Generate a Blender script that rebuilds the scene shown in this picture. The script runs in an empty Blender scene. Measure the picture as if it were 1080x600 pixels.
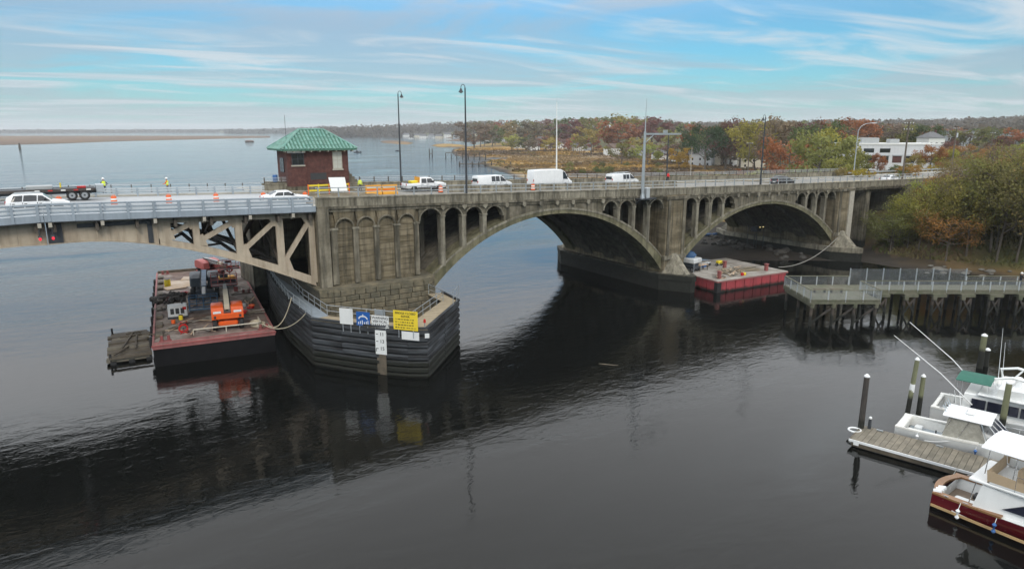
import bpy, bmesh, math, random
import numpy as np
from mathutils import Vector, Matrix
R_ = math.radians
random.seed(7); RNG = np.random.default_rng(7)
SC = bpy.context.scene
COL = SC.collection

# ---------------------------------------------------------------- camera
CAMZ = 22.0; PITCH = 12.756; YAW = 33.0
cam_d = bpy.data.cameras.new('camera'); cam = bpy.data.objects.new('camera', cam_d); COL.objects.link(cam)
cam.location = (-69.38, -67.9, CAMZ)
cam.rotation_euler = (R_(90 - PITCH), 0, R_(-YAW))
cam_d.sensor_fit = 'HORIZONTAL'; cam_d.sensor_width = 36; cam_d.lens = 24.0
cam_d.clip_start = 0.5; cam_d.clip_end = 30000
SC.camera = cam
# pixel -> place (1080x600 pixels of the photograph)
_F = 720.0
_r = np.array([math.cos(R_(YAW)), -math.sin(R_(YAW)), 0]); _f0 = np.array([math.sin(R_(YAW)), math.cos(R_(YAW)), 0])
_f = _f0 * math.cos(R_(PITCH)) + np.array([0, 0, -math.sin(R_(PITCH))]); _u = np.cross(_r, _f)
_C = np.array(cam.location)
def ray(x, y): return _f + _r * (x - 540) / _F - _u * (y - 300) / _F
def onZ(x, y, z=0.0):
    d = ray(x, y); return Vector(_C + d * ((z - _C[2]) / d[2]))
def onY(x, y, Y=0.0):
    d = ray(x, y); return Vector(_C + d * ((Y - _C[1]) / d[1]))
def atD(x, D):
    "ground position at horizontal distance D in the direction of pixel column x (near the horizon)"
    d = ray(x, 137.0); h = math.hypot(d[0], d[1]); return (_C[0] + d[0] / h * D, _C[1] + d[1] / h * D)
def ztop(x, y, D):
    d = ray(x, y); h = math.hypot(d[0], d[1]); return _C[2] + d[2] / h * D

# ---------------------------------------------------------------- sky, sun, exposure
SUN_EL, SUN_AZ = 38.0, 205.0      # azimuth of the sun, measured from +Y towards +X
w = bpy.data.worlds.new('World'); SC.world = w; w.use_nodes = True
nt = w.node_tree; nt.nodes.clear()
def N(t, **k):
    n = nt.nodes.new(t)
    for a, b in k.items(): setattr(n, a, b)
    return n
out = N('ShaderNodeOutputWorld'); bg = N('ShaderNodeBackground'); bg.inputs['Strength'].default_value = 0.10
nt.links.new(bg.outputs[0], out.inputs[0])
sky = N('ShaderNodeTexSky', sky_type='NISHITA', sun_disc=False, sun_elevation=R_(SUN_EL), sun_rotation=R_(SUN_AZ), altitude=0, air_density=1.2, dust_density=0.6, ozone_density=2.5)
tint = N('ShaderNodeMix', data_type='RGBA', blend_type='MULTIPLY'); tint.inputs[0].default_value = 1.0
nt.links.new(sky.outputs[0], tint.inputs[6]); tint.inputs[7].default_value = (0.25, 0.62, 0.83, 1)
tc = N('ShaderNodeTexCoord'); sep = N('ShaderNodeSeparateXYZ'); nt.links.new(tc.outputs['Generated'], sep.inputs[0])
def M(op, a, b=None, c=None):
    n = N('ShaderNodeMath', operation=op)
    for i, v in enumerate((a, b, c)):
        if v is None: continue
        if isinstance(v, (int, float)): n.inputs[i].default_value = v
        else: nt.links.new(v, n.inputs[i])
    return n.outputs[0]
zc = M('MAXIMUM', sep.outputs[2], 0.0)
den = M('ADD', zc, 0.045)
px_ = M('DIVIDE', sep.outputs[0], den); py_ = M('DIVIDE', sep.outputs[1], den)
comb = N('ShaderNodeCombineXYZ'); nt.links.new(px_, comb.inputs[0]); nt.links.new(py_, comb.inputs[1])
mp = N('ShaderNodeMapping'); nt.links.new(comb.outputs[0], mp.inputs[0])
mp.inputs['Rotation'].default_value = (0, 0, R_(YAW + 8)); mp.inputs['Scale'].default_value = (0.34, 0.40, 1.0)
def noise(vec, scale, detail, rough, dist=0.0, off=0.0):
    n = N('ShaderNodeTexNoise'); n.noise_dimensions = '3D'
    n.inputs['Scale'].default_value = scale; n.inputs['Detail'].default_value = detail
    n.inputs['Roughness'].default_value = rough; n.inputs['Distortion'].default_value = dist
    m2 = N('ShaderNodeMapping'); m2.inputs['Location'].default_value = (off, off * .7, off * 1.3)
    nt.links.new(vec, m2.inputs[0]); nt.links.new(m2.outputs[0], n.inputs['Vector']); return n.outputs[0]
def ramp(v, a, b):
    n = N('ShaderNodeMapRange', interpolation_type='SMOOTHSTEP'); nt.links.new(v, n.inputs[0])
    n.inputs[1].default_value = a; n.inputs[2].default_value = b; return n.outputs[0]
c1 = ramp(noise(mp.outputs[0], .95, 8, .58, .8, 5.3), .38, .58)          # broad grey sheets
mp2 = N('ShaderNodeMapping'); nt.links.new(comb.outputs[0], mp2.inputs[0])
mp2.inputs['Rotation'].default_value = (0, 0, R_(YAW + 2)); mp2.inputs['Scale'].default_value = (0.30, 0.85, 1.0)
c2 = ramp(noise(mp2.outputs[0], 1.2, 7, .56, .9, 9.4), .46, .70)           # thin bright streaks
hz = M('POWER', M('SUBTRACT', 1.0, M('MINIMUM', zc, 1.0)), 22.0)           # milky horizon
def mix(fac, a, b):
    n = N('ShaderNodeMix', data_type='RGBA')
    if isinstance(fac, float): n.inputs[0].default_value = fac
    else: nt.links.new(fac, n.inputs[0])
    for i, v in ((6, a), (7, b)):
        if isinstance(v, tuple): n.inputs[i].default_value = v
        else: nt.links.new(v, n.inputs[i])
    return n.outputs[2]
CLOUD = (3.15, 3.4, 3.95, 1); STREAK = (4.9, 5.3, 5.6, 1); HOR = (4.0, 4.45, 4.9, 1); DECK = (3.9, 3.95, 4.0, 1)
up_ = ramp(zc, .09, .27)                      # the deck closes overhead, as the flat grey light shows
c1 = M('MAXIMUM', c1, M('MULTIPLY', up_, 1.0))
s = mix(M('MULTIPLY', c1, M('MULTIPLY_ADD', up_, .40, .56)), tint.outputs[2], mix(up_, CLOUD, DECK))
s = mix(M('MULTIPLY', c2, 0.80), s, STREAK)
s = mix(M('MULTIPLY', hz, 0.60), s, HOR)
lum = M('MULTIPLY_ADD', ramp(zc, .13, .32), 1.45, .90)          # overcast sky is brighter towards the zenith
vm = N('ShaderNodeVectorMath', operation='SCALE'); nt.links.new(s, vm.inputs[0]); nt.links.new(lum, vm.inputs['Scale']); s = vm.outputs[0]
nt.links.new(s, bg.inputs['Color'])
sun_d = bpy.data.lights.new('sun', 'SUN'); sun_d.energy = 0.8; sun_d.angle = R_(14); sun_d.color = (1, .93, .82)
sun = bpy.data.objects.new('sun', sun_d); COL.objects.link(sun)
_sd = Vector((math.sin(R_(SUN_AZ)) * math.cos(R_(SUN_EL)), math.cos(R_(SUN_AZ)) * math.cos(R_(SUN_EL)), math.sin(R_(SUN_EL))))
sun.rotation_euler = _sd.to_track_quat('Z', 'Y').to_euler()
VS = SC.view_settings; VS.view_transform = 'Standard'; VS.look = 'None'; VS.gamma = 1.0; VS.exposure = 0.65; VS.use_curve_mapping = False
SC.render.engine = 'CYCLES'
SC.cycles.use_denoising = True
SC.cycles.max_bounces = 6; SC.cycles.diffuse_bounces = 2; SC.cycles.glossy_bounces = 3; SC.cycles.transmission_bounces = 4; SC.cycles.transparent_max_bounces = 8
SC.cycles.volume_bounces = 1; SC.cycles.caustics_reflective = False; SC.cycles.caustics_refractive = False

# ---------------------------------------------------------------- materials
MATS = {}
def mat(name, col, rough=.7, metal=0.0, var=.25, vscale=2.0, col2=None, stretch=(1, 1, 1), bump=.0, bscale=8.0, spec=.5, tide=None, objcol=False, dirt=0.0, dirt_col=(.05, .045, .035), trans=0.0, attr=None, world=False):
    """procedural material: base colour broken up by noise, optional second colour in patches, optional dirt streaks, tide mark and bump"""
    m = bpy.data.materials.new(name); m.use_nodes = True; MATS[name] = m
    t = m.node_tree; L = t.links.new; b = t.nodes['Principled BSDF']
    b.inputs['Roughness'].default_value = rough; b.inputs['Metallic'].default_value = metal; b.inputs['Specular IOR Level'].default_value = spec
    def nd(ty, **k):
        n = t.nodes.new(ty)
        for a, v in k.items(): setattr(n, a, v)
        return n
    if world:
        geo = nd('ShaderNodeNewGeometry'); src = geo.outputs['Position']
    else:
        tcn = nd('ShaderNodeTexCoord'); src = tcn.outputs['Object']
    mpn = nd('ShaderNodeMapping'); mpn.inputs['Scale'].default_value = stretch; L(src, mpn.inputs[0])
    oi = nd('ShaderNodeObjectInfo')
    def noi(sc, det=5, ro=.6, seed=0.0):
        n = nd('ShaderNodeTexNoise'); n.noise_dimensions = '4D'; n.inputs['Scale'].default_value = sc; n.inputs['Detail'].default_value = det; n.inputs['Roughness'].default_value = ro
        L(mpn.outputs[0], n.inputs['Vector'])
        mm = nd('ShaderNodeMath', operation='MULTIPLY_ADD'); L(oi.outputs['Random'], mm.inputs[0]); mm.inputs[1].default_value = 9.0; mm.inputs[2].default_value = seed
        L(mm.outputs[0], n.inputs['W']); return n.outputs[0]
    def mixc(f, a, c, bt='MIX'):
        n = nd('ShaderNodeMix', data_type='RGBA', blend_type=bt)
        if isinstance(f, float): n.inputs[0].default_value = f
        else: L(f, n.inputs[0])
        for i, v in ((6, a), (7, c)):
            if isinstance(v, tuple): n.inputs[i].default_value = v if len(v) == 4 else (*v, 1)
            else: L(v, n.inputs[i])
        return n.outputs[2]
    def rng(v, a, bb, c=0.0, d=1.0):
        n = nd('ShaderNodeMapRange'); L(v, n.inputs[0]); n.inputs[1].default_value = a; n.inputs[2].default_value = bb; n.inputs[3].default_value = c; n.inputs[4].default_value = d; return n.outputs[0]
    c = oi.outputs['Color'] if objcol else tuple(col)
    if attr:
        an = nd('ShaderNodeAttribute'); an.attribute_name = attr; c = an.outputs['Color']
    if col2: c = mixc(rng(noi(vscale * .6, 6, .65, 3.0), .42, .60), c, tuple(col2))
    if var > 0:
        v = rng(noi(vscale, 6, .65), .25, .75, 1 - var, 1 + var)
        cc = nd('ShaderNodeCombineColor'); [L(v, cc.inputs[i]) for i in range(3)]
        c = mixc(1.0, c, cc.outputs[0], 'MULTIPLY')
    if dirt > 0:
        ms = nd('ShaderNodeMapping'); ms.inputs['Scale'].default_value = (1.6, 1.6, .16); L(src, ms.inputs[0])
        n = nd('ShaderNodeTexNoise'); n.inputs['Scale'].default_value = 1.1; n.inputs['Detail'].default_value = 6; n.inputs['Roughness'].default_value = .65; L(ms.outputs[0], n.inputs['Vector'])
        f = rng(n.outputs[0], .43, .66, 0, dirt); c = mixc(f, c, tuple(dirt_col))
    if tide:
        g = nd('ShaderNodeNewGeometry'); sp = nd('ShaderNodeSeparateXYZ'); L(g.outputs['Position'], sp.inputs[0])
        nn = noi(1.2, 4, .6, 5.0); ad = nd('ShaderNodeMath', operation='MULTIPLY_ADD'); L(nn, ad.inputs[0]); ad.inputs[1].default_value = -.9; L(sp.outputs[2], ad.inputs[2])
        f = rng(ad.outputs[0], tide - .55, tide - .15, 1, 0); c = mixc(f, c, (.014, .015, .011))
    if not isinstance(c, tuple): L(c, b.inputs['Base Color'])
    else: b.inputs['Base Color'].default_value = (*c[:3], 1)
    if bump > 0:
        bn = nd('ShaderNodeBump'); bn.inputs['Strength'].default_value = 1.0; bn.inputs['Distance'].default_value = bump
        L(noi(bscale, 6, .65, 7.0), bn.inputs['Height']); L(bn.outputs[0], b.inputs['Normal'])
    rv = rng(noi(vscale * 1.7, 4, .6, 1.0), .3, .7, max(.02, rough - .12), min(1, rough + .12)); L(rv, b.inputs['Roughness'])
    if trans > 0:
        tr = nd('ShaderNodeBsdfTranslucent'); mx = nd('ShaderNodeMixShader'); mx.inputs[0].default_value = trans
        if not isinstance(c, tuple): L(c, tr.inputs[0])
        o = t.nodes['Material Output']; L(b.outputs[0], mx.inputs[1]); L(tr.outputs[0], mx.inputs[2]); L(mx.outputs[0], o.inputs[0])
    return m
mat('concrete', (.215, .19, .142), .88, var=.4, vscale=.8, col2=(.115, .10, .068), dirt=.9, dirt_col=(.035, .032, .022), bump=.03, bscale=5, tide=2.3)
mat('concrete_pale', (.29, .265, .205), .88, var=.35, vscale=1.0, col2=(.19, .17, .125), dirt=.8, dirt_col=(.05, .045, .033), bump=.02, bscale=6)
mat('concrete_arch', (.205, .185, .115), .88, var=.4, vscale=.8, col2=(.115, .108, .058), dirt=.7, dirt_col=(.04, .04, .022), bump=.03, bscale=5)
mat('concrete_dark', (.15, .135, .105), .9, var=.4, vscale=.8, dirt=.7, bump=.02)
mat('concrete_wall', (.23, .19, .125), .9, var=.4, vscale=.8, col2=(.13, .105, .062), stretch=(.5, .5, 1.8), dirt=.8, dirt_col=(.04, .034, .022), bump=.04, bscale=4)
mat('stone', (.185, .155, .10), .9, var=.45, vscale=1.3, col2=(.11, .10, .07), dirt=.45, dirt_col=(.04, .04, .025), bump=.05, bscale=5, tide=1.6)
mat('stone_joint', (.09, .08, .06), .9, var=.3, tide=1.6)
mat('asphalt', (.215, .205, .185), .9, var=.2, vscale=.7, bump=.006, bscale=30)
mat('asphalt_dark', (.075, .075, .075), .9, var=.2, vscale=.7)
mat('grid_steel', (.40, .41, .42), .6, metal=.2, var=.15, vscale=1.5)
mat('sidewalk', (.38, .36, .31), .88, var=.25, vscale=1.0)
mat('road_paint', (.7, .69, .62), .7, var=.2, vscale=3)
mat('road_yellow', (.6, .42, .07), .7, var=.2, vscale=3)
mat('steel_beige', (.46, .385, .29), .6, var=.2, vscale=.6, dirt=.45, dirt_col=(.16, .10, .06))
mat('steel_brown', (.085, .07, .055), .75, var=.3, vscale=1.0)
mat('steel_grey', (.33, .38, .43), .45, metal=.2, var=.12, vscale=1.0, dirt=.15)
mat('steel_light', (.50, .53, .55), .45, metal=.3, var=.12, vscale=1.0)
mat('steel_dark', (.045, .05, .058), .55, metal=.2, var=.2)
mat('galv', (.42, .45, .47), .42, metal=.6, var=.15, vscale=3)
mat('brick', (.105, .042, .034), .88, var=.35, vscale=3.0, col2=(.075, .03, .026), bump=.012, bscale=20)
mat('stone_trim', (.40, .37, .31), .85, var=.2)
mat('roof_green', (.13, .285, .24), .7, var=.35, vscale=1.4, col2=(.19, .34, .29), dirt=.35, dirt_col=(.10, .15, .12))
mat('roof_green_dark', (.06, .17, .12), .6, var=.2)
mat('glass_dark', (.012, .015, .018), .06, var=0, spec=.8)
mat('glass_blind', (.48, .49, .44), .35, var=.1)
mat('white_paint', (.78, .79, .79), .4, var=.05, vscale=1.5)
mat('white_van', (.74, .75, .76), .25, var=.03, vscale=1.2, dirt=.05)
mat('silver_paint', (.62, .64, .66), .28, metal=.25, var=.04)
mat('black_paint', (.016, .017, .02), .2, var=.05)
mat('grey_paint', (.16, .175, .19), .25, metal=.3, var=.05)
mat('red_paint', (.35, .03, .025), .35, var=.1)
mat('rubber', (.017, .017, .018), .8, var=.2)
mat('rim', (.35, .36, .37), .35, metal=.6, var=.1)
mat('plastic_dark', (.03, .031, .033), .6, var=.15)
mat('light_red', (.45, .02, .02), .25, var=0)
mat('light_clear', (.7, .72, .72), .12, var=0)
mat('safety_orange', (.80, .13, .02), .5, var=.08)
mat('safety_white', (.75, .75, .72), .5, var=.05)
mat('safety_yellow', (.80, .62, .03), .5, var=.08)
mat('hivis', (.72, .85, .06), .75, var=.08)
mat('barrier_orange', (.70, .33, .03), .6, var=.12)
mat('timber_dark', (.017, .0175, .019), .75, var=.5, vscale=1.0, stretch=(.35, .35, 4), col2=(.060, .066, .074), tide=1.3, spec=.35)
mat('timber_tan', (.30, .245, .165), .85, var=.25, vscale=1.4)
mat('timber_grey', (.20, .175, .135), .88, var=.3, vscale=1.1, stretch=(1, 1, 1), col2=(.14, .125, .095), bump=.008, bscale=18)
mat('timber_wet', (.085, .07, .05), .8, var=.4, vscale=1.3, col2=(.13, .105, .075))
mat('timber_green', (.135, .128, .092), .85, var=.25, vscale=1.4, col2=(.10, .105, .066))
mat('pile_black', (.02, .02, .021), .7, var=.4, vscale=1.5)
mat('pile_green', (.155, .16, .09), .85, var=.35, vscale=1.8, stretch=(1, 1, .4), tide=1.7)
mat('pile_creosote', (.045, .04, .036), .8, var=.4, vscale=1.6, stretch=(1, 1, .4), tide=1.2, col2=(.09, .07, .055))
mat('hull_redbrown', (.28, .075, .07), .65, var=.25, vscale=.9, dirt=.45, dirt_col=(.09, .045, .04), tide=.55)
mat('hull_red', (.37, .055, .065), .6, var=.22, vscale=.9, dirt=.4, dirt_col=(.10, .04, .04), tide=.2)
mat('hull_pink', (.33, .12, .115), .7, var=.25, vscale=1.2, dirt=.4, dirt_col=(.12, .07, .06))
mat('hull_black', (.010, .010, .011), .95, var=.35, vscale=1.0, spec=.12)
mat('barge_deck', (.17, .105, .08), .85, var=.5, vscale=.45, col2=(.33, .29, .26), dirt=.5, dirt_col=(.05, .04, .035), bump=.012)
mat('barge_deck_pale', (.36, .335, .30), .9, var=.35, vscale=.6, col2=(.25, .22, .19))
mat('plywood', (.50, .36, .24), .85, var=.2, vscale=.8, col2=(.55, .45, .36))
mat('rubble', (.06, .05, .045), .95, var=.5, vscale=2)
mat('pipe_cream', (.52, .47, .38), .6, var=.15)
mat('lift_orange', (.72, .105, .015), .4, var=.1, vscale=1.5)
mat('lift_red', (.44, .11, .10), .45, var=.12, vscale=1.5)
mat('lift_blue', (.045, .12, .22), .5, var=.15)
mat('lift_slate', (.06, .07, .085), .5, var=.15)
mat('boom_cream', (.55, .50, .38), .5, var=.1)
mat('boom_grey', (.36, .37, .37), .45, metal=.2, var=.1)
mat('gen_white', (.62, .63, .63), .5, var=.12, dirt=.2)
mat('rope', (.52, .46, .34), .9, var=.2, vscale=6)
mat('rope_dark', (.26, .25, .22), .9, var=.2)
mat('blue_plastic', (.03, .12, .33), .5, var=.1)
mat('blue_tarp', (.035, .10, .22), .6, var=.15)
mat('gelcoat', (.74, .75, .74), .22, var=.05, vscale=1.0, dirt=.06)
mat('gelcoat_cream', (.72, .71, .67), .3, var=.06, vscale=1.0)
mat('nonskid', (.60, .62, .62), .6, var=.08)
mat('cockpit_grey', (.34, .38, .41), .6, var=.1)
mat('hull_maroon', (.14, .010, .018), .18, var=.06)
mat('stripe_tan', (.50, .34, .17), .4, var=.05)
mat('varnish', (.24, .12, .05), .35, var=.2, vscale=2)
mat('teak', (.20, .15, .11), .8, var=.25, vscale=2)
mat('canvas_white', (.78, .79, .80), .7, var=.04)
mat('canvas_green', (.022, .12, .085), .8, var=.1)
mat('canvas_tan', (.45, .34, .22), .8, var=.1)
mat('window_navy', (.010, .012, .026), .12, var=0)
mat('glass_curtain', (.30, .29, .25), .25, var=.35, vscale=2.5)
mat('chrome', (.65, .66, .67), .2, metal=.9, var=.05)
mat('skin', (.42, .25, .17), .6, var=.05)
mat('cloth_navy', (.02, .03, .07), .9, var=.1)
mat('cloth_grey', (.10, .10, .11), .9, var=.1)
mat('cloth_red', (.62, .03, .03), .85, var=.1)
mat('cloth_orange', (.70, .13, .02), .85, var=.1)
mat('cloth_black', (.015, .015, .017), .9, var=.1)
mat('hat_white', (.78, .78, .76), .4, var=0)
mat('hair', (.03, .02, .015), .8, var=0)
mat('sign_white', (.74, .75, .74), .5, var=.04, vscale=1.5, dirt=.12)
mat('sign_blue', (.015, .10, .36), .45, var=.06)
mat('sign_yellow', (.80, .60, .04), .45, var=.05)
mat('sign_black', (.015, .015, .016), .6, var=0)
mat('board_white', (.85, .86, .86), .5, var=.02)
mat('slate_board', (.035, .037, .04), .6, var=.1)
mat('bark', (.10, .085, .07), .9, var=.35, vscale=2.5)
mat('bark_grey', (.12, .10, .08), .9, var=.3, vscale=2.5)
mat('leaves', (.1, .1, .03), .75, var=.45, vscale=3.0, objcol=True, trans=.35, spec=.25)
mat('reeds', (.20, .13, .055), .9, var=.3, vscale=.3, attr='gcol', trans=.2, spec=.2, world=True)
mat('dry_grass', (.19, .15, .07), .9, var=.35, vscale=.3, col2=(.11, .12, .045), trans=.2, spec=.2, world=True)
mat('house_white', (.68, .68, .66), .7, var=.06)
mat('house_cream', (.55, .50, .40), .7, var=.06)
mat('house_grey', (.36, .38, .40), .7, var=.06)
mat('roof_grey', (.13, .13, .135), .85, var=.2)
mat('roof_brown', (.14, .10, .08), .85, var=.2)
mat('warehouse', (.60, .61, .63), .6, var=.06, dirt=.1)
mat('boulder', (.15, .14, .12), .9, var=.35, vscale=1.2, bump=.04, bscale=3)
mat('boulder_dark', (.07, .065, .058), .9, var=.4, vscale=1.2, bump=.04, bscale=3)

# ---------------------------------------------------------------- mesh helpers
class MB:
    def __init__(s): s.v = []; s.f = []
    def add(s, v, f):
        k = len(s.v); s.v += [tuple(p) for p in v]; s.f += [tuple(i + k for i in q) for q in f]; return s
    def box(s, lo, hi, bev=0):
        (a, b, c), (d, e, g) = lo, hi
        if bev <= 0:
            return s.add([(a, b, c), (d, b, c), (d, e, c), (a, e, c), (a, b, g), (d, b, g), (d, e, g), (a, e, g)],
                         [(0, 3, 2, 1), (4, 5, 6, 7), (0, 1, 5, 4), (1, 2, 6, 5), (2, 3, 7, 6), (3, 0, 4, 7)])
        pts = lambda x0, y0, x1, y1, k: [(x0 + k, y0), (x1 - k, y0), (x1, y0 + k), (x1, y1 - k), (x1 - k, y1), (x0 + k, y1), (x0, y1 - k), (x0, y0 + k)]
        rings = [[(x, y, z) for x, y in pts(a + i, b + i, d - i, e - i, bev)] for z, i in ((c, bev), (c + bev, 0), (g - bev, 0), (g, bev))]
        return s.loft(rings)
    def cbox(s, c, d, bev=0): return s.box([c[i] - d[i] / 2 for i in range(3)], [c[i] + d[i] / 2 for i in range(3)], bev)
    def loft(s, rings, cap=True, closed=True):
        n = len(rings[0]); v = [p for r in rings for p in r]; f = []
        for i in range(len(rings) - 1):
            for j in range(n if closed else n - 1):
                k = (j + 1) % n; f.append((i * n + j, i * n + k, (i + 1) * n + k, (i + 1) * n + j))
        if cap and closed:
            f.append(tuple(range(n - 1, -1, -1))); f.append(tuple((len(rings) - 1) * n + j for j in range(n)))
        return s.add(v, f)
    def cyl(s, p0, p1, r0, r1=None, n=8):
        r1 = r0 if r1 is None else r1; p0 = Vector(p0); p1 = Vector(p1); d = (p1 - p0)
        if d.length < 1e-6: return s
        q = d.to_track_quat('Z', 'Y')
        ring = lambda p, r: [p + q @ Vector((math.cos(2 * math.pi * i / n) * r, math.sin(2 * math.pi * i / n) * r, 0)) for i in range(n)]
        return s.loft([ring(p0, r0), ring(p1, r1)])
    def tube(s, pts, r, n=6):
        pts = [Vector(p) for p in pts]; rs = r if isinstance(r, (list, tuple)) else [r] * len(pts); rings = []
        for i, p in enumerate(pts):
            d = (pts[min(i + 1, len(pts) - 1)] - pts[max(i - 1, 0)]).normalized(); q = d.to_track_quat('Z', 'Y')
            rings.append([p + q @ Vector((math.cos(2 * math.pi * k / n) * rs[i], math.sin(2 * math.pi * k / n) * rs[i], 0)) for k in range(n)])
        return s.loft(rings)
    def bar(s, p0, p1, wd, ht, up=(0, 0, 1)):
        "rectangular bar between two points; wd across, ht along 'up'"
        p0 = Vector(p0); p1 = Vector(p1); d = (p1 - p0).normalized(); u = Vector(up); sd = d.cross(u)
        if sd.length < 1e-4: sd = d.cross(Vector((0, 1, 0)))
        sd.normalize(); u = sd.cross(d).normalized()
        q = lambda p: [p + sd * a * wd / 2 + u * b * ht / 2 for a, b in ((-1, -1), (1, -1), (1, 1), (-1, 1))]
        return s.loft([q(p0), q(p1)])
    def prism(s, poly, lo, hi, axis='y'):
        "extrude a 2-D polygon; axis y: poly is (x,z); axis z: (x,y); axis x: (y,z)"
        m = {'y': lambda a, b, t: (a, t, b), 'z': lambda a, b, t: (a, b, t), 'x': lambda a, b, t: (t, a, b)}[axis]
        return s.loft([[m(a, b, lo) for a, b in poly], [m(a, b, hi) for a, b in poly]])
    def sphere(s, c, r, nu=10, nv=6):
        r = r if isinstance(r, (tuple, list)) else (r, r, r); rings = []
        for j in range(nv + 1):
            a = -math.pi / 2 + math.pi * j / nv; k = max(math.cos(a), .02)
            rings.append([(c[0] + r[0] * k * math.cos(2 * math.pi * i / nu), c[1] + r[1] * k * math.sin(2 * math.pi * i / nu), c[2] + r[2] * math.sin(a)) for i in range(nu)])
        return s.loft(rings)
    def torus(s, c, R, r, axis='z', n=14, m=6):
        v, f = [], []
        for i in range(n):
            a = 2 * math.pi * i / n
            for j in range(m):
                b = 2 * math.pi * j / m; x, y, z = (R + r * math.cos(b)) * math.cos(a), (R + r * math.cos(b)) * math.sin(a), r * math.sin(b)
                p = {'z': (x, y, z), 'y': (x, z, y), 'x': (z, x, y)}[axis]; v.append((c[0] + p[0], c[1] + p[1], c[2] + p[2]))
                f.append((i * m + j, ((i + 1) % n) * m + j, ((i + 1) % n) * m + (j + 1) % m, i * m + (j + 1) % m))
        return s.add(v, f)
    def rock(s, c, r, seed=0):
        rr = random.Random(seed); rings = []
        for j in range(5):
            a = -math.pi / 2 + math.pi * (j + .15) / 4.3; k = max(math.cos(a), .05)
            rings.append([(c[0] + r[0] * k * math.cos(6.283 * i / 7) * rr.uniform(.75, 1.15), c[1] + r[1] * k * math.sin(6.283 * i / 7) * rr.uniform(.75, 1.15), c[2] + r[2] * math.sin(a) * rr.uniform(.85, 1.1)) for i in range(7)])
        return s.loft(rings)
    def xform(s, mtx, start=0):
        s.v[start:] = [tuple(mtx @ Vector(p)) for p in s.v[start:]]; return s
    def mesh(s, name):
        me = bpy.data.meshes.new(name); me.from_pydata(s.v, [], s.f); me.update()
        bm = bmesh.new(); bm.from_mesh(me); bmesh.ops.recalc_face_normals(bm, faces=bm.faces); bm.to_mesh(me); bm.free()
        return me
    def build(s, name, m, parent=None, smooth=False, loc=None, rz=None, **kw):
        me = s.mesh(name); me.materials.append(MATS[m])
        if smooth:
            me.polygons.foreach_set('use_smooth', [True] * len(me.polygons))
            try: me.set_sharp_from_angle(angle=R_(40))
            except Exception: pass
        o = bpy.data.objects.new(name, me); COL.objects.link(o)
        if parent: o.parent = parent
        if loc is not None: o.location = loc
        if rz is not None: o.rotation_euler.z = rz
        if kw: tag(o, **kw)
        return o
def tag(o, label=None, cat=None, group=None, kind=None):
    if label: o['label'] = label
    if cat: o['category'] = cat
    if group: o['group'] = group
    if kind: o['kind'] = kind
    return o
def thing(name, label, cat, loc=(0, 0, 0), rz=0.0, group=None):
    o = bpy.data.objects.new(name, None); COL.objects.link(o); o.location = loc; o.rotation_euler.z = rz; o.empty_display_size = .5
    return tag(o, label, cat, group)
def inst(name, me, parent=None, loc=None, rz=None, scale=None, color=None):
    o = bpy.data.objects.new(name, me); COL.objects.link(o)
    if parent: o.parent = parent
    if loc is not None: o.location = loc
    if rz is not None: o.rotation_euler.z = rz
    if scale is not None: o.scale = scale
    if color is not None: o.color = (*color, 1)
    return o
KIDS = {}
def kids(o): return [c for c in bpy.data.objects if c.parent == o]
def copy_tree(o, parent=None, loc=None, rz=None, label=None):
    c = o.copy(); COL.objects.link(c); c.parent = parent
    if loc is not None: c.location = loc
    if rz is not None: c.rotation_euler.z = rz
    if label: c['label'] = label
    for ch in kids(o): copy_tree(ch, c)
    return c
def text_obj(name, txt, size, m, parent, loc, rot, depth=.004, align='CENTER'):
    cu = bpy.data.curves.new(name, 'FONT'); cu.body = txt; cu.size = size; cu.align_x = align; cu.align_y = 'CENTER'; cu.extrude = depth; cu.space_line = .9; cu.offset = size * .012
    o = bpy.data.objects.new(name, cu); COL.objects.link(o)
    dg = bpy.context.evaluated_depsgraph_get(); me = bpy.data.meshes.new_from_object(o.evaluated_get(dg)); bpy.data.objects.remove(o)
    me.materials.clear(); me.materials.append(MATS[m]); o = bpy.data.objects.new(name, me); COL.objects.link(o); o.parent = parent; o.location = loc; o.rotation_euler = rot
    return o
def smooth(x): x = np.clip(x, 0, 1); return x * x * (3 - 2 * x)
# ================================================================ ground, water, road
def zr(X):
    "height of the roadway along the bridge and its approach"
    return float(np.interp(X, [-120, -71, -55, -48, 3.7, 45, 75, 110, 200, 500], [13.9, 14.95, 14.52, 14.35, 13.05, 12.2, 11.8, 11.5, 11.0, 10.5]))
def zq(X): return zr(X) + .52      # reference line of the parapets and cornices
W_ = 22.0     # out-to-out width of the bridge
def P2(q, z=0.1): v = onZ(q[0], q[1], z); return (v.x, v.y)
EAST = [(66, -2000), (62, -400), (52, -60), (46, -27), (48.5, -21), (43.5, -12.4), (43, -3.5), (36, 1.9), (30, 5.5), (24, 9.5), (20, 16), (22, 28), (32, 46), (58, 80), (85, 130), (104, 186), (118, 224), (139, 271), (165, 337), (196, 372), (228, 388), (222, 420), (211, 450), (235, 500), (267, 567), (310, 640), (377, 734), (470, 850), (593, 1016), (700, 1250), (805, 1554), (950, 2090), (1100, 2900), (1290, 3984), (1400, 5000), (900, 5900), (0, 6300), (-2500, 6500), (-9000, 6500), (-9000, 9500), (9500, 9500), (9500, -2000)]
LMARSH = [P2(q) for q in [(-300, 157), (0, 153), (60, 151.6), (130, 149), (230, 146.6), (285, 145.4), (285, 143.6), (150, 143.4), (0, 143.6), (-300, 144)]]
ISL1 = [P2(q) for q in [(400, 149), (404, 151), (418, 152), (432, 152.3), (437, 151), (428, 149), (410, 148.2)]]
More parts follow.
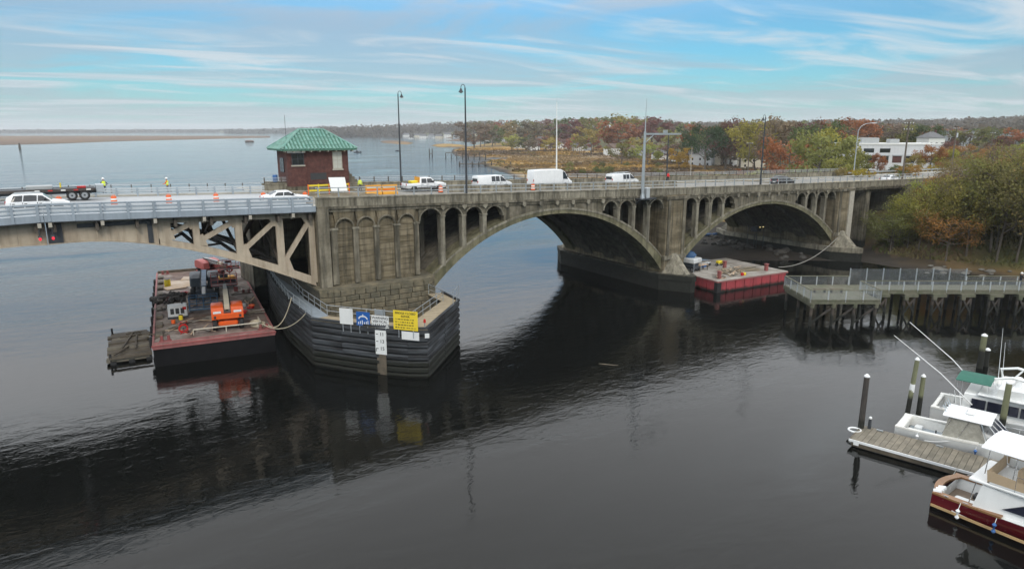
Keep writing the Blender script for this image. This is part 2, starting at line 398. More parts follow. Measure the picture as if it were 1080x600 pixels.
ISL2 = [P2(q) for q in [(454, 153.6), (462, 155.3), (480, 156), (492, 155.5), (490, 153), (474, 151.6), (460, 152)]]
ISL3 = [P2(q) for q in [(470, 148.6), (500, 149.6), (528, 149.4), (520, 147.2), (480, 147)]]
UP = [(56, -2000), (52, -60), (49.5, -30), (49.5, -18), (48, -8), (50, 0), (54, 14), (60, 27)] + [atD(x, d) for x, d in [(868, 150), (850, 190), (832, 250), (812, 330), (790, 430), (760, 520), (720, 620), (680, 720), (620, 830), (560, 1050), (510, 1350), (470, 1900), (440, 2600), (380, 4300), (200, 6400), (-400, 7000)]] + [(-9000, 7500), (-9000, 9500), (9500, 9500), (9500, -2000)]
def poly_dist(P, poly):
    "signed distance to a polygon, positive inside (vectorised)"
    x, y = P[:, 0], P[:, 1]; ins = np.zeros(len(P), bool); best = np.full(len(P), 1e18)
    n = len(poly)
    for i in range(n):
        (ax, ay), (bx, by) = poly[i], poly[(i + 1) % n]
        dx, dy = bx - ax, by - ay; t = np.clip(((x - ax) * dx + (y - ay) * dy) / (dx * dx + dy * dy + 1e-9), 0, 1)
        best = np.minimum(best, (x - ax - t * dx) ** 2 + (y - ay - t * dy) ** 2)
        c = ((ay > y) != (by > y)); ins ^= c & (x < (bx - ax) * (y - ay) / (by - ay + 1e-12) + ax)
    return np.where(ins, 1, -1) * np.sqrt(best)
_lat = np.random.default_rng(3).random((256, 256))
def vnoise(x, y):
    xi = np.floor(x).astype(int); yi = np.floor(y).astype(int); fx = smooth(x - xi); fy = smooth(y - yi)
    g = lambda a, b: _lat[a & 255, b & 255]
    return (g(xi, yi) * (1 - fx) + g(xi + 1, yi) * fx) * (1 - fy) + (g(xi, yi + 1) * (1 - fx) + g(xi + 1, yi + 1) * fx) * fy
def fbm(x, y, o=4):
    s = 0; a = .5
    for _ in range(o): s = s + a * vnoise(x, y); x = x * 2.03 + 7; y = y * 2.03 + 3; a *= .5
    return s / (1 - .5 ** o)
def ground(P, full=False):
    P = np.atleast_2d(np.asarray(P, float)); x, y = P[:, 0], P[:, 1]
    wob = (fbm(x / 14, y / 14) - .5) * 7 * np.clip((np.hypot(x - 60, y - 20) - 45) / 80, 0, 1)
    dE = poly_dist(P, EAST) + wob
    d = dE.copy()
    for q in (LMARSH, ISL1, ISL2, ISL3): d = np.maximum(d, poly_dist(P, q))
    h = np.where(d > 0, .75 * (1 - np.exp(-np.maximum(d, 0) / 7)), np.maximum(-2.2, d * .12))
    h = h + np.where(d > 0, (fbm(x / 22, y / 22) - .5) * .35 * np.clip(d / 10, 0, 1), 0)
    dU = poly_dist(P, UP) + (fbm(x / 30, y / 30) - .5) * 8
    cd = np.hypot(x - _C[0], y - _C[1])
    wid = np.clip(cd * .12, 20, 90)
    up = smooth(dU / wid)
    top = 9.4 + 3 * (fbm(x / 160, y / 160) - .5)
    az = np.degrees(np.arctan2((x - _C[0]) * _r[0] + (y - _C[1]) * _r[1], (x - _C[0]) * _f0[0] + (y - _C[1]) * _f0[1]))
    hills = smooth((cd - 700) / 2200) * (4 + 30 * smooth((az + 8) / 36)) * (.55 + .9 * fbm(x / 620, y / 620))
    h = h + up * (top - np.clip(h, 0, 9)) + up * hills
    # embankment that carries the road off the bridge
    zz = np.interp(x, [45, 75, 110, 200, 500], [12.2, 11.8, 11.5, 11.0, 10.5]) - .28
    k = smooth((x - 62) / 12) * (1 - smooth((np.abs(y - 11) - 13) / 14)) * (1 - smooth((x - 420) / 60))
    h = h * (1 - k) + zz * k
    if not full: return h
    return h, d, dU, cd, az, k
def gz(x, y): return float(ground([(x, y)])[0])
def ground_color(P, h, d, dU, cd):
    x, y = P[:, 0], P[:, 1]
    n1 = fbm(x / 60, y / 60); n2 = fbm(x / 11 + 40, y / 11); n3 = fbm(x / 130 + 9, y / 130 + 4)
    C = lambda *c: np.array(c)[None, :]
    L = lambda A_, B_, t: A_ + (B_ - A_) * np.clip(t, 0, 1)[:, None]
    gold, tan, brown, olive = C(.33, .20, .055), C(.25, .175, .09), C(.115, .08, .05), C(.10, .105, .04)
    bands = fbm(x / 240 + y / 90, y / 240 - x / 120 + 5); col = L(gold, tan, (n3 - .40) * 6); col = L(col, brown, (bands - .46) * 8); col = L(col, C(.36, .23, .07) + 0 * col, (n1 - .55) * 6); col = L(col, olive, (n2 - .60) * 5 * (n1 > .4))
    col = L(col, C(.13, .085, .06) + 0 * col, smooth((cd - 1000) / 300) * .8)           # far marsh, duller
    mud = (1 - smooth((d - 1.0) / 5)) * (1 - smooth((h - .9) / 1.2)); col = L(col, C(.036, .031, .026) + 0 * col, mud * (cd < 900) + .6 * mud * (cd >= 900))
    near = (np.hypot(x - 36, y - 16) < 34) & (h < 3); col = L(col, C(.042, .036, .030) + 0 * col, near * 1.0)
    grass = L(C(.075, .095, .03) + 0 * col, C(.14, .11, .05), (n2 - .42) * 4)
    u = smooth((dU + 6) / 14); col = L(col, grass, u * (h > 1.5))
    litter = L(C(.10, .07, .035) + 0 * col, C(.06, .055, .03), (n1 - .4) * 4); col = L(col, litter, u * smooth((n2 - .47) * 8) * .9 * (cd > 90))
    bank = smooth((60 - np.hypot(x - 60, y + 28)) / 20) * (h > .9); col = L(col, L(C(.12, .085, .045) + 0 * col, C(.085, .09, .035), (n2 - .45) * 6), bank)
    return col
def mk_ground():
    fw = math.atan2(_f0[1], _f0[0])
    a = np.concatenate([np.arange(-180, -50, 4.0), np.arange(-50, 50, .26), np.arange(50, 180, 4.0)])
    r = 25 * (9400 / 25) ** (np.arange(300) / 299.0)
    A, Rr = np.meshgrid(fw + np.radians(a), r, indexing='ij'); na, nr = A.shape
    P = np.stack([_C[0] + Rr.ravel() * np.cos(A.ravel()), _C[1] + Rr.ravel() * np.sin(A.ravel())], 1)
    h, d, dU, cd, az, k = ground(P, True)
    x, y = P[:, 0], P[:, 1]; col = ground_color(P, h, d, dU, cd)
    me = bpy.data.meshes.new('terrain'); idx = np.arange(na * nr).reshape(na, nr)
    i0 = idx; i1 = np.roll(idx, -1, axis=0)
    F = np.stack([i0[:, :-1].ravel(), i0[:, 1:].ravel(), i1[:, 1:].ravel(), i1[:, :-1].ravel()], 1)
    me.vertices.add(na * nr); me.vertices.foreach_set('co', np.column_stack([x, y, h]).ravel())
    me.loops.add(F.size); me.loops.foreach_set('vertex_index', F.ravel().astype(np.int32))
    me.polygons.add(len(F)); me.polygons.foreach_set('loop_start', (np.arange(len(F)) * 4).astype(np.int32)); me.polygons.foreach_set('loop_total', np.full(len(F), 4, np.int32))
    me.update(calc_edges=True); me.validate()
    ca = me.color_attributes.new('gcol', 'FLOAT_COLOR', 'POINT'); ca.data.foreach_set('color', np.column_stack([col, np.ones(len(col))]).ravel())
    me.polygons.foreach_set('use_smooth', [True] * len(F))
    mat('terrain_soil', (.1, .1, .1), .95, var=.35, vscale=.22, attr='gcol', bump=.08, bscale=1.2, world=True, spec=.2)
    me.materials.append(MATS['terrain_soil'])
    o = bpy.data.objects.new('ground', me); COL.objects.link(o); tag(o, kind='structure')
mk_ground()

def mk_water():
    m = bpy.data.materials.new('water'); m.use_nodes = True; MATS['water'] = m
    t = m.node_tree; L = t.links.new; b = t.nodes['Principled BSDF']
    b.inputs['Base Color'].default_value = (.005, .0055, .005, 1); b.inputs['Specular Tint'].default_value = (1, .975, .94, 1); b.inputs['IOR'].default_value = 1.34; b.inputs['Roughness'].default_value = .035
    g = t.nodes.new('ShaderNodeNewGeometry')
    def noi(scale, rot, stretch, det, ro, dist=0.0):
        mp_ = t.nodes.new('ShaderNodeMapping'); mp_.inputs['Rotation'].default_value = (0, 0, R_(rot)); mp_.inputs['Scale'].default_value = stretch; L(g.outputs['Position'], mp_.inputs[0])
        n = t.nodes.new('ShaderNodeTexNoise'); n.inputs['Scale'].default_value = scale; n.inputs['Detail'].default_value = det; n.inputs['Roughness'].default_value = ro; n.inputs['Distortion'].default_value = dist
        L(mp_.outputs[0], n.inputs['Vector']); return n.outputs[0]
    def ma(op, a, b_=None):
        n = t.nodes.new('ShaderNodeMath'); n.operation = op
        for i, v in enumerate((a, b_)):
            if v is None: continue
            if isinstance(v, (int, float)): n.inputs[i].default_value = v
            else: L(v, n.inputs[i])
        return n.outputs[0]
    r1 = noi(.75, 33, (.5, 1, 1), 4, .6, .4)       # cat's-paw ripples
    r2 = noi(.16, 20, (.5, 1, 1), 3, .5, .6)         # slow undulation
    r3 = noi(.035, 40, (.4, 1, 1), 3, .6, 1.0)       # wind patches
    mr = t.nodes.new('ShaderNodeMapRange'); L(r3, mr.inputs[0]); mr.inputs[1].default_value = .36; mr.inputs[2].default_value = .62; mr.inputs[3].default_value = .25; mr.inputs[4].default_value = 1.8
    r4 = noi(2.6, 28, (.45, 1, 1), 3, .6, .5)        # fine wavelets
    hgt = ma('ADD', ma('ADD', ma('MULTIPLY', ma('MULTIPLY', r1, mr.outputs[0]), .023), ma('MULTIPLY', r2, .030)), ma('MULTIPLY', ma('MULTIPLY', r4, mr.outputs[0]), .009))
    sx = t.nodes.new('ShaderNodeSeparateXYZ'); L(g.outputs['Position'], sx.inputs[0])
    wind = t.nodes.new('ShaderNodeMapRange'); L(sx.outputs[1], wind.inputs[0]); wind.inputs[1].default_value = 8; wind.inputs[2].default_value = 70; wind.inputs[3].default_value = 1.0; wind.inputs[4].default_value = 4.2   # open water upstream is breezier than the lee of the bridge
    hgt = ma('MULTIPLY', hgt, wind.outputs[0])
    wr = t.nodes.new('ShaderNodeMapRange'); L(sx.outputs[1], wr.inputs[0]); wr.inputs[1].default_value = 20; wr.inputs[2].default_value = 400; wr.inputs[3].default_value = .03; wr.inputs[4].default_value = .04; L(wr.outputs[0], b.inputs['Roughness'])
    bp = t.nodes.new('ShaderNodeBump'); bp.inputs['Strength'].default_value = 1.0; bp.inputs['Distance'].default_value = 1.0; L(hgt, bp.inputs['Height']); L(bp.outputs[0], b.inputs['Normal'])
    o = MB().add([(-9600, -9600, 0), (9600, -9600, 0), (9600, 9600, 0), (-9600, 9600, 0)], [(0, 1, 2, 3)]).build('water', 'water', kind='structure')
mk_water()

# ---- roads beyond the bridge
def strip(name, pts, wd, zf, m, dz=.0, parent=None, kind=None):
    v, f = [], []
    for i, p in enumerate(pts):
        a = Vector(pts[max(i - 1, 0)]); b = Vector(pts[min(i + 1, len(pts) - 1)]); d = (b - a).normalized(); nrm = Vector((-d.y, d.x)) * wd / 2
        for sg in (-1, 1): q = Vector(p) + nrm * sg; v.append((q.x, q.y, zf(q.x, q.y) + dz))
    for i in range(len(pts) - 1): f.append((2 * i, 2 * i + 2, 2 * i + 3, 2 * i + 1))
    o = MB().add(v, f).build(name, m, parent)
    if kind: tag(o, kind=kind)
    return o
XS = [58 + 6 * i for i in range(60)]
road = strip('road', [(x, 11) for x in XS], 17, lambda x, y: zr(x), 'asphalt', kind='structure')
strip('lane_marking', [(x, 10.85) for x in XS], .12, lambda x, y: zr(x), 'road_yellow', .006, road)
strip('lane_marking', [(x, 11.15) for x in XS], .12, lambda x, y: zr(x), 'road_yellow', .006, road)
for yy in (2.9, 19.1): strip('edge_line', [(x, yy) for x in XS], .14, lambda x, y: zr(x), 'road_paint', .006, road)
for i in range(0, 50, 2):
    for yy in (6.9, 15.1): strip('lane_dash', [(60 + 6 * i, yy), (63 + 6 * i, yy)], .12, lambda x, y: zr(x), 'road_paint', .006, road)
for yy in (1.4, 20.6): strip('pavement', [(x, yy) for x in XS], 2.0, lambda x, y: zr(x) + .14, 'sidewalk', kind='structure')
for yy in (2.42, 19.58):
    k = MB()
    for i in range(len(XS) - 1): k.bar((XS[i], yy, zr(XS[i]) + .06), (XS[i + 1], yy, zr(XS[i + 1]) + .06), .16, .18)
    k.build('kerb', 'sidewalk', kind='structure')
SR = [(104, 18), (107, 24), (112, 34), (122, 52), (140, 78), (168, 112), (205, 150), (250, 190)]
_sz = {}
def srz(x, y): return max(gz(x, y), gz(x + 3, y - 2), gz(x - 3, y + 2), gz(x + 2, y + 3)) + .10
strip('side_road', [tuple(p) for p in SR], 11, srz, 'asphalt', kind='structure')
# ================================================================ the arch bridge
def dist_poly(poly): return poly
bridge = thing('arch_bridge', 'long weathered concrete arch bridge with open arched spandrels crossing the dark river', 'bridge')
PX = {1: (-48.6, -37.4), 2: (-0.2, 3.7), 3: (40.6, 44.5)}
ARCH = [(-18.8, 18.6, 11.85, 23.5, 12.60, 26.0), (22.15, 18.45, 10.70, 26.5, 11.35, 29.5)]   # centre, half span, intrados crown, R, extrados crown, R
def zin(a, X): c, hs, k, R, ke, Re = a; return k - R + math.sqrt(max(R * R - (X - c) ** 2, .01))
def zex(a, X): c, hs, k, R, ke, Re = a; return ke - Re + math.sqrt(max(Re * Re - (X - c) ** 2, .01))
UND = lambda X: zq(X) - .75       # underside of the deck slab
# deck slab, roadway, sidewalks, curbs
def along(x0, x1, step): n = max(1, int(round((x1 - x0) / step))); return [x0 + (x1 - x0) * i / n for i in range(n + 1)]
def ribbon(y0, y1, f0, f1, x0, x1, step=3.0):
    "solid strip along the bridge between heights f0(X) and f1(X)"
    return MB().loft([[(x, y0, f0(x)), (x, y1, f0(x)), (x, y1, f1(x)), (x, y0, f1(x))] for x in along(x0, x1, step)])
XA, XB = -48.6, 78.0
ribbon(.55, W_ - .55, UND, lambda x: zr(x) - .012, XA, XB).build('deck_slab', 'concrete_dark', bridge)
def flat(name, y0, y1, dz, m, x0=XA, x1=XB, parent=bridge, step=3.0):
    v, f = [], []
    for x in along(x0, x1, step): v += [(x, y0, zr(x) + dz), (x, y1, zr(x) + dz)]
    for i in range(len(v) // 2 - 1): f.append((2 * i, 2 * i + 2, 2 * i + 3, 2 * i + 1))
    return MB().add(v, f).build(name, m, parent)
rd = flat('roadway', 2.6, W_ - 2.6, 0.0, 'asphalt', XA, 58)
flat('lane_marking', 10.84, 10.94, .006, 'road_yellow', XA, 58, rd); flat('lane_marking', 11.06, 11.16, .006, 'road_yellow', XA, 58, rd)
for yy in (3.0, W_ - 3.1): flat('edge_line', yy, yy + .12, .006, 'road_paint', XA, 58, rd)
for i in range(18):
    for yy in (6.9, 15.0): flat('lane_dash', yy, yy + .12, .006, 'road_paint', XA + 2 + 6 * i, XA + 5 + 6 * i, rd)
for y0, y1 in ((.5, 2.45), (W_ - 2.45, W_ - .5)):
    ribbon(y0, y1, lambda x: zr(x) - .01, lambda x: zr(x) + .15, XA, 58).build('sidewalk', 'sidewalk', bridge)
    yk = 2.5 if y0 < 5 else W_ - 2.5
    ribbon(yk - .07, yk + .13, lambda x: zr(x) - .008, lambda x: zr(x) + .165, XA, 58).build('kerb', 'concrete_pale', bridge)
# parapet: low closed concrete band, coping, cornice (both sides)
for sgn, y0 in ((1, 0.0), (-1, W_)):
    yy = lambda a, b: (min(y0 + sgn * a, y0 + sgn * b), max(y0 + sgn * a, y0 + sgn * b))
    a, b = yy(-.10, .32); ribbon(a, b, lambda x: zq(x) - .42, lambda x: zq(x) + .40, XA, XB).build('parapet', 'concrete_pale', bridge)
    a, b = yy(-.18, .40); ribbon(a, b, lambda x: zq(x) + .40, lambda x: zq(x) + .53, XA, XB).build('coping', 'concrete_pale', bridge)
    a, b = yy(-.30, .5); ribbon(a, b, lambda x: zq(x) - .66, lambda x: zq(x) - .42, XA, XB).build('cornice', 'concrete', bridge)
    a, b = yy(-.12, .5); ribbon(a, b, lambda x: zq(x) - .98, lambda x: zq(x) - .66, XA, XB).build('fascia', 'concrete', bridge)
# small balusters: proud ribs on the outer face of the parapet, one part per bay
if True:
    x = XA + .5
    while x < 60:
        k = MB(); n = 0
        while n < 9 and x < 60:
            k.box((x - .11, -.125, zq(x) - .40), (x + .11, -.10, zq(x) + .38)); x += .42; n += 1
        k.build('parapet_ribs', 'concrete_pale', bridge)
# open metal railing on the parapet (each post a part, each rail run a part)
post_me = MB().box((-.055, -.055, 0), (.055, .055, .95)).mesh('post'); post_me.materials.append(MATS['galv'])
post_d = MB().box((-.06, -.06, 0), (.06, .06, .72)).mesh('post'); post_d.materials.append(MATS['steel_brown'])
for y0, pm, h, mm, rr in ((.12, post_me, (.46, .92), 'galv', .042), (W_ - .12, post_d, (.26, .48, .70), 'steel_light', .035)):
    for x in along(XA + .3, XB - 1, 2.1): inst('railing_post', pm, bridge, (x, y0, zq(x) + .53))
    for hh in h:
        MB().tube([(x, y0, zq(x) + .53 + hh) for x in along(XA, XB, 4.0)], rr, 5).build('rail', mm, bridge)
# arches: five ribs each with a recessed soffit slab
def seg(a): c, hs = a[0], a[1]; return [c - hs - .25 + (2 * hs + .5) * i / 44 for i in range(45)]
for a in ARCH:
    for k, (y0, y1) in enumerate([(0, 2.3), (4.95, 6.95), (10.0, 12.0), (15.05, 17.05), (W_ - 2.3, W_)]):
        m = MB(); xs = seg(a)
        m.loft([[(x, y0, zin(a, x)), (x, y1, zin(a, x)), (x, y1, zex(a, x)), (x, y0, zex(a, x))] for x in xs])
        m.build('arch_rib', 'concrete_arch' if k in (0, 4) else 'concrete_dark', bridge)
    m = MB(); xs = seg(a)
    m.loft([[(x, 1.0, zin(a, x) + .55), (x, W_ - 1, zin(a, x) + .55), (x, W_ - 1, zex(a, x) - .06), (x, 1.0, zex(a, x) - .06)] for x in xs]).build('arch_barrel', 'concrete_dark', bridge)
    # raised moulding on the face of the ring
    m = MB(); m.loft([[(x, -.07, zex(a, x) - .28), (x, .01, zex(a, x) - .28), (x, .01, zex(a, x) - .02), (x, -.07, zex(a, x) - .02)] for x in xs]).build('ring_moulding', 'concrete_pale', bridge)
# spandrels: arched openings carried on columns near the piers, solid wall over the crown
BAY = 2.72
def spandrel(a, side, y0, y1, front):
    c, hs = a[0], a[1]; xp = c + side * hs            # pier face
    cols = [xp - side * (.15 + BAY * i) for i in range(1, 5)]
    edges = [xp] + cols
    cw = .26
    for i in range(4):
        e0, e1 = edges[i], edges[i + 1]; lo, hi = min(e0, e1), max(e0, e1)
        if i == 3: pass
        # header with semicircular cut between two columns
        zc0 = UND((lo + hi) / 2) - .2; r = (hi - lo) / 2 - (cw if i else cw * .6); mid = (lo + hi) / 2
        top = lambda x: UND(x) + .02; spring = zc0 - r - .12
        poly = [(lo, spring), (mid - r, spring)] + [(mid - r * math.cos(t), spring + r * math.sin(t)) for t in np.linspace(0, math.pi, 11)[1:-1]] + [(mid + r, spring), (hi, spring), (hi, top(hi)), (lo, top(lo))]
        if spring > zex(a, mid) - 1.5:
            m = MB(); n = len(poly)
            m.add([(p[0], y0, p[1]) for p in poly] + [(p[0], y1, p[1]) for p in poly], [(j, (j + 1) % n, n + (j + 1) % n, n + j) for j in range(n)])
            # faces as strips (concave outline)
            for yy, off in ((y0, 0), (y1, n)):
                arc = list(range(1, n - 3)); L = len(arc)
                tops = [(lo + (hi - lo) * q / (L - 1)) for q in range(L)]; kk = len(m.v)
                m.v += [(tx, yy, top(tx)) for tx in tops]
                for q in range(L - 1): m.f.append((arc[q] + off, arc[q + 1] + off, kk + q + 1, kk + q))
                m.f.append((off, arc[0] + off, kk)); m.f.append((arc[-1] + off, n - 3 + off, kk + L - 1))
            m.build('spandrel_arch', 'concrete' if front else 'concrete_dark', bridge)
        if front:
            nx = 12; h = MB(); h.tube([(mid - (r + .1) * math.cos(t), y0 - .03, spring + (r + .1) * math.sin(t)) for t in np.linspace(0, math.pi, nx)], .085, 5).build('arch_hood', 'concrete_pale', bridge)
    for i, x in enumerate(cols[:3]):
        zb = zex(a, x) - .35; zt = UND(x) - 1.25
        if zt - zb < .3: zt = zb + .3
        m = MB(); m.box((x - cw, y0 - (.10 if front else 0), zb), (x + cw, y1, zt)); m.box((x - cw - .07, y0 - (.17 if front else 0), zt), (x + cw + .07, y1 + .05, zt + .16))
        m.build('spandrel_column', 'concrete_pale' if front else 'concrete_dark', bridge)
        if front: MB().prism([(x - .3, zq(x) - .70), (x + .3, zq(x) - .70), (x + .3, zq(x) - .95), (x, zq(x) - 1.25), (x - .3, zq(x) - .95)], y0 - .30, y0 - .02).build('bracket', 'concrete_pale', bridge)
    return cols[3]
for a in ARCH:
    ends = {}
    for side in (-1, 1):
        for k, (y0, y1) in enumerate([(.05, .75), (5.4, 6.4), (15.4, 16.6), (W_ - .75, W_ - .05)]):
            ends[side] = spandrel(a, side, y0, y1, k == 0)
    lo, hi = ends[-1], ends[1]
    for y0, y1 in ((.06, .7), (W_ - .7, W_ - .06)):
        MB().loft([[(x, y0, zex(a, x) - .3), (x, y1, zex(a, x) - .3), (x, y1, max(UND(x), zex(a, x) - .1)), (x, y0, max(UND(x), zex(a, x) - .1))] for x in along(lo, hi, 1.2)]).build('spandrel_wall', 'concrete', bridge)
    for x in along(lo + .2, hi - .2, 2.35):
        MB().prism([(x - .22, zq(x) - .68), (x + .22, zq(x) - .68), (x + .22, zq(x) - 1.02), (x + .12, zq(x) - 1.18), (x - .12, zq(x) - 1.18), (x - .22, zq(x) - 1.02)], -.36, .055).build('bracket', 'concrete_pale', bridge)
    for x in along(lo + 1.1, hi - 1.1, 4.7)[1:-1]:
        if UND(x) - zex(a, x) > .25: MB().box((x - .2, -.03, zex(a, x) - .1), (x + .2, .07, UND(x) - .05)).build('wall_pilaster', 'concrete_pale', bridge)
# river piers
def river_pier(i, base):
    x0, x1 = PX[i]; c = (x0 + x1) / 2
    p = MB().box((x0, -.55, 2.1), (x1, W_ + .55, UND(c) + .3)).build('pier_shaft', 'concrete_wall', bridge)
    for q in (0, 1):   # pilaster strips on the front
        xx = x0 + .25 + q * (x1 - x0 - 1.0); MB().box((xx, -.72, 4.2), (xx + .5, -.55, UND(c) + .1)).build('pilaster_strip', 'concrete', p)
    MB().box((x0 - .18, -.82, UND(c) - .25), (x1 + .18, .2, UND(c) + .16)).build('pier_cap', 'concrete', p)
    e = .75; lo, hi = x0 - e, x1 + e; tip = -4.3
    plan = lambda k: [(lo - k, -.4), (c - .45, tip - k), (c + .45, tip - k), (hi + k, -.4), (hi + k, W_ + .4), (c + .45, W_ - tip + k), (c - .45, W_ - tip + k), (lo - k, W_ + .4)]
    f = MB(); f.prism(plan(0), -2.5, 1.55, 'z').build('footing', 'concrete', bridge)
    g = MB(); g.prism(plan(.16), 1.55, 2.35, 'z').build('footing_ledge', 'concrete_pale' if i == 3 else 'concrete', bridge)
    for yb, sg in ((-.4, -1), (W_ + .4, 1)):   # pyramid cap over each nose
        t = yb + sg * (abs(tip) - .4); top = 5.0
        MB().add([(lo + .5, yb, 2.35), (c - .4, t + .9 * -sg, 2.35), (c + .4, t + .9 * -sg, 2.35), (hi - .5, yb, 2.35), (c - .5, yb + sg * .12, top), (c + .5, yb + sg * .12, top)], [(0, 1, 4), (1, 2, 5, 4), (2, 3, 5), (0, 4, 5, 3), (0, 3, 2, 1)]).build('cutwater_cap', 'concrete_pale' if sg < 0 else 'concrete', bridge)
        MB().box((x0 - .2, min(yb, yb + sg * .35), 4.2), (x1 + .2, max(yb, yb + sg * .35), 4.75)).build('pier_plinth', 'concrete_pale', bridge)
    return p
river_pier(2, 0); p3 = river_pier(3, 0)
MB().box((PX[3][1] - .9, -.76, 3.4), (PX[3][1] + .35, -.5, UND(43) + .2)).build('pier_patch', 'stone_trim', p3)['label'] = 'pale lime-streaked pilaster at the pier edge'
# approach spans beyond the last river pier, abutment
for x in (51.5,): MB().box((x - .7, .6, 0), (x + .7, W_ - .6, UND(x))).build('approach_pier', 'concrete', bridge)
for yy in (1.0, 7, 13, W_ - 1.6): MB().box((44.4, yy, UND(60) - .75), (64, yy + .6, UND(60) + .1)).build('approach_beam', 'concrete_dark', bridge)
MB().box((63, -.3, 3), (66, W_ + .3, UND(65))).build('abutment', 'concrete_dark', bridge)
MB().box((65.9, -.35, 6), (78, -.02, zq(72) - .1)).build('wing_wall', 'concrete', bridge); MB().box((65.9, W_ + .02, 6), (78, W_ + .35, zq(72) - .1)).build('wing_wall', 'concrete', bridge)
# bascule pier (pier 1)
x0, x1 = PX[1]
bp = MB(); bp.box((x0, .25, 6.2), (x1, 4.2, UND(-43) + .3)); bp.box((x0 + 3.6, 4.2, 6.2), (x1, W_ - 4.2, UND(-43) + .3)); bp.box((x0, W_ - 4.2, 6.2), (x1, W_ - .25, UND(-43) + .3))
bp = bp.build('bascule_pier', 'concrete_wall', bridge)
nx0, nx1 = x0 + 1.6, x1 - .35; nw = (nx1 - nx0) / 4
for i in range(5):
    xx = nx0 + nw * i; ww = .26 if i else .34
    MB().box((xx - ww, -.12, 6.35), (xx + ww, .26, 12.0)).build('pilaster', 'concrete', bp); MB().box((xx - ww - .1, -.2, 12.0), (xx + ww + .1, .26, 12.2)).build('pilaster_capital', 'concrete_pale', bp)
MB().box((x0 - .05, -.35, 5.2), (x0 + 1.1, .26, UND(-48) + .1)).build('end_pilaster', 'concrete', bp)
for i in range(4):
    mid = nx0 + nw * (i + .5); r = nw / 2 - .3; spr = 12.2
    tops = 14.05; n = 13; m = MB(); A = [(mid - r * math.cos(t), spr + r * math.sin(t)) for t in np.linspace(0, math.pi, n)]
    T = [(mid - nw / 2 + nw * j / (n - 1), tops) for j in range(n)]
    for yy in (-.06, .26): 
        k = len(m.v); m.v += [(p[0], yy, p[1]) for p in A] + [(p[0], yy, p[1]) for p in T]
        for j in range(n - 1): m.f.append((k + j, k + j + 1, k + n + j + 1, k + n + j))
    for j in range(n - 1): m.f.append((j, j + 1, 2 * n + j + 1, 2 * n + j))
    for s_, ee in ((0, mid - nw / 2), (n - 1, mid + nw / 2)): m.f.append((s_, n + s_, 3 * n + s_, 2 * n + s_))
    m.build('niche_head', 'concrete_wall', bp)
    h = MB(); h.tube([(mid - (r + .12) * math.cos(t), -.09, spr + (r + .12) * math.sin(t)) for t in np.linspace(0, math.pi, 14)], .10, 5).build('niche_hood', 'concrete', bp)
    for j in range(10):      # course lines of the wall inside the niche, proud bands
        MB().box((mid - r - .02, .19, 6.5 + j * .62), (mid + r + .02, .262, 7.06 + j * .62)).build('wall_course', 'concrete_wall', bp)
MB().box((x0, -.14, 14.05), (x1, .3, UND(-43) + .25)).build('pier_frieze', 'concrete', bp)
MB().box((x0 + .2, .3, 2), (x0 + 3.7, W_ - .3, 6.2)).build('pier_core', 'concrete_dark', bp); MB().box((x0 + 3.6, .3, 2), (x1, W_ - .3, 6.2)).build('pier_core', 'concrete_dark', bp)
# stone base under the bascule pier: each ashlar block is a piece
base = MB().prism([(-49.0, .2), (-49.0, -1.15), (-47.9, -1.6), (-37.3, -1.6), (-36.4, -.9), (-36.0, 1.5), (-36.0, 21), (-49, 21)], -2.5, 6.0, 'z').build('pier_base', 'stone_joint', bridge)
rr = random.Random(4); z = .4; row = 0
while z < 5.95:
    hgt_ = .56 if z < 5.3 else .62; batter = (6 - z) * .09
    run = [((-49.2, -1.15 - batter * .6), (-47.9, -1.62 - batter)), ((-47.9, -1.62 - batter), (-37.3 + batter * .4, -1.62 - batter)), ((-37.3 + batter * .4, -1.62 - batter), (-36.3 + batter, -.9)), ((-36.3 + batter, -.9), (-35.9 + batter, 4))]
    for (a, b) in run:
        L = math.hypot(b[0] - a[0], b[1] - a[1]); d = ((b[0] - a[0]) / L, (b[1] - a[1]) / L); t = -(row % 2) * .5
        while t < L - .15:
            wl = rr.uniform(.95, 1.6); t0, t1 = max(0, t), min(L, t + wl - .05)
            if t1 - t0 > .12:
                m = MB(); dep = rr.uniform(.0, .06); nx_, ny_ = d[1], -d[0]
                q = lambda tt, off: (a[0] + d[0] * tt + nx_ * off, a[1] + d[1] * tt + ny_ * off)
                o_ = .05 + dep; i_ = -.5; e = .035
                lo_ = [(*q(t0, i_), z), (*q(t1, i_), z), (*q(t1, o_ - e), z), (*q(t0, o_ - e), z)]; hi_ = [(x_, y_, z + hgt_ - .05) for x_, y_, _ in lo_]
                m.loft([lo_, [(*q(t0, i_), z + .02), (*q(t1, i_), z + .02), (*q(t1 - .02, o_), z + .04), (*q(t0 + .02, o_), z + .04)], [(*q(t0, i_), z + hgt_ - .07), (*q(t1, i_), z + hgt_ - .07), (*q(t1 - .02, o_), z + hgt_ - .09), (*q(t0 + .02, o_), z + hgt_ - .09)], hi_])
                m.build('stone', 'stone', base)
            t += wl
    z += hgt_; row += 1
MB().prism([(-49.2, .2), (-49.2, -1.2), (-47.95, -1.72), (-37.2, -1.72), (-36.2, -.95), (-35.8, 1.5), (-36.0, 21), (-49.2, 21)], 5.98, 6.2, 'z').build('base_coping', 'stone', base)
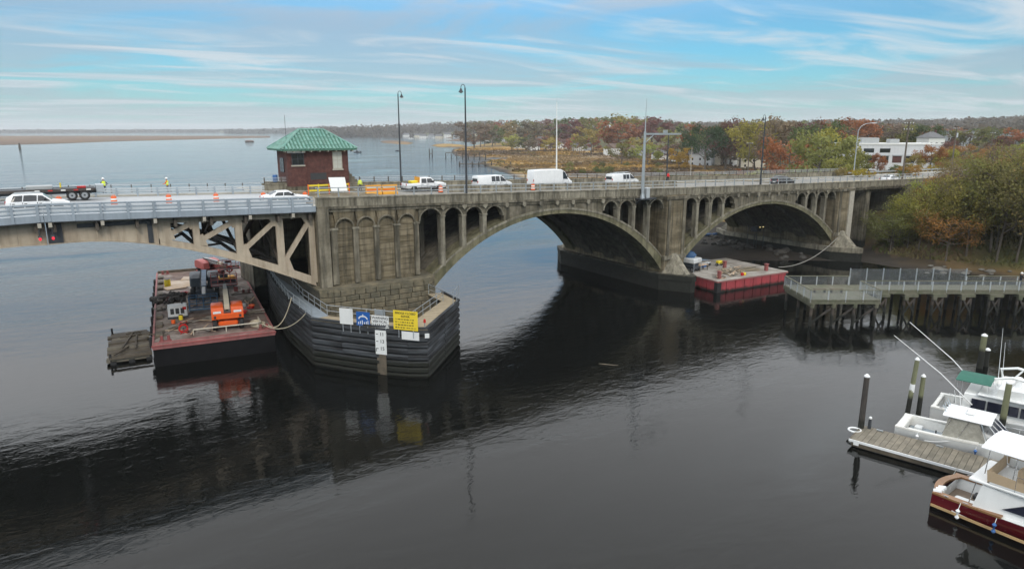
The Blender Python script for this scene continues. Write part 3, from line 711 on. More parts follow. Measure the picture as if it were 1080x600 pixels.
# ================================================================ bascule span
XC = -71.2
ZL = ([0, 3.4, 7, 10.8, 14.9, 19.3, 22.6, 30], [12.65, 12.58, 12.18, 11.22, 9.72, 7.81, 6.25, 3.0])
def bascule_leaf(sgn, label):
    t = thing('bascule_leaf', label, 'bridge span')
    X = lambda d: XC + sgn * (.03 + d)          # d: distance from the centre joint
    pf = np.polyfit(ZL[0][:7], ZL[1][:7], 3); zl = lambda d: float(np.polyval(pf, d + .03)); zt = lambda d: zr(X(d)) - .52
    end = 22.4
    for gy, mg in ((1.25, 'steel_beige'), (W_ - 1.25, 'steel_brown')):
        y0, y1 = gy - .14, gy + .14
        pl = lambda pts, nm, a=y0, b=y1, m=mg: MB().prism([(X(p[0]), p[1]) for p in pts], a, b).build(nm, m, t)
        ds = np.linspace(0, 8.4, 8)
        pl([(d, zl(d)) for d in ds] + [(d, zt(d)) for d in ds[::-1]], 'web_plate')
        MB().loft([[(X(d), y0 - .14, zl(d) - .1), (X(d), y1 + .14, zl(d) - .1), (X(d), y1 + .14, zl(d)), (X(d), y0 - .14, zl(d))] for d in np.linspace(0, end, 16)]).build('bottom_flange', mg, t)
        MB().loft([[(X(d), y0 - .12, zt(d)), (X(d), y1 + .12, zt(d)), (X(d), y1 + .12, zt(d) + .16), (X(d), y0 - .12, zt(d) + .16)] for d in np.linspace(0, end, 8)]).build('top_flange', mg, t)
        for d in np.arange(.5, 8.3, 1.55):
            MB().box((X(d) - .05, y0 - .07, zl(d)), (X(d) + .05, y0 + .01, zt(d))).build('web_stiffener', mg, t)
        V = [8.9, 11.5, 15.25, 19.1, end]
        ds = np.linspace(8.3, end, 14)
        pl([(d, zl(d)) for d in ds] + [(d, zl(d) + .48 + .30 * (d - 8.3) / 14) for d in ds[::-1]], 'bottom_chord')
        pl([(d, zt(d)) for d in ds] + [(d, zt(d) - .5) for d in ds[::-1]], 'top_chord')
        for i, d in enumerate(V):
            wd = (.5, .30, .34, .36, .42)[i]
            pl([(d - wd, zl(d - wd) + .3), (d + wd, zl(d + wd) + .3), (d + wd, zt(d) - .2), (d - wd, zt(d) - .2)], 'vertical', y0 - .012, y1 + .012)
        for i in range(4):
            a, b = V[i], V[i + 1]; pa, pb = Vector((X(a), gy, zl(a) + .75)), Vector((X(b), gy, zt(b) - .4))
            MB().bar(pa, pb, .26, .46).build('diagonal', mg, t)
            g = .55 + .10 * i      # gusset plates where the diagonal lands
            pl([(a + .2, zl(a) + .5), (a + .2 + g * 1.1, zl(a + g) + .55), (a + .2 + g * .55, zl(a) + 1.0 + g * .8), (a + .2, zl(a) + .6 + g * 1.2)], 'gusset', y0 - .022, y1 + .022)
            pl([(b - .2, zt(b) - .3), (b - .2 - g * 1.1, zt(b) - .3), (b - .2 - g * .5, zt(b) - 1.05 - g * .2), (b - .2, zt(b) - .5 - g)], 'gusset', y0 - .022, y1 + .022)
    # floor system
    for d in np.arange(.6, 22, 3.05):
        MB().box((X(d) - .12, .3, zt(d) - .75), (X(d) + .12, W_ - .3, zt(d) + .1)).build('floor_beam', 'steel_brown', t)
    for y in np.arange(3.2, W_ - 2.5, 1.9):
        MB().loft([[(X(d), y, zt(d) + .1), (X(d), y + .14, zt(d) + .1), (X(d), y + .14, zr(X(d)) - .1), (X(d), y, zr(X(d)) - .1)] for d in (0, 7, 14, end)]).build('stringer', 'steel_brown', t)
    for i, d in enumerate((11.5, 15.25, 19.1)):       # sway frames between the girders
        for p, q in (((1.3, zl(d) + .5), (W_ / 2, zt(d) - .5)), ((W_ - 1.3, zl(d) + .5), (W_ / 2, zt(d) - .5)), ((1.3, zl(d) + .4), (W_ - 1.3, zl(d) + .4))):
            MB().bar((X(d), p[0], p[1]), (X(d), q[0], q[1]), .24, .28).build('sway_brace', 'steel_brown', t)
    V = [8.9, 11.5, 15.25, 19.1, end]
    for i in range(4):
        for s_ in (0, 1):
            ya, yb = (1.3, W_ / 2) if s_ == 0 else (W_ - 1.3, W_ / 2)
            MB().bar((X(V[i]), ya, zl(V[i]) + .35), (X(V[i + 1]), yb, zl(V[i + 1]) + .35), .2, .2).build('lateral_brace', 'steel_brown', t)
    # deck, sidewalks, fascia
    def rib(y0, y1, f0, f1, nm, m): MB().loft([[(X(d), y0, f0(X(d))), (X(d), y1, f0(X(d))), (X(d), y1, f1(X(d))), (X(d), y0, f1(X(d)))] for d in np.linspace(-.01, 22.52, 9)]).build(nm, m, t)
    rib(2.5, W_ - 2.5, lambda x: zr(x) - .12, lambda x: zr(x), 'grid_deck', 'grid_steel')
    for a, b in ((.2, 2.45), (W_ - 2.45, W_ - .2)): rib(a, b, lambda x: zr(x) - .10, lambda x: zr(x) + .12, 'sidewalk_plate', 'steel_light' if a < 5 else 'sidewalk')
    rib(0, .18, lambda x: zr(x) - .36, lambda x: zr(x) + .20, 'fascia_beam', 'steel_grey'); rib(-.05, .24, lambda x: zr(x) - .43, lambda x: zr(x) - .36, 'fascia_flange', 'steel_dark')
    rib(W_ - .18, W_, lambda x: zr(x) - .40, lambda x: zr(x) + .15, 'fascia_beam', 'steel_grey')
    rib(10.86, 10.96, lambda x: zr(x) + .002, lambda x: zr(x) + .012, 'lane_marking', 'road_yellow'); rib(11.1, 11.2, lambda x: zr(x) + .002, lambda x: zr(x) + .012, 'lane_marking', 'road_yellow')
    # outer railing
    posts = [0.34] + list(np.arange(2.05, 22, 2.02))
    for i, d in enumerate(posts):
        x = X(d); z = zr(x)
        MB().box((x - .10, -.10, z - .35), (x + .10, .10, z + 1.14)).build('railing_post', 'steel_grey', t)
        MB().box((x - .05, W_ - .16, z), (x + .05, W_ - .04, z + 1.15)).build('railing_post', 'steel_brown', t)
        if i % 2 == 0:
            MB().prism([(-.05, z - .435), (.9, z - .435), (.9, z - 1.0), (.25, z - 1.0), (-.05, z - .82)], x - .13, x + .13, 'x').build('sidewalk_bracket', 'stone_trim', t)
            MB().bar((x, .1, z - .6), (x, 1.2, z - .75), .2, .25).build('bracket_arm', 'steel_brown', t)
    for h, hh in ((.36, .17), (.70, .15), (1.04, .15)):
        MB().loft([[(X(d), .11, zr(X(d)) + h - hh / 2), (X(d), .17, zr(X(d)) + h - hh / 2), (X(d), .17, zr(X(d)) + h + hh / 2), (X(d), .11, zr(X(d)) + h + hh / 2)] for d in np.linspace(-.02, 22.3, 6)]).build('rail', 'steel_grey', t)
    for h in (.35, .72, 1.1): MB().tube([(X(d), W_ - .1, zr(X(d)) + h) for d in np.linspace(-.02, 22.3, 6)], .04, 5).build('rail', 'steel_light', t)
    # traffic rails between roadway and sidewalks
    for yy in (2.45, W_ - 2.45):
        for d in np.arange(.4, 22, 2.02): MB().box((X(d) - .07, yy - .07, zr(X(d))), (X(d) + .07, yy + .07, zr(X(d)) + .92)).build('barrier_post', 'steel_grey', t)
        for h in (.30, .60, .86): MB().loft([[(X(d), yy + .07, zr(X(d)) + h - .09), (X(d), yy + .16, zr(X(d)) + h - .09), (X(d), yy + .16, zr(X(d)) + h + .09), (X(d), yy + .07, zr(X(d)) + h + .09)] for d in np.linspace(-.02, 22.3, 6)]).build('traffic_rail', 'steel_light', t)
    return t, X, zl, zt
leafR = bascule_leaf(1, 'beige steel bascule leaf with diagonal truss panels springing from the brick-topped pier')
leafL = bascule_leaf(-1, 'beige bascule leaf with solid plate girder, beyond the red lamp joint from the house')
t, X, zl, zt = leafR
MB().box((X(2.2), .98, zt(3) - .55), (X(7.6), 1.08, zt(3) - .2)).build('cable_tray', 'steel_dark', t); MB().box((X(7.5), .95, zl(7.5)), (X(7.9), 1.08, zt(7.5))).build('splice_plate', 'steel_dark', t)
MB().box((X(.05), .92, zl(0) + .05), (X(1.1), 1.08, zt(0) - .1)).build('joint_plate', 'steel_dark', t)
# navigation lights hanging under the centre joint
m = bpy.data.materials.new('lamp_red'); m.use_nodes = True; b = m.node_tree.nodes['Principled BSDF']; b.inputs['Base Color'].default_value = (.6, .02, .04, 1); b.inputs['Emission Color'].default_value = (1, .04, .07, 1); b.inputs['Emission Strength'].default_value = .55; MATS['lamp_red'] = m
for i, x in enumerate((XC - .45, XC + .45)):
    z = zr(x) - 1.0
    nl = thing('navigation_light', 'red navigation lamp hanging under the bascule centre joint', 'lamp', (x, -.15, z - .75), group='navigation lamps under the bascule joint')
    MB().cyl((0, 0, .2), (0, 0, .8), .05).build('hanger', 'steel_dark', nl); MB().cyl((0, 0, .18), (0, 0, .30), .17, .12, 10).build('cap', 'steel_dark', nl); MB().sphere((0, 0, .04), (.11, .11, .15)).build('lens', 'lamp_red', nl, True)
# dark trunnion chamber behind the last panel is the recessed pier wall

# opposite bascule pier that carries the other leaf
wp = thing('bascule_tower_pier', 'concrete pier carrying the plate-girder leaf on the far side of the channel', 'pier', (-93.9, 0, 0))
MB().box((-11, .25, -2.5), (0, W_ - .25, zr(-99) - .4)).build('shaft', 'concrete_wall', wp); MB().box((-11.6, -1.6, -2.5), (.5, W_ + 1.6, 5.8)).build('base', 'stone', wp); MB().box((-40, .3, zr(-99) - .4), (0, W_ - .3, zr(-99) - .02)).build('deck', 'asphalt', wp)
for yy in (-.1, W_ - .32): MB().box((-40, yy, zr(-99) - .5), (0, yy + .42, zr(-99) + 1.0)).build('parapet', 'concrete_pale', wp)
MB().box((-26, .4, -2.5), (-22, W_ - .4, zr(-99) - .4)).build('approach_pier', 'concrete', wp)
# ================================================================ operator's house
HY = 20.7
hx0, hx1 = onY(305, 195, HY).x, onY(368.5, 195, HY).x; hz = zr(-43) + .15
hz1 = onY(330, 157, HY).z
house = thing('control_house', 'red brick bridge operator house with green tiled hip roof', 'building', (hx0, HY, hz))
HL = hx1 - hx0; HD = 4.9; HH = hz1 - hz
def wallpoly(k=0.0): return [(.35 - k * .4, -k), (HL + k, -k), (HL + k, HD + k), (-k, HD + k), (-k, .35 - k * .4)]
MB().prism(wallpoly(), .55, HH, 'z').build('wall', 'brick', house)
MB().prism(wallpoly(.10), -1.2, .55, 'z').build('plinth', 'concrete', house)
MB().prism(wallpoly(.06), HH - .28, HH - .02, 'z').build('frieze', 'stone_trim', house)
# brick courses too fine to separate; openings with frames, sills and lintels are built
def window(x0, x1, z0, z1, glass, y=-.02, bars=(1, 1), lintel=None):
    w_ = MB().box((x0, y - .03, z0), (x1, y + .06, z1)).build('window', glass, house)
    f = MB(); e = .09
    f.box((x0 - e, y - .07, z0 - e), (x0, y + .02, z1 + e)); f.box((x1, y - .07, z0 - e), (x1 + e, y + .02, z1 + e)); f.box((x0, y - .07, z1), (x1, y + .02, z1 + e)); f.box((x0, y - .07, z0 - e), (x1, y + .02, z0))
    for i in range(1, bars[0]): xx = x0 + (x1 - x0) * i / bars[0]; f.box((xx - .025, y - .05, z0), (xx + .025, y + .01, z1))
    for i in range(1, bars[1]): zz = z0 + (z1 - z0) * i / bars[1]; f.box((x0, y - .05, zz - .025), (x1, y + .01, zz + .025))
    f.build('frame', 'stone_trim' if glass == 'glass_blind' else 'steel_dark', w_)
    MB().box((x0 - .18, y - .16, z0 - e - .16), (x1 + .18, y + .02, z0 - e)).build('sill', 'stone_trim', w_)
    if lintel: MB().box((x0 - .6, y - .10, z1 + .12), (x1 + .3, y + .02, z1 + .42)).build('lintel', lintel, w_)
X_ = lambda px: onY(px, 180, HY).x - hx0; Z_ = lambda py, px: onY(px, py, HY).z - hz
window(X_(309), X_(320.5), Z_(173.5, 315), Z_(162.5, 315), 'glass_dark', bars=(2, 2), lintel='white_paint')
window(X_(352), X_(360.5), Z_(177.5, 356), Z_(160.5, 356), 'glass_blind', bars=(2, 4))
MB().box((X_(327), -.05, Z_(189.5, 335)), (X_(344), .02, Z_(182.5, 335))).build('notice_board', 'slate_board', house)
MB().box((X_(324.5), -.07, .5), (X_(326), .01, HH - .3)).build('downpipe', 'brick', house)
sw = MB().add([(-.02, 1.6, 2.3), (-.02, 3.4, 2.3), (-.02, 3.4, 4.1), (-.02, 1.6, 4.1), (-.10, 1.6, 2.3), (-.10, 3.4, 2.3), (-.10, 3.4, 4.1), (-.10, 1.6, 4.1)], [(0, 1, 2, 3), (4, 5, 6, 7), (0, 1, 5, 4), (1, 2, 6, 5), (2, 3, 7, 6), (3, 0, 4, 7)]).build('window', 'glass_dark', house)
# hip roof with individual tile rolls
eav = .95; ez = HH - .05; rz_ = onY(330, 137.3, HY + HD / 2).z - hz
E0 = [(-eav, -eav), (HL + eav, -eav), (HL + eav, HD + eav), (-eav, HD + eav)]; run = HD / 2 + eav
R0, R1 = (-eav + run * .98, HD / 2), (HL + eav - run * .98, HD / 2)
ro = MB().add([(x, y, ez) for x, y in E0] + [(*R0, rz_), (*R1, rz_)] + [(x, y, ez - .16) for x, y in E0], [(0, 1, 5, 4), (1, 2, 5), (2, 3, 4, 5), (3, 0, 4), (0, 6, 7, 1), (1, 7, 8, 2), (2, 8, 9, 3), (3, 9, 6, 0), (6, 9, 8, 7)]).build('roof', 'roof_green_dark', house)
def slope_tiles(a, b, ra, rb):
    "rolls up one roof slope, each cut into courses: every roll is a tile strip of its own"
    a, b, ra, rb = [Vector(p) for p in (a, b, ra, rb)]; L = (b - a).length; n = int(L / .46); d = (b - a).normalized()
    upd = (ra - a) - d * (ra - a).dot(d); H_ = upd.length; upn = upd.normalized(); nn = d.cross(upn).normalized()
    if nn.z < 0: nn = -nn
    ia = (ra - a).dot(d); ib = (rb - a).dot(d)
    for i in range(n):
        s0 = (i + .5) * L / n; top = H_
        if s0 < ia: top = H_ * s0 / max(ia, .01)
        if s0 > ib: top = min(top, H_ * (L - s0) / max(L - ib, .01))
        if top < .25: continue
        m = MB(); k = max(1, int(top / .75)); 
        for j in range(k):
            t0, t1 = top * j / k - .03, top * (j + 1) / k; r0, r1 = .155, .125
            q = lambda t_, r_: [a + d * (s0 + r_ * math.cos(th)) + upn * t_ + nn * (r_ * .75 * math.sin(th) + .02 + (.03 if t_ == t0 else 0)) for th in np.linspace(0, math.pi, 6)]
            m.loft([q(t0, r0), q(t1, r1)], closed=True)
        m.build('roof_tile_row', 'roof_green', ro)
z3 = lambda p, z: (p[0], p[1], z)
slope_tiles(z3(E0[0], ez), z3(E0[1], ez), z3(R0, rz_), z3(R1, rz_)); slope_tiles(z3(E0[3], ez), z3(E0[0], ez), z3(R0, rz_), z3(R0, rz_)); slope_tiles(z3(E0[1], ez), z3(E0[2], ez), z3(R1, rz_), z3(R1, rz_))
for p, q in ((z3(E0[0], ez), z3(R0, rz_)), (z3(E0[1], ez), z3(R1, rz_)), (z3(R0, rz_), z3(R1, rz_)), (z3(E0[3], ez), z3(R0, rz_)), (z3(E0[2], ez), z3(R1, rz_))):
    MB().tube([Vector(p) + Vector((0, 0, .08)), Vector(q) + Vector((0, 0, .08))], .16, 6).build('ridge_cap', 'roof_green', ro)
for i in range(9): x = -.4 + (HL + .8) * i / 8; MB().box((x - .07, -.85, ez - .34), (x + .07, -.02, ez - .16)).build('rafter_end', 'stone_trim', ro)
MB().tube([(R0[0] - 2.2, .6, ez + 1.2), (R0[0] - 2.2, .6, ez + 4.2)], .025, 5).build('antenna', 'steel_dark', ro)
# stair and landing at the ends of the house
MB().box((-2.1, 1.2, -1.2), (-.12, 4.2, 1.1)).build('landing', 'concrete', house)
st = MB()
for i in range(7): st.box((HL + .15 + i * .33, 1.0, -1.0), (HL + .15 + (i + 1) * .33, 3.0, 2.2 - i * .36))
st.build('stair', 'concrete_dark', house)
bar = MB(); bar.loft([[(-1.2 + .32 * math.cos(a) * k, 1.9 + .32 * math.sin(a) * k, z) for a in np.linspace(0, 6.283, 13)[:-1]] for z, k in ((1.1, .9), (1.3, 1), (1.8, 1.03), (2.0, .92))])
b_ = bar.build('blue_drum', 'blue_plastic', None, True, loc=(hx0, HY, hz)); tag(b_, 'blue plastic drum on the landing beside the brick house', 'drum')
# pier block that carries the house
MB().box((-50.6, W_ - .3, -2), (-36.0, 29.5, hz - 1.15)).build('house_pier', 'concrete', bridge)
flat('house_walk', W_ - .4, 29.4, .13, 'sidewalk', -50.4, -36.2)
# small yellow work barrier and white notice panel in front of the house
wb = thing('work_barrier', 'yellow and red steel pedestrian barrier in front of the brick house', 'barrier', (onY(325.5, 197, 15).x, 15.2, zr(-44)))
L = onY(368, 195, 15.2).x - wb.location.x
for z in (.55, 1.15): MB().box((0, -.04, z - .09), (L, .04, z + .09)).build('rail', 'safety_yellow', wb)
for i in range(5): MB().box((L * i / 4 - .05, -.05, 0), (L * i / 4 + .05, .05, 1.3)).build('post', 'safety_yellow' if i % 2 else 'safety_orange', wb)
pn = thing('notice_board', 'large blank white panel leaning on the yellow barrier by the house', 'sign board', (onY(358, 196, 14.6).x, 14.6, zr(-42) + .02))
MB().add([(-1.05, 0, .45), (1.0, 0, .4), (.85, .35, 2.05), (-1.2, .35, 2.1), (-1.05, .06, .45), (1.0, .06, .4), (.85, .41, 2.05), (-1.2, .41, 2.1)], [(0, 1, 2, 3), (7, 6, 5, 4), (0, 4, 5, 1), (1, 5, 6, 2), (2, 6, 7, 3), (3, 7, 4, 0)]).build('panel', 'board_white', pn)
for x in (-.8, .7): MB().bar((x, .1, 0), (x, .42, 2.0), .06, .06).build('leg', 'timber_tan', pn)
for i, (px, yy) in enumerate(((394, 13.4), (411, 13.6))):
    q = onY(px, 204, yy); ob = thing('water_barrier', 'orange plastic water-filled barrier standing behind the arch parapet', 'barrier', (q.x, yy, zr(q.x)), group='orange water barriers')
    MB().prism([(-.32, 0), (.32, 0), (.30, .25), (.12, .5), (.12, 1.15), (-.12, 1.15), (-.12, .5), (-.30, .25)], -1.0, 1.0, 'x').build('shell', 'barrier_orange', ob)
    for z in (.62, .92): MB().box((-.9, -.14, z - .07), (.9, -.1, z + .07)).build('reflector_band', 'safety_white' if z > .7 else 'safety_orange', ob)
    MB().box((-1.0, -.13, 1.15), (1.0, .13, 1.2)).build('cap', 'barrier_orange', ob)
# ================================================================ fender with signs
FP = [(-46.6, 44), (-48.8, 23), (-50.5, 11), (-51.3, 3.1), (-51.4, -5.3), (-49.5, -8.1), (-47.3, -11), (-45.2, -13.3), (-43.6, -14.3), (-36.2, -6.7), (-35.9, -2.2)]
fender = thing('timber_fender', 'pointed black timber fender wrapped round the bascule pier', 'fender', (0, 0, 0))
def off(path, k):
    "offset a polyline sideways (towards the pier for positive k)"
    o = []
    for i, p in enumerate(path):
        a = Vector(path[max(i - 1, 0)]); b = Vector(path[min(i + 1, len(path) - 1)]); d = (b - a).normalized(); n = Vector((-d.y, d.x))
        k2 = k
        if 0 < i < len(path) - 1:
            d1 = (Vector(p) - a).normalized(); d2 = (b - Vector(p)).normalized(); k2 = k / max(.45, math.sqrt((1 + d1.dot(d2)) / 2))
        o.append((p[0] + n.x * k2, p[1] + n.y * k2))
    return o
TOP = 4.45
inn = off(FP, .5); out_ = FP
rows = 8; hrow = .60
for r in range(rows):
    z1 = TOP - .02 - r * hrow; z0 = z1 - hrow + .09
    for i in range(len(FP) - 1):
        a, b, c, d = FP[i], FP[i + 1], inn[i + 1], inn[i]
        L = math.hypot(b[0] - a[0], b[1] - a[1]); ns = max(1, int(round(L / 7.0)))
        for s_ in range(ns):
            t0, t1 = s_ / ns + .004, (s_ + 1) / ns - .004
            lp = lambda p, q, t: (p[0] + (q[0] - p[0]) * t, p[1] + (q[1] - p[1]) * t)
            sh = random.uniform(-.03, .03)
            A, B, C_, D = lp(a, b, t0), lp(a, b, t1), lp(d, c, t1), lp(d, c, t0)
            ins = lambda p, q, k: (p[0] + (q[0] - p[0]) * k, p[1] + (q[1] - p[1]) * k)
            m = MB(); m.loft([[(*ins(A, D, .22 + sh), z0), (*ins(B, C_, .22 + sh), z0), (*C_, z0), (*D, z0)], [(*ins(A, D, sh), z0 + .10), (*ins(B, C_, sh), z0 + .10), (*C_, z0 + .10), (*D, z0 + .10)], [(*ins(A, D, sh), z1 - .10), (*ins(B, C_, sh), z1 - .10), (*C_, z1 - .10), (*D, z1 - .10)], [(*ins(A, D, .22 + sh), z1), (*ins(B, C_, .22 + sh), z1), (*C_, z1), (*D, z1)]])
            m.build('wale', 'timber_dark', fender)
bk = off(FP, .75); bk2 = off(FP, .42)
MB().loft([[(*bk2[i], -2.5), (*bk[i], -2.5), (*bk[i], TOP - .15), (*bk2[i], TOP - .15)] for i in range(len(FP))]).build('backing', 'pile_black', fender)
# deck boards of the walkway on top
w0 = off(FP, .02); w1 = off(FP, 1.75)
for i in range(len(FP) - 1):
    a, b, c, d = w0[i], w0[i + 1], w1[i + 1], w1[i]; L = math.hypot(b[0] - a[0], b[1] - a[1]); n = max(1, int(L / .62))
    mt = 'timber_tan' if i >= 4 else 'steel_grey'
    for j in range(n):
        t0, t1 = j / n, (j + 1) / n - .05 / max(L / n, .1) / n
        q = lambda t: [(a[0] + (b[0] - a[0]) * t, a[1] + (b[1] - a[1]) * t), (d[0] + (c[0] - d[0]) * t, d[1] + (c[1] - d[1]) * t)]
        (p0, p3), (p1, p2) = q(t0), q(t1)
        m = MB(); m.loft([[(*p0, TOP), (*p1, TOP), (*p2, TOP), (*p3, TOP)], [(*p0, TOP + .07), (*p1, TOP + .07), (*p2, TOP + .07), (*p3, TOP + .07)]]); m.build('deck_board', mt, fender)
MB().loft([[(*off(FP, -.04)[i], TOP + .07), (*off(FP, .2)[i], TOP + .07), (*off(FP, .2)[i], TOP + .25), (*off(FP, -.04)[i], TOP + .25)] for i in range(len(FP))]).build('cap_timber', 'timber_dark', fender)
ri = off(FP, 1.6)
def railing(path, z, h, parent, m='galv', r=.035, step=2.0, rails=(.5, 1.0)):
    pts = []
    for i in range(len(path) - 1):
        a, b = Vector(path[i]), Vector(path[i + 1]); n = max(1, int(round((b - a).length / step)))
        for j in range(n): pts.append(a + (b - a) * j / n)
    pts.append(Vector(path[-1]))
    for p in pts: MB().cyl((p.x, p.y, z), (p.x, p.y, z + h), r, n=6).build('railing_post', m, parent)
    for k in rails: MB().tube([(p.x, p.y, z + h * k) for p in pts], r * .9, 6).build('rail', m, parent)
railing(ri, TOP + .07, 1.1, fender)
railing(off(FP, .1)[:5], TOP + .25, .95, fender)
railing([(-36.15, -6.5), (-36.9, -7.4), (-37.8, -8.3)], TOP + .2, 1.5, fender, step=1.1)
for i in range(9):
    y = -1 + i * 4.6; x = float(np.interp(y, [-5.3, 3.1, 11, 23, 44], [-51.4, -51.3, -50.5, -48.8, -46.6])); MB().cyl((x + 2.2, y, -2.5), (x + 2.2, y, 3.9), .22, n=8).build('pile', 'timber_wet', fender)
    MB().bar((x + .8, y, 3.6), (-49.0, y, 3.6), .3, .3).build('cross_timber', 'timber_wet', fender)
# ledger of odds and ends under the leaf, on the pier footing
pl_ = MB().prism([(-49.2, -.5), (-49.2, 21.5), (-47.6, 21.5), (-47.6, -.5)], 2.0, 4.2, 'z'); 
# ---- signs
fd = Vector((-45.2 + 49.5, -13.3 + 8.1, 0)).normalized(); fn = Vector((fd.y, -fd.x, 0)); fn = fn if fn.y < 0 else -fn
fang = math.atan2(fd.y, fd.x)
def sign(name, label, px0, px1, py0, py1, m, frame=True, proud=.12):
    "flat sign on the fender's slanted face; local x along the face, z up, -y out"
    # intersect pixel rays with the vertical plane of the face moved out by 'proud'
    P0 = Vector((-47.35, -10.7, 0)) + fn * proud
    def hit(x, y): d = Vector(ray(x, y)); C_ = Vector(_C); return C_ + d * ((P0 - C_).dot(fn) / d.dot(fn))
    a = hit(px0, (py0 + py1) / 2); b = hit(px1, (py0 + py1) / 2); zt_, zb_ = hit((px0 + px1) / 2, py0).z, hit((px0 + px1) / 2, py1).z
    wd = (b - a).length; c = (a + b) / 2
    s_ = thing(name, label, 'sign', (c.x, c.y, zb_), fang)
    hh = zt_ - zb_
    MB().box((-wd / 2, -.02, 0), (wd / 2, .02, hh), 0).build('panel', m, s_)
    if frame:
        for x in (-wd * .3, wd * .3): MB().box((x - .04, .021, -.75), (x + .04, .09, hh * .9)).build('sign_post', 'galv', s_)
    return s_, wd, hh
RX = (math.pi / 2, 0, 0)
sign('notice_sign', 'blank white square sign at the left of the row on the fender', 358.3, 372, 325.3, 341.7, 'sign_white')
s_, wd, hh = sign('emblem_sign', 'square blue sign with white arch emblem on the fender', 376, 390, 329, 343.5, 'sign_blue')
m = MB()
for i in range(9):
    a0, a1 = math.pi * i / 9, math.pi * (i + 1) / 9; R0_, R1_ = wd * .27, wd * .36
    m.add([(-math.cos(a0) * R0_, -.026, hh * .48 + math.sin(a0) * R0_ * .6), (-math.cos(a1) * R0_, -.026, hh * .48 + math.sin(a1) * R0_ * .6), (-math.cos(a1) * R1_, -.026, hh * .48 + math.sin(a1) * R1_ * .7), (-math.cos(a0) * R1_, -.026, hh * .48 + math.sin(a0) * R1_ * .7)], [(0, 1, 2, 3)])
for i, x in enumerate((-.34, -.2, -.06, .1, .24, .36)): m.box((wd * x - wd * .03, -.028, hh * (.1 + .03 * (i % 2))), (wd * x + wd * .03, -.024, hh * (.28 + .06 * (i % 3))))
m.box((-wd * .03, -.028, hh * .62), (wd * .03, -.024, hh * .84)); m.build('emblem', 'sign_white', s_)
s_, wd, hh = sign('clearance_sign', 'white sign lettered vertical clearance above the number gauge', 391.8, 410, 333, 345.5, 'sign_white')
for i, tx in enumerate(('WARNING', 'VERTICAL', 'CLEARANCE')): text_obj('lettering', tx, hh * .30, 'sign_black', s_, (0, -.025, hh * (.80 - .30 * i)), RX)
MB().box((-wd * .24, .0, hh + .05), (wd * .2, .12, hh + .55)).build('lamp_box', 'galv', s_)
for x in (-wd * .28, wd * .26): MB().box((x - .05, .03, hh - .1), (x + .05, .1, hh + .6)).build('sign_post', 'galv', s_)
s_, wd, hh = sign('warning_sign', 'yellow sign with lines of black lettering on the fender point', 415, 440.5, 328, 348, 'sign_yellow', proud=.16)
for i, tx in enumerate(('BRIDGE CLOSED', 'REPAIR')): text_obj('lettering', tx, hh * .155, 'sign_black', s_, (0, -.025, hh * (.87 - .165 * i)), RX)
rr = random.Random(2)
for i in range(4):
    x = -wd * .42; m = MB(); z = hh * (.55 - .145 * i)
    while x < wd * .36:
        l = rr.uniform(.10, .26); n = max(2, int(l / .055))
        for j in range(n): m.box((x + j * .06, -.027, z - hh * .035), (x + j * .06 + rr.choice((.02, .035, .045)), -.024, z + hh * .035))
        x += n * .06 + .07
    m.build('lettering', 'sign_black', s_)['kind'] = 'stuff'
sign('small_plate', 'small white plate below the yellow sign on the fender', 423.8, 442, 350, 358.5, 'sign_white', False, .10)
s_, wd, hh = sign('clearance_gauge', 'white vertical gauge board numbered 11, 13, 15 on the fender', 396, 407.5, 348.5, 373.5, 'sign_white', False, .14)
for i, tx in enumerate(('11', '13', '15')):
    z = hh * (.84 - .30 * i); text_obj('numeral', tx, hh * .2, 'sign_black', s_, (wd * .12, -.025, z), RX); MB().box((-wd * .42, -.028, z - .03), (-wd * .22, -.022, z + .03)).build('tick', 'sign_black', s_)
MB().box((-wd * .42, .0, -2.4), (wd * .42, .06, 0)).build('backing_board', 'timber_wet', s_)
q = thing('marker_lamp', 'small red marker lamp on the corner post of the fender', 'lamp', (-43.75, -14.0, TOP + .25)); MB().cyl((0, 0, 0), (0, 0, .4), .05).build('stem', 'galv', q); MB().cyl((0, 0, .4), (0, 0, .7), .13, .1, 8).build('lens', 'light_red', q)
sp = MB().box((-.2, -.02, 0), (.2, .02, .42)).build('corner_plate', 'sign_white', None, loc=(-43.75, -14.42, 3.75)); tag(sp, 'tiny white plate at the very point of the black fender', 'sign'); sp.rotation_euler.z = R_(-20)
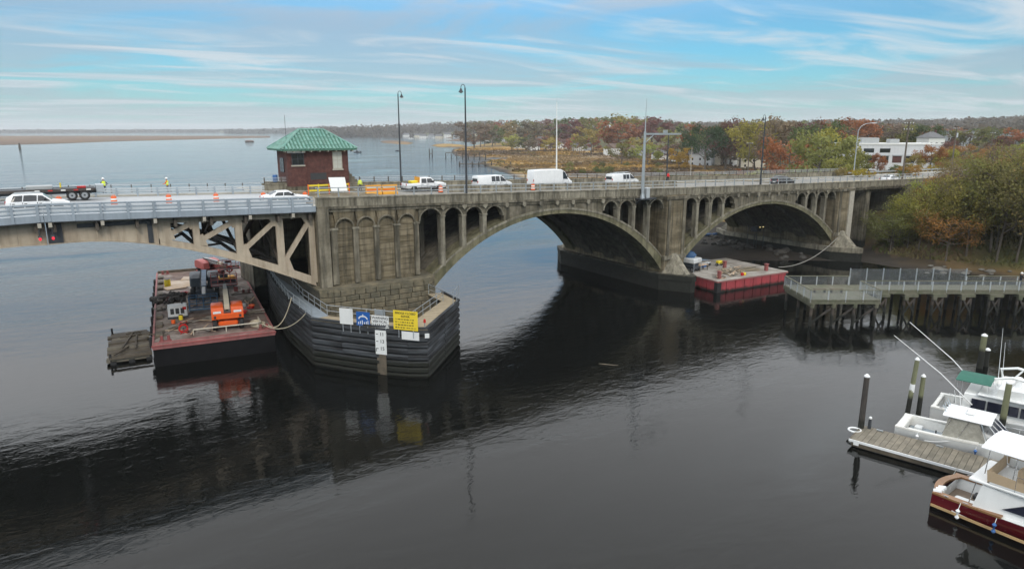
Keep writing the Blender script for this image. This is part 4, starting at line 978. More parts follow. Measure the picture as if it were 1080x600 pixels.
# ================================================================ work barges and their plant
def rot_thing(name, label, cat, loc, rz, group=None): return thing(name, label, cat, loc, rz, group)
BG = rot_thing('work_barge', 'rust-pink steel work barge moored along the black fender', 'barge', (-64.3, 2.2, 0), math.atan2(-1.3, 11.2))
BW, BL, BZ = 11.0, 36.5, 2.25
def wheel(par, c, r, wd, tyre='rubber', rim='rim', axis='y'):
    p0 = (c[0], c[1] - wd / 2, c[2]) if axis == 'y' else (c[0] - wd / 2, c[1], c[2]); p1 = (c[0], c[1] + wd / 2, c[2]) if axis == 'y' else (c[0] + wd / 2, c[1], c[2])
    m = MB(); ax = Vector(p1) - Vector(p0); q = ax.to_track_quat('Z', 'Y'); n = 16; prof = [(0, .62), (.0, .90), (.12, 1.0), (.88, 1.0), (1.0, .90), (1.0, .62)]
    m.loft([[Vector(p0) + ax * t + q @ Vector((math.cos(6.2832 * i / n) * r * k, math.sin(6.2832 * i / n) * r * k, 0)) for i in range(n)] for t, k in prof])
    w_ = m.build('wheel', tyre, par, True)
    MB().cyl(Vector(p0) - ax * .02, Vector(p1) + ax * .02, r * .58, n=12).build('rim', rim, w_); MB().cyl(Vector(p0) - ax * .05, Vector(p1) + ax * .05, r * .2, n=8).build('hub', 'steel_dark', w_)
    return w_
MB().add([(0, 0, -1.5), (BW, 0, -1.5), (BW, BL, -1.5), (0, BL, -1.5), (0, 0, BZ - .55), (BW, 0, BZ - .55), (BW, BL, BZ - .55), (0, BL, BZ - .55)], [(0, 1, 5, 4), (1, 2, 6, 5), (2, 3, 7, 6), (3, 0, 4, 7), (0, 3, 2, 1), (4, 5, 6, 7)]).build('hull', 'hull_black', BG)
MB().box((-.06, -.06, BZ - .55), (BW + .06, BL + .06, BZ - .06), .03).build('rub_band', 'hull_pink', BG)
MB().box((-.12, -.12, BZ - .30), (BW + .12, .0, BZ - .14)).build('rubbing_strake', 'hull_redbrown', BG)
MB().box((.0, .0, BZ - .06), (BW, BL, BZ)).build('deck', 'barge_deck', BG)
for (a, b) in (((0, 0, BZ), (BW, .16, BZ + .13)), ((0, .16, BZ), (.16, BL, BZ + .13)), ((BW - .16, .16, BZ), (BW, BL, BZ + .13)), ((.16, BL - .35, BZ), (BW - .16, BL, BZ + .35))):
    MB().box(a, b).build('coaming', 'hull_pink' if a[1] < BL - 1 else 'timber_wet', BG)
for i in range(9): MB().box((.25, 2.2 + i * 3.7, BZ), (.9, 3.6 + i * 3.7, BZ + random.uniform(.18, .4)), .06).build('timber_fender_block', 'timber_wet', BG)
for i in range(8): MB().torus((-.22, 3 + i * 4.2, BZ - .6), .42, .17, 'x').build('tyre_fender', 'rubber', BG)
for x in (1.1, BW - .9):
    for y in (.8, BL / 2, BL - 1.2):
        m = MB(); m.cyl((x - .3, y, BZ), (x - .3, y, BZ + .5), .14, .14, 8); m.cyl((x + .3, y, BZ), (x + .3, y, BZ + .5), .14, .14, 8); m.box((x - .55, y - .2, BZ), (x + .55, y + .2, BZ + .06)); m.build('bollard', 'hull_redbrown', BG)
def on_barge(x, y, z=0.0): v = Matrix.Rotation(BG.rotation_euler.z, 4, 'Z') @ Vector((x, y, BZ + z)); return (BG.location.x + v.x, BG.location.y + v.y, v.z)
BR = BG.rotation_euler.z
def boom_lift(label, loc, rz, hood, boom, base, pitch=6, Lb=7.0, cage='lift_red', scale=1.0, cage_drop=0.0):
    "self-propelled boom lift: boom points along local +y, counterweight at -y"
    t = thing('boom_lift', label, 'boom lift', loc, rz); t.scale = (scale,) * 3
    for sx in (-1, 1):
        for y in (-1.25, 1.25): wheel(t, (sx * 1.02, y, .5), .5, .38, rim=hood, axis='x')
    MB().box((-.75, -1.7, .42), (.75, 1.7, .82), .08).build('chassis', base, t)
    for y in (-1.25, 1.25): MB().box((-.95, y - .16, .38), (.95, y + .16, .62)).build('axle', 'steel_dark', t)
    MB().cyl((0, 0, .8), (0, 0, 1.02), .62, n=16).build('turntable', 'steel_dark', t)
    for sx in (-1, 1):
        hd = MB(); x0, x1 = (.28, 1.22) if sx > 0 else (-1.22, -.28)
        prof = [(-1.75, 1.02), (-1.80, 1.55), (-1.62, 1.98), (-1.1, 2.12), (.2, 2.05), (.75, 1.8), (.9, 1.05)]
        hd.loft([[(xx, y * k + (-.1 if k < 1 else 0), 1.02 + (z - 1.02) * k) for y, z in prof] for xx, k in ((x0, .96), (x0 + .08, 1), (x1 - .12, 1), (x1, .93))]).build('engine_hood', hood, t, True)
        MB().box((sx * .78 - .3, -1.83, 1.55), (sx * .78 + .3, -1.78, 1.72)).build('hood_decal', 'sign_white', t)
        MB().box((sx * .78 - .26, -1.82, 1.12), (sx * .78 + .26, -1.77, 1.34)).build('grille', 'plastic_dark', t)
    MB().box((-.9, -1.86, 1.02), (.9, -1.62, 1.5), .06).build('counterweight', hood if hood == 'lift_orange' else 'steel_dark', t)
    p = R_(pitch); d = Vector((0, math.cos(p), math.sin(p))); o_ = Vector((0, -1.35, 1.95))
    MB().bar(o_, o_ + d * (Lb * .55 + 1), .40, .46).build('boom', boom, t); MB().bar(o_ + d * (Lb * .5), o_ + d * (Lb * .85 + 1), .30, .34).build('boom_section', 'boom_grey' if boom != 'boom_grey' else 'boom_cream', t)
    MB().bar(o_ + d * (Lb * .8), o_ + d * (Lb + 1.2), .2, .24).build('jib', 'steel_dark', t)
    MB().tube([(0, .2, 1.3), o_ + d * 2.6 + Vector((0, 0, -.15))], .11, 8).build('lift_cylinder', 'chrome', t)
    MB().tube([o_ + Vector((.26, 0, .2)), o_ + d * 2 + Vector((.26, 0, .25)), o_ + d * (Lb * .8) + Vector((.22, 0, .2))], .05, 5).build('hose', 'rubber', t)
    e = o_ + d * (Lb + 1.3) + Vector((0, 0, -.35 - cage_drop)); c = MB()
    ct = MB()
    f = MB().box((e.x - 1.1, e.y, e.z - .1), (e.x + 1.1, e.y + .95, e.z - .02)).build('cage_floor', 'steel_dark', t)
    for z in (.02, .55, 1.08):
        MB().tube([(e.x - 1.1, e.y, e.z + z), (e.x + 1.1, e.y, e.z + z), (e.x + 1.1, e.y + .95, e.z + z), (e.x - 1.1, e.y + .95, e.z + z), (e.x - 1.1, e.y, e.z + z)], .035, 5).build('cage_rail', cage, t)
    for x, y in ((-1.1, 0), (0, 0), (1.1, 0), (1.1, .95), (0, .95), (-1.1, .95), (-.55, 0), (.55, 0)): MB().cyl((e.x + x, e.y + y, e.z - .05), (e.x + x, e.y + y, e.z + 1.08), .03, n=5).build('cage_post', cage, t)
    MB().box((e.x - .35, e.y + .1, e.z + .7), (e.x + .35, e.y + .35, e.z + 1.0)).build('control_box', 'plastic_dark', t)
    return t
def bp_(px, py): "pixel on the barge deck -> world"; v = onZ(px, py, BZ); return (v.x, v.y, BZ)
boom_lift('orange boom lift with red cage parked at the front of the pink barge', bp_(241, 343), BR - .05, 'lift_orange', 'boom_cream', 'lift_orange', 5, 6.0, scale=1.22)
boom_lift('dark slate boom lift with its boom lowered over a blue cage', bp_(217, 311), BR + math.pi - .06, 'lift_slate', 'lift_blue', 'lift_slate', -7, 6.8, 'lift_blue', 1.3, .15)
boom_lift('red hooded boom lift at the far end of the barge', bp_(222, 290), BR + math.pi + .35, 'lift_red', 'boom_grey', 'lift_red', 1, 5.5, 'lift_red', 1.05)
# other plant and clutter on the barge, each a thing
g = thing('generator', 'white boxy generator with exhaust on the barge deck', 'generator', bp_(188, 334), BR)
MB().box((-.95, -.7, .15), (.95, .7, 1.35), .08).build('housing', 'gen_white', g); MB().box((-1.0, -.75, 0), (1.0, .75, .15)).build('skid', 'steel_dark', g); MB().cyl((.5, .3, 1.3), (.5, .3, 1.7), .06).build('exhaust', 'steel_dark', g)
for i in range(3): MB().box((-.7 + i * .5, -.73, .5), (-.35 + i * .5, -.69, 1.1)).build('louvre', 'plastic_dark', g)
MB().box((.5, -.73, .9), (.85, -.69, 1.2)).build('panel', 'light_red', g)
g = thing('compressor', 'yellow and black compressor beside the red life ring', 'compressor', bp_(238, 303), BR + .1)
MB().box((-1.2, -.8, .35), (1.2, .8, 1.15), .1).build('body', 'steel_dark', g); MB().box((-1.25, -.85, 1.15), (1.25, .85, 1.4), .08).build('lid', 'barrier_orange', g); [wheel(g, (s_ * 1.0, 0, .32), .32, .2, axis='x') for s_ in (-1, 1)]; MB().bar((0, -.8, .4), (0, -1.8, .25), .1, .1).build('tow_bar', 'steel_dark', g)
def can(px, py, label, m, r=.28, h=.75, cat='drum', nm='drum'):
    t = thing(nm, label, cat, bp_(px, py)); MB().loft([[(r * k * math.cos(a), r * k * math.sin(a), z) for a in np.linspace(0, 6.283, 13)[:-1]] for z, k in ((0, .96), (.04, 1), (h * .33, .97), (h * .35, 1.03), (h * .65, 1.03), (h * .67, .97), (h - .04, 1), (h, .95))]).build('shell', m, t, True); MB().cyl((0, 0, h), (0, 0, h + .03), r * .85, n=12).build('lid', 'plastic_dark', t)
can(177, 302, 'yellow steel drum near the barge edge by the plywood', 'safety_yellow', .38, .9); can(191, 337, 'small yellow pail beside the white generator', 'safety_yellow', .22, .5); can(249, 307, 'red fuel can beside the compressor', 'lift_red', .25, .6)
def tied(px, py, label, pts, r, m, nm, cat):
    o = MB().tube([(p[0], p[1], p[2]) for p in pts], r, 6).build(nm, m, None, True, loc=bp_(px, py)); tag(o, label, cat)
# life ring on its stand
g = thing('life_ring', 'red and white life ring on a post near the far end of the barge', 'life ring', bp_(243, 296)); MB().cyl((0, 0, 0), (0, 0, 1.9), .04).build('post', 'steel_dark', g); MB().torus((0, -.05, 1.6), .36, .1, 'y').build('ring', 'cloth_red', g, True)
# plywood sheets, rubble pile, planks
for i, (px, py, w1_, l1_, rz, z) in enumerate([(196, 299, 4.2, 4.6, .05, 0), (184, 304, 2.4, 2.0, .3, .06), (203, 294, 2.6, 2.4, -.2, .06)]):
    p = bp_(px, py); o = MB().box((-w1_ / 2, -l1_ / 2, .012), (w1_ / 2, l1_ / 2, .06)).build('plywood_sheet', 'plywood', None, loc=(p[0], p[1], p[2] + z), rz=BR + rz); tag(o, ('large pale plywood sheet flat at the far left of the barge deck', 'short plywood sheet lying crooked by the yellow drum', 'plywood sheet near the red hooded lift')[i], 'plywood')
g = MB(); rr = random.Random(8)
for i in range(60):
    a, r = rr.uniform(0, 6.28), rr.uniform(0, 1) ** .6 * 2.2; g.rock((r * math.cos(a) * 1.1, r * math.sin(a), max(.1, .75 - r * .3)), (rr.uniform(.2, .45), rr.uniform(.2, .45), rr.uniform(.15, .35)), i)
o = g.build('rubble_pile', 'rubble', None, loc=bp_(181, 316)); tag(o, 'dark rubble heap on the left of the barge deck', 'rubble', kind='stuff')
def plank_heap(loc, n, seed, label, L=2.6, m=('timber_wet', 'plywood', 'timber_grey'), spread=1.2, ang=0.0, jit=.5):
    rr = random.Random(seed); t = thing('plank_heap', label, 'timber', loc)
    for i in range(n):
        l = rr.uniform(.5, 1) * L; a = ang + rr.uniform(-jit, jit); c = Vector((rr.uniform(-1, 1) * spread, rr.uniform(-1, 1) * spread * .7, .05 + .055 * (i % 7))); d = Vector((math.cos(a), math.sin(a), rr.uniform(-.04, .06)))
        MB().bar(c - d * l / 2, c + d * l / 2, rr.uniform(.10, .22), .05).build('plank', m[i % len(m)], t)
    return t
plank_heap(bp_(196, 322), 12, 1, 'scattered short boards around the middle of the pink barge', 2.2, spread=1.8, jit=1.5)
plank_heap(bp_(182, 350), 9, 2, 'loose boards at the front left corner of the pink barge', 2.4, spread=1.4, jit=1.2)
plank_heap(bp_(262, 318), 10, 3, 'stack of boards along the right edge of the pink barge', 2.8, spread=.7, ang=1.4, jit=.3)
for i, (px, py, m1, lab) in enumerate([(205, 340, 'plywood', 'cut plywood offcuts before the orange lift'), (229, 321, 'timber_grey', 'grey boards under the dark boom lift'), (256, 309, 'timber_wet', 'wet timbers by the compressor'), (174, 325, 'timber_wet', 'wet boards against the left barge edge'), (213, 349, 'plywood', 'splintered boards behind the cream pipe rail'), (268, 331, 'timber_grey', 'grey boards beside the rope heap')]):
    plank_heap(bp_(px, py), 8, 40 + i, lab, 1.8, (m1, 'timber_wet', 'barge_deck_pale'), 1.1, i * .5, 1.0)
for i, (px, py, m1, lab) in enumerate([(201, 329, 'gen_white', 'white bucket between the generator and the blue cage'), (183, 341, 'safety_orange', 'orange bucket near the left barge edge'), (258, 323, 'gen_white', 'white bucket along the right barge edge'), (230, 300, 'blue_plastic', 'blue bucket near the compressor'), (207, 313, 'gen_white', 'white pail beside the dark lift wheel')]): can(px, py, lab, m1, .2, .42, 'bucket', 'bucket')
for i, (px, py, sx, sy, lab) in enumerate([(207, 303, 2.6, 3.4, 'wet deck sheen painted pale near the dark lift'), (224, 336, 2.2, 3.0, 'wet deck sheen painted pale before the orange lift'), (186, 345, 2.0, 2.6, 'wet deck sheen painted pale at the front left of the barge')]):  # pale flat sheets that paint the white sheen of wet deck
    m1 = MB(); n = 9; rr = random.Random(i); m1.add([(0, 0, .05)] + [(sx * .5 * rr.uniform(.6, 1.1) * math.cos(6.283 * k / n), sy * .5 * rr.uniform(.6, 1.1) * math.sin(6.283 * k / n), .015 + .03 * rr.random()) for k in range(n)], [(0, k + 1, (k + 1) % n + 1) for k in range(n)]); o = m1.build('wet_sheen', 'barge_deck_pale', None, loc=bp_(px, py)); tag(o, lab, 'wet_sheen')
# hoses and pipes
p = [Vector(on_barge(*q)) for q in ((3.6, 1.6, .55), (9.6, 1.5, .55), (9.9, 1.8, .55), (9.9, 4.0, .5))]
g = thing('pipe_rail', 'cream pipe rail along the front of the pink barge', 'rail', on_barge(3.6, 1.6)); o0 = Vector(g.location)
MB().tube([v - o0 for v in p], .07, 6).build('pipe', 'pipe_cream', g); [MB().cyl(v - o0, v - o0 + Vector((0, 0, -.55)), .05, n=6).build('upright', 'pipe_cream', g) for v in (p[0], (p[0] + p[1]) / 2, p[1], p[3])]
g = thing('hose_reel', 'red hose reel at the end of the cream pipe rail', 'hose reel', bp_(194, 352)); MB().torus((0, 0, .55), .38, .09, 'y').build('hose', 'light_red', g, True); MB().torus((.25, .3, .2), .3, .08, 'z').build('hose', 'light_red', g, True); MB().cyl((0, -.2, .55), (0, .2, .55), .08).build('axle', 'steel_dark', g); [MB().bar((s_ * .3, 0, 0), (0, 0, .55), .06, .06).build('stand', 'light_red', g) for s_ in (-1, 1)]
for i, (px, py, lab) in enumerate([(192, 343, 'red cable coil near the white generator'), (264, 325, 'red and orange hose bundle at the right edge of the barge'), (194, 311, 'red tool bag beside the rubble heap'), (256, 331, 'small red pump behind the orange lift')]):
    g = thing('hose_bundle', lab, 'hose', bp_(px, py)); MB().torus((0, 0, .12), .32, .1, 'z').build('coil', 'light_red', g, True); MB().torus((.2, .15, .28), .28, .09, 'z').build('coil', 'safety_orange' if i == 1 else 'light_red', g, True); MB().box((-.3, -.2, .0), (.25, .25, .45 if i > 1 else .2), .05).build('case', 'plastic_dark' if i < 2 else 'light_red', g)
g = thing('rope_coil', 'pale rope heap at the right front of the pink barge', 'rope', bp_(272, 343)); [MB().torus((random.uniform(-.3, .3), random.uniform(-.2, .2), .1 + .12 * i), .62 - .05 * i, .08, 'z').build('coil', 'rope', g, True) for i in range(4)]
def rope(label, a, b, sag, r=.05, m='rope', n=14, nm='mooring_rope'):
    a, b = Vector(a), Vector(b); pts = [a + (b - a) * i / n + Vector((0, 0, -4 * sag * (i / n) * (1 - i / n))) for i in range(n + 1)]
    o = MB().tube([p - a for p in pts], r, 5).build(nm, m, None, True, loc=a); tag(o, label, 'rope')
rope('pale mooring rope sagging low from the barge corner to the fender rail', on_barge(BW - .5, .8, .4), (-51.3, 1.5, 5.2), 1.3)
rope('pale mooring rope pulled tighter from the barge corner to the fender deck', on_barge(BW - .9, .8, .45), (-51.4, -3.6, 4.7), .9)
# floating timber stage beside the barge
fl = thing('timber_float', 'low waterlogged timber float beside the pink barge', 'float', (-67.9, 5.2, -.05), BR + .05)
for j in range(9):
    y = j * 1.12; a_ = random.uniform(-.25, .2); zz_ = random.uniform(-.08, .1); MB().box((a_, y + random.uniform(0, .12), .30 + zz_), (3.75 + random.uniform(-.3, .1), y + 1.02, .58 + zz_), .04).build('beam', 'timber_wet' if j % 3 else 'timber_grey', fl)
for x in (.35, 1.9, 3.4): MB().box((x - .25, -.15, -.3), (x + .25, 10.2, .36)).build('runner', 'pile_black', fl)
[MB().bar((random.uniform(.3, 3), random.uniform(.5, 9), .72), (random.uniform(.3, 3), random.uniform(.5, 9), .75), .16, .12).build('loose_timber', 'timber_wet', fl) for _ in range(6)]
MB().bar((.1, -.1, .68), (3.7, -.05, .70), .3, .18).build('edge_timber', 'timber_wet', fl); MB().cyl((.15, .1, 0), (.15, .1, 1.1), .1).build('stub_post', 'pile_black', fl); MB().cyl((.2, 9.8, 0), (.2, 9.8, 1.15), .1).build('stub_post', 'pile_black', fl)
# ================================================================ red barge by the river pier
RB = thing('red_barge', 'red steel sectional barge floating beside the middle river pier', 'barge', (4.4, -6.3, 0), R_(-4)); RL, RW, RZ = 14.0, 12.0, 1.7
MB().box((.1, .1, -1.0), (RL - .1, RW - .1, RZ - .1)).build('hull', 'hull_black', RB)
def panels(n, L, f, z0=.0):
    for i in range(n):
        a, b = L * i / n + .06, L * (i + 1) / n - .06; f(a, b)
panels(8, RL, lambda a, b: MB().box((a, -.03, -.6), (b, .12, RZ - .12), .03).build('hull_panel', 'hull_red', RB)); panels(6, RW, lambda a, b: MB().box((-.03, a, -.6), (.12, b, RZ - .12), .03).build('hull_panel', 'hull_red', RB)); panels(6, RW, lambda a, b: MB().box((RL - .12, a, -.6), (RL + .03, b, RZ - .12), .03).build('hull_panel', 'hull_red', RB))
MB().box((-.08, -.08, -.6), (.7, .5, RZ - .1)).build('corner_fender', 'rubber', RB); MB().box((RL - .25, -.08, -.6), (RL + .08, .3, RZ - .1)).build('corner_fender', 'rubber', RB)
MB().box((-.1, -.1, RZ - .1), (RL + .1, RW + .1, RZ), .02).build('deck', 'barge_deck_pale', RB); MB().box((-.13, -.13, RZ - .26), (RL + .13, -.03, RZ - .1)).build('deck_edge', 'hull_pink', RB); MB().box((-.13, -.03, RZ - .26), (-.03, RW, RZ - .1)).build('deck_edge', 'hull_pink', RB)
def rb(x, y, z=0): v = Matrix.Rotation(RB.rotation_euler.z, 4, 'Z') @ Vector((x, y, RZ + z)); return (RB.location.x + v.x, RB.location.y + v.y, v.z)
def rp(px, py): v = onZ(px, py, RZ); return (v.x, v.y, RZ)
for x, y in ((1.3, 1.0), (RL - 2.6, 1.6), (RL * .55, 6.2)):
    m = MB().box((x - .22, y - .22, RZ), (x + .22, y + .22, RZ + 1.0), .04).build('bollard_post', 'hull_redbrown', RB); MB().box((x - .27, y - .27, RZ + 1.0), (x + .27, y + .27, RZ + 1.07)).build('post_cap', 'hull_pink', m)
plank_heap(rb(6.5, 3.4), 44, 11, 'big heap of split boards in the middle of the red barge', 3.2, ('timber_grey', 'plywood', 'timber_tan'), 2.2, .5, .8); plank_heap(rb(2.0, 1.4), 12, 12, 'small heap of broken timber at the red barge corner', 1.4, ('timber_wet', 'plywood'), .9, 0, 1.5); plank_heap(rb(9.6, 3.0), 14, 13, 'long pale planks lying toward the red barge end', 3.6, ('timber_grey', 'timber_tan'), 1.3, -.5, .5)
g = thing('scissor_lift', 'white and blue lift machine covered with a blue tarp on the red barge', 'lift', rb(1.6, 7.2), .2)
[wheel(g, (sx * .7, sy * .9, .35), .35, .25, axis='x') for sx in (-1, 1) for sy in (-1, 1)]; MB().box((-.75, -1.3, .4), (.75, 1.3, .8), .06).build('chassis', 'steel_dark', g); MB().box((-1.1, -1.35, 1.3), (1.1, 1.35, 2.0), .1).build('hood', 'gen_white', g); MB().box((-.8, -1.0, .8), (.8, 1.0, 1.3)).build('frame', 'lift_slate', g)
tp = MB(); tp.rock((0.1, .2, 2.35), (.9, 1.0, .6), 5); tp.build('tarp', 'blue_tarp', g, True); [MB().cyl((s_ * 1.0, -1.3, .0), (s_ * 1.0, -1.3, 1.3), .05).build('leg', 'galv', g) for s_ in (-1, 1)]
g = thing('saw_table', 'brown wooden work table beside the blue-tarped lift', 'table', rb(3.4, 6.6)); MB().box((-.9, -.5, .8), (.9, .5, .88)).build('top', 'plywood', g); [MB().box((sx * .8 - .05, sy * .4 - .05, 0), (sx * .8 + .05, sy * .4 + .05, .8)).build('leg', 'timber_wet', g) for sx in (-1, 1) for sy in (-1, 1)]
for i, (x, y, m, lab) in enumerate([(5.4, 8.3, 'blue_plastic', 'blue tool chest behind the work table on the red barge'), (6.6, 8.6, 'plastic_dark', 'black tool chest at the back of the red barge')]):
    g = thing('tool_chest', lab, 'chest', rb(x, y), .3); MB().box((-.5, -.3, 0), (.5, .3, .45), .04).build('body', m, g); MB().box((-.52, -.32, .45), (.52, .32, .6), .04).build('lid', 'gen_white', g)
g = thing('pump', 'yellow wheeled pump at the back of the red barge', 'pump', rb(8.2, 7.8)); MB().box((-.45, -.3, .35), (.45, .3, .8), .06).build('body', 'safety_yellow', g); [wheel(g, (s_ * .5, 0, .25), .25, .12, axis='x') for s_ in (-1, 1)]; MB().tube([(-.2, -.3, .5), (-.2, -1.0, .9), (.2, -1.0, .9), (.2, -.3, .5)], .03, 5).build('handle', 'steel_dark', g)
g = thing('fuel_can', 'red and yellow fuel can among the planks on the red barge', 'fuel can', rb(5.9, .9)); MB().box((-.4, -.18, 0), (0, .18, .42), .05).build('body', 'light_red', g); MB().box((.05, -.18, 0), (.42, .18, .38), .05).build('body', 'safety_yellow', g); MB().cyl((-.2, 0, .42), (-.2, 0, .52), .05).build('cap', 'plastic_dark', g)
rope('grey hawser running from the red barge up to the far pier', rb(RL - .8, .9, .5), (PX[3][0] - .3, -1.2, 4.0), 1.3, .06, 'rope_dark', nm='hawser')
# rocks and work gear on the mud beneath the second arch
for i in range(46):
    rr = random.Random(100 + i); x = rr.uniform(33, 41); y = rr.uniform(2, 30); r = rr.uniform(.35, .9)
    o = MB().rock((0, 0, 0), (r, r * rr.uniform(.7, 1.2), r * .6), i).build('rock', 'boulder_dark', None, loc=(x, y, gz(x, y) + .1)); tag(o, 'dark weedy boulder on the mud under the far arch', 'rock', 'boulders under the far arch')
v = onZ(742, 249, .8); g = thing('silt_boom', 'long blue floating boom lying on the rocks behind the far arch', 'boom', (v.x, v.y, .9), R_(-14))
for i in range(7): MB().tube([(i * 2.1, 0, 0), (i * 2.1 + .15, 0, .12), (i * 2.1 + 1.85, .05, .12), (i * 2.1 + 2.0, 0, 0)], [.15, .3, .3, .15], 8).build('float_section', 'blue_tarp', g)
g = thing('work_platform', 'dark scaffold platform with two yellow lamps under the far arch', 'scaffold', (37.2, 13.0, max(.2, gz(37.2, 13))))
for x in (-1, 1):
    for y in (-1, 1): MB().cyl((x, y, -.3), (x, y, 4.2), .06).build('upright', 'steel_dark', g)
MB().box((-1.2, -1.2, 3.0), (1.2, 1.2, 3.1)).build('deck', 'timber_wet', g)
lm = bpy.data.materials.new('lamp_yellow'); lm.use_nodes = True; b = lm.node_tree.nodes['Principled BSDF']; b.inputs['Emission Color'].default_value = (1, .75, .25, 1); b.inputs['Emission Strength'].default_value = .5; MATS['lamp_yellow'] = lm
for x in (-.45, .45): MB().box((x - .1, -1.25, 3.92), (x + .1, -1.1, 4.06)).build('work_lamp', 'lamp_yellow', g)
MB().box((-.8, -.6, 3.1), (.8, .6, 4.0), .1).build('machine', 'steel_dark', g)
# ================================================================ fishing pier
U = Vector((.837, -.547, 0)); V_ = Vector((.547, .837, 0)); FA = math.atan2(U.y, U.x)
FO = (0.1, -23.2, 0); FZ = 3.15
fpier = thing('fishing_pier', 'grey timber fishing pier with square end platform and mesh railings', 'pier', FO, FA)
PLW, PLD = 8.0, 7.8; WY0, WY1, WL = 4.9, 7.8, 62.0
for i in range(26): MB().box((i * PLW / 26 + .01, -.05, FZ - .08), ((i + 1) * PLW / 26 - .02, PLD + .05, FZ)).build('plank', 'timber_green', fpier)
for i in range(120): x = PLW + i * .45; MB().box((x + .01, WY0, FZ - .08), (x + .43, WY1, FZ + random.uniform(-.006, .006))).build('plank', 'timber_green', fpier)
for y in (0, PLD - .3): MB().box((-.05, y, FZ - .5), (PLW + .05, y + .3, FZ - .09)).build('girder', 'timber_green', fpier)
for x in (0, PLW - .3): MB().box((x, .31, FZ - .49), (x + .3, PLD - .31, FZ - .10)).build('girder', 'timber_green', fpier)
for y in (WY0, WY1 - .25): MB().box((PLW + .06, y, FZ - .48), (PLW + WL, y + .25, FZ - .09)).build('girder', 'timber_green', fpier)
for ix in range(4):
    for iy in range(3):
        x, y = .35 + ix * (PLW - .7) / 3, .3 + iy * (PLD - .6) / 2; MB().cyl((x, y, -2.5), (x, y, FZ - .5), .2, .17, 8).build('pile', 'pile_creosote', fpier)
        if iy == 0: MB().cyl((x, y - .16, FZ - .95), (x, y - .16, FZ - .45), .24, n=8).build('pile_collar', 'timber_green', fpier)
    MB().box((.15 + ix * (PLW - .7) / 3, .0, FZ - .85), (.55 + ix * (PLW - .7) / 3, PLD, FZ - .5)).build('pile_cap', 'timber_green', fpier)
    if ix < 3: x = .35 + ix * (PLW - .7) / 3; MB().bar((x, .3, .3), (x + (PLW - .7) / 3, .3, FZ - .9), .12, .22).build('brace', 'pile_creosote', fpier)
nb = 0; x = PLW + 2.2
while x < PLW + 44:
    for y in (WY0 + .1, WY1 - .1): MB().cyl((x, y, -2.2), (x, y, FZ - .5), .19, .16, 8).build('pile', 'pile_creosote', fpier); MB().cyl((x + 1.15, y, -2.2), (x + 1.15, y, FZ - .5), .17, .15, 8).build('pile', 'pile_creosote', fpier)
    MB().box((x - .25, WY0 - .35, FZ - .82), (x + 1.4, WY1 + .3, FZ - .48)).build('pile_cap', 'timber_green', fpier); MB().box((x - .2, WY0 - .36, FZ - 1.15), (x + .25, WY0 - .02, FZ - .6)).build('cap_end', 'timber_green', fpier)
    MB().bar((x, WY0 - .05, .3), (x + 1.15, WY0 - .05, FZ - .9), .1, .2).build('brace', 'pile_creosote', fpier); MB().bar((x + 1.15, WY0 - .12, .3), (x, WY0 - .12, FZ - .9), .1, .2).build('brace', 'pile_creosote', fpier)
    x += 3.42; nb += 1
# railings: posts, top rail, mesh panels built as wires
def mesh_panel(p0, p1, z0, z1, step=.11):
    p0, p1 = Vector(p0), Vector(p1); L = (p1 - p0).length; m = MB(); n = int(L / step)
    for i in range(n + 1): q = p0 + (p1 - p0) * i / n; m.box((q.x - .005, q.y - .005, z0), (q.x + .005, q.y + .005, z1))
    k = max(2, int((z1 - z0) / step))
    for i in range(k + 1): z = z0 + (z1 - z0) * i / k; m.bar((p0.x, p0.y, z), (p1.x, p1.y, z), .009, .009)
    o = m.build('mesh_panel', 'galv', fpier); o['kind'] = 'stuff'
def fence(pts, h, step, post='steel_light', top=True, zr_=None):
    for a, b in zip(pts[:-1], pts[1:]):
        a, b = Vector((*a, 0)), Vector((*b, 0)); n = max(1, int(round((b - a).length / step)))
        for i in range(n + 1):
            q = a + (b - a) * i / n; MB().box((q.x - .05, q.y - .05, FZ - .3), (q.x + .05, q.y + .05, FZ + h)).build('railing_post', post, fpier)
            if i < n: mesh_panel(q, a + (b - a) * (i + 1) / n, FZ + .08, FZ + h - .1)
        d = (b - a)
        if top: MB().bar((a.x, a.y, FZ + h + .02), (b.x, b.y, FZ + h + .02), .16, .07).build('top_rail', 'timber_green', fpier)
fence([(PLW, .05), (.05, .05), (.05, PLD - .05), (PLW, PLD - .05)], 1.1, 2.0)
fence([(PLW, .05), (PLW, WY0)], 1.1, 1.7)
fence([(PLW + .1, WY0 + .05), (PLW + 40, WY0 + .05)], 1.1, 1.75)
fence([(PLW + .1, WY1 - .05), (PLW + 14.5, WY1 - .05)], 2.1, 2.0, 'galv', False)
fence([(PLW + 14.6, WY1 - .05), (PLW + 40, WY1 - .05)], 1.1, 2.2)
for x in (2.6, 4.6):      # benches on the platform
    b_ = thing('bench', 'slatted wooden bench on the platform, ' + ('nearer the open river end' if x < 3 else 'nearer the walkway gate'), 'bench', tuple(Vector(FO) + U * x + V_ * 3.6 + Vector((0, 0, FZ))), FA)
    for k in range(3): MB().box((-.75, -.2 + k * .15, .42), (.75, -.08 + k * .15, .47)).build('slat', 'timber_wet', b_)
    for s_ in (-1, 1): MB().box((s_ * .6 - .05, -.18, 0), (s_ * .6 + .05, .2, .42)).build('leg', 'steel_dark', b_)
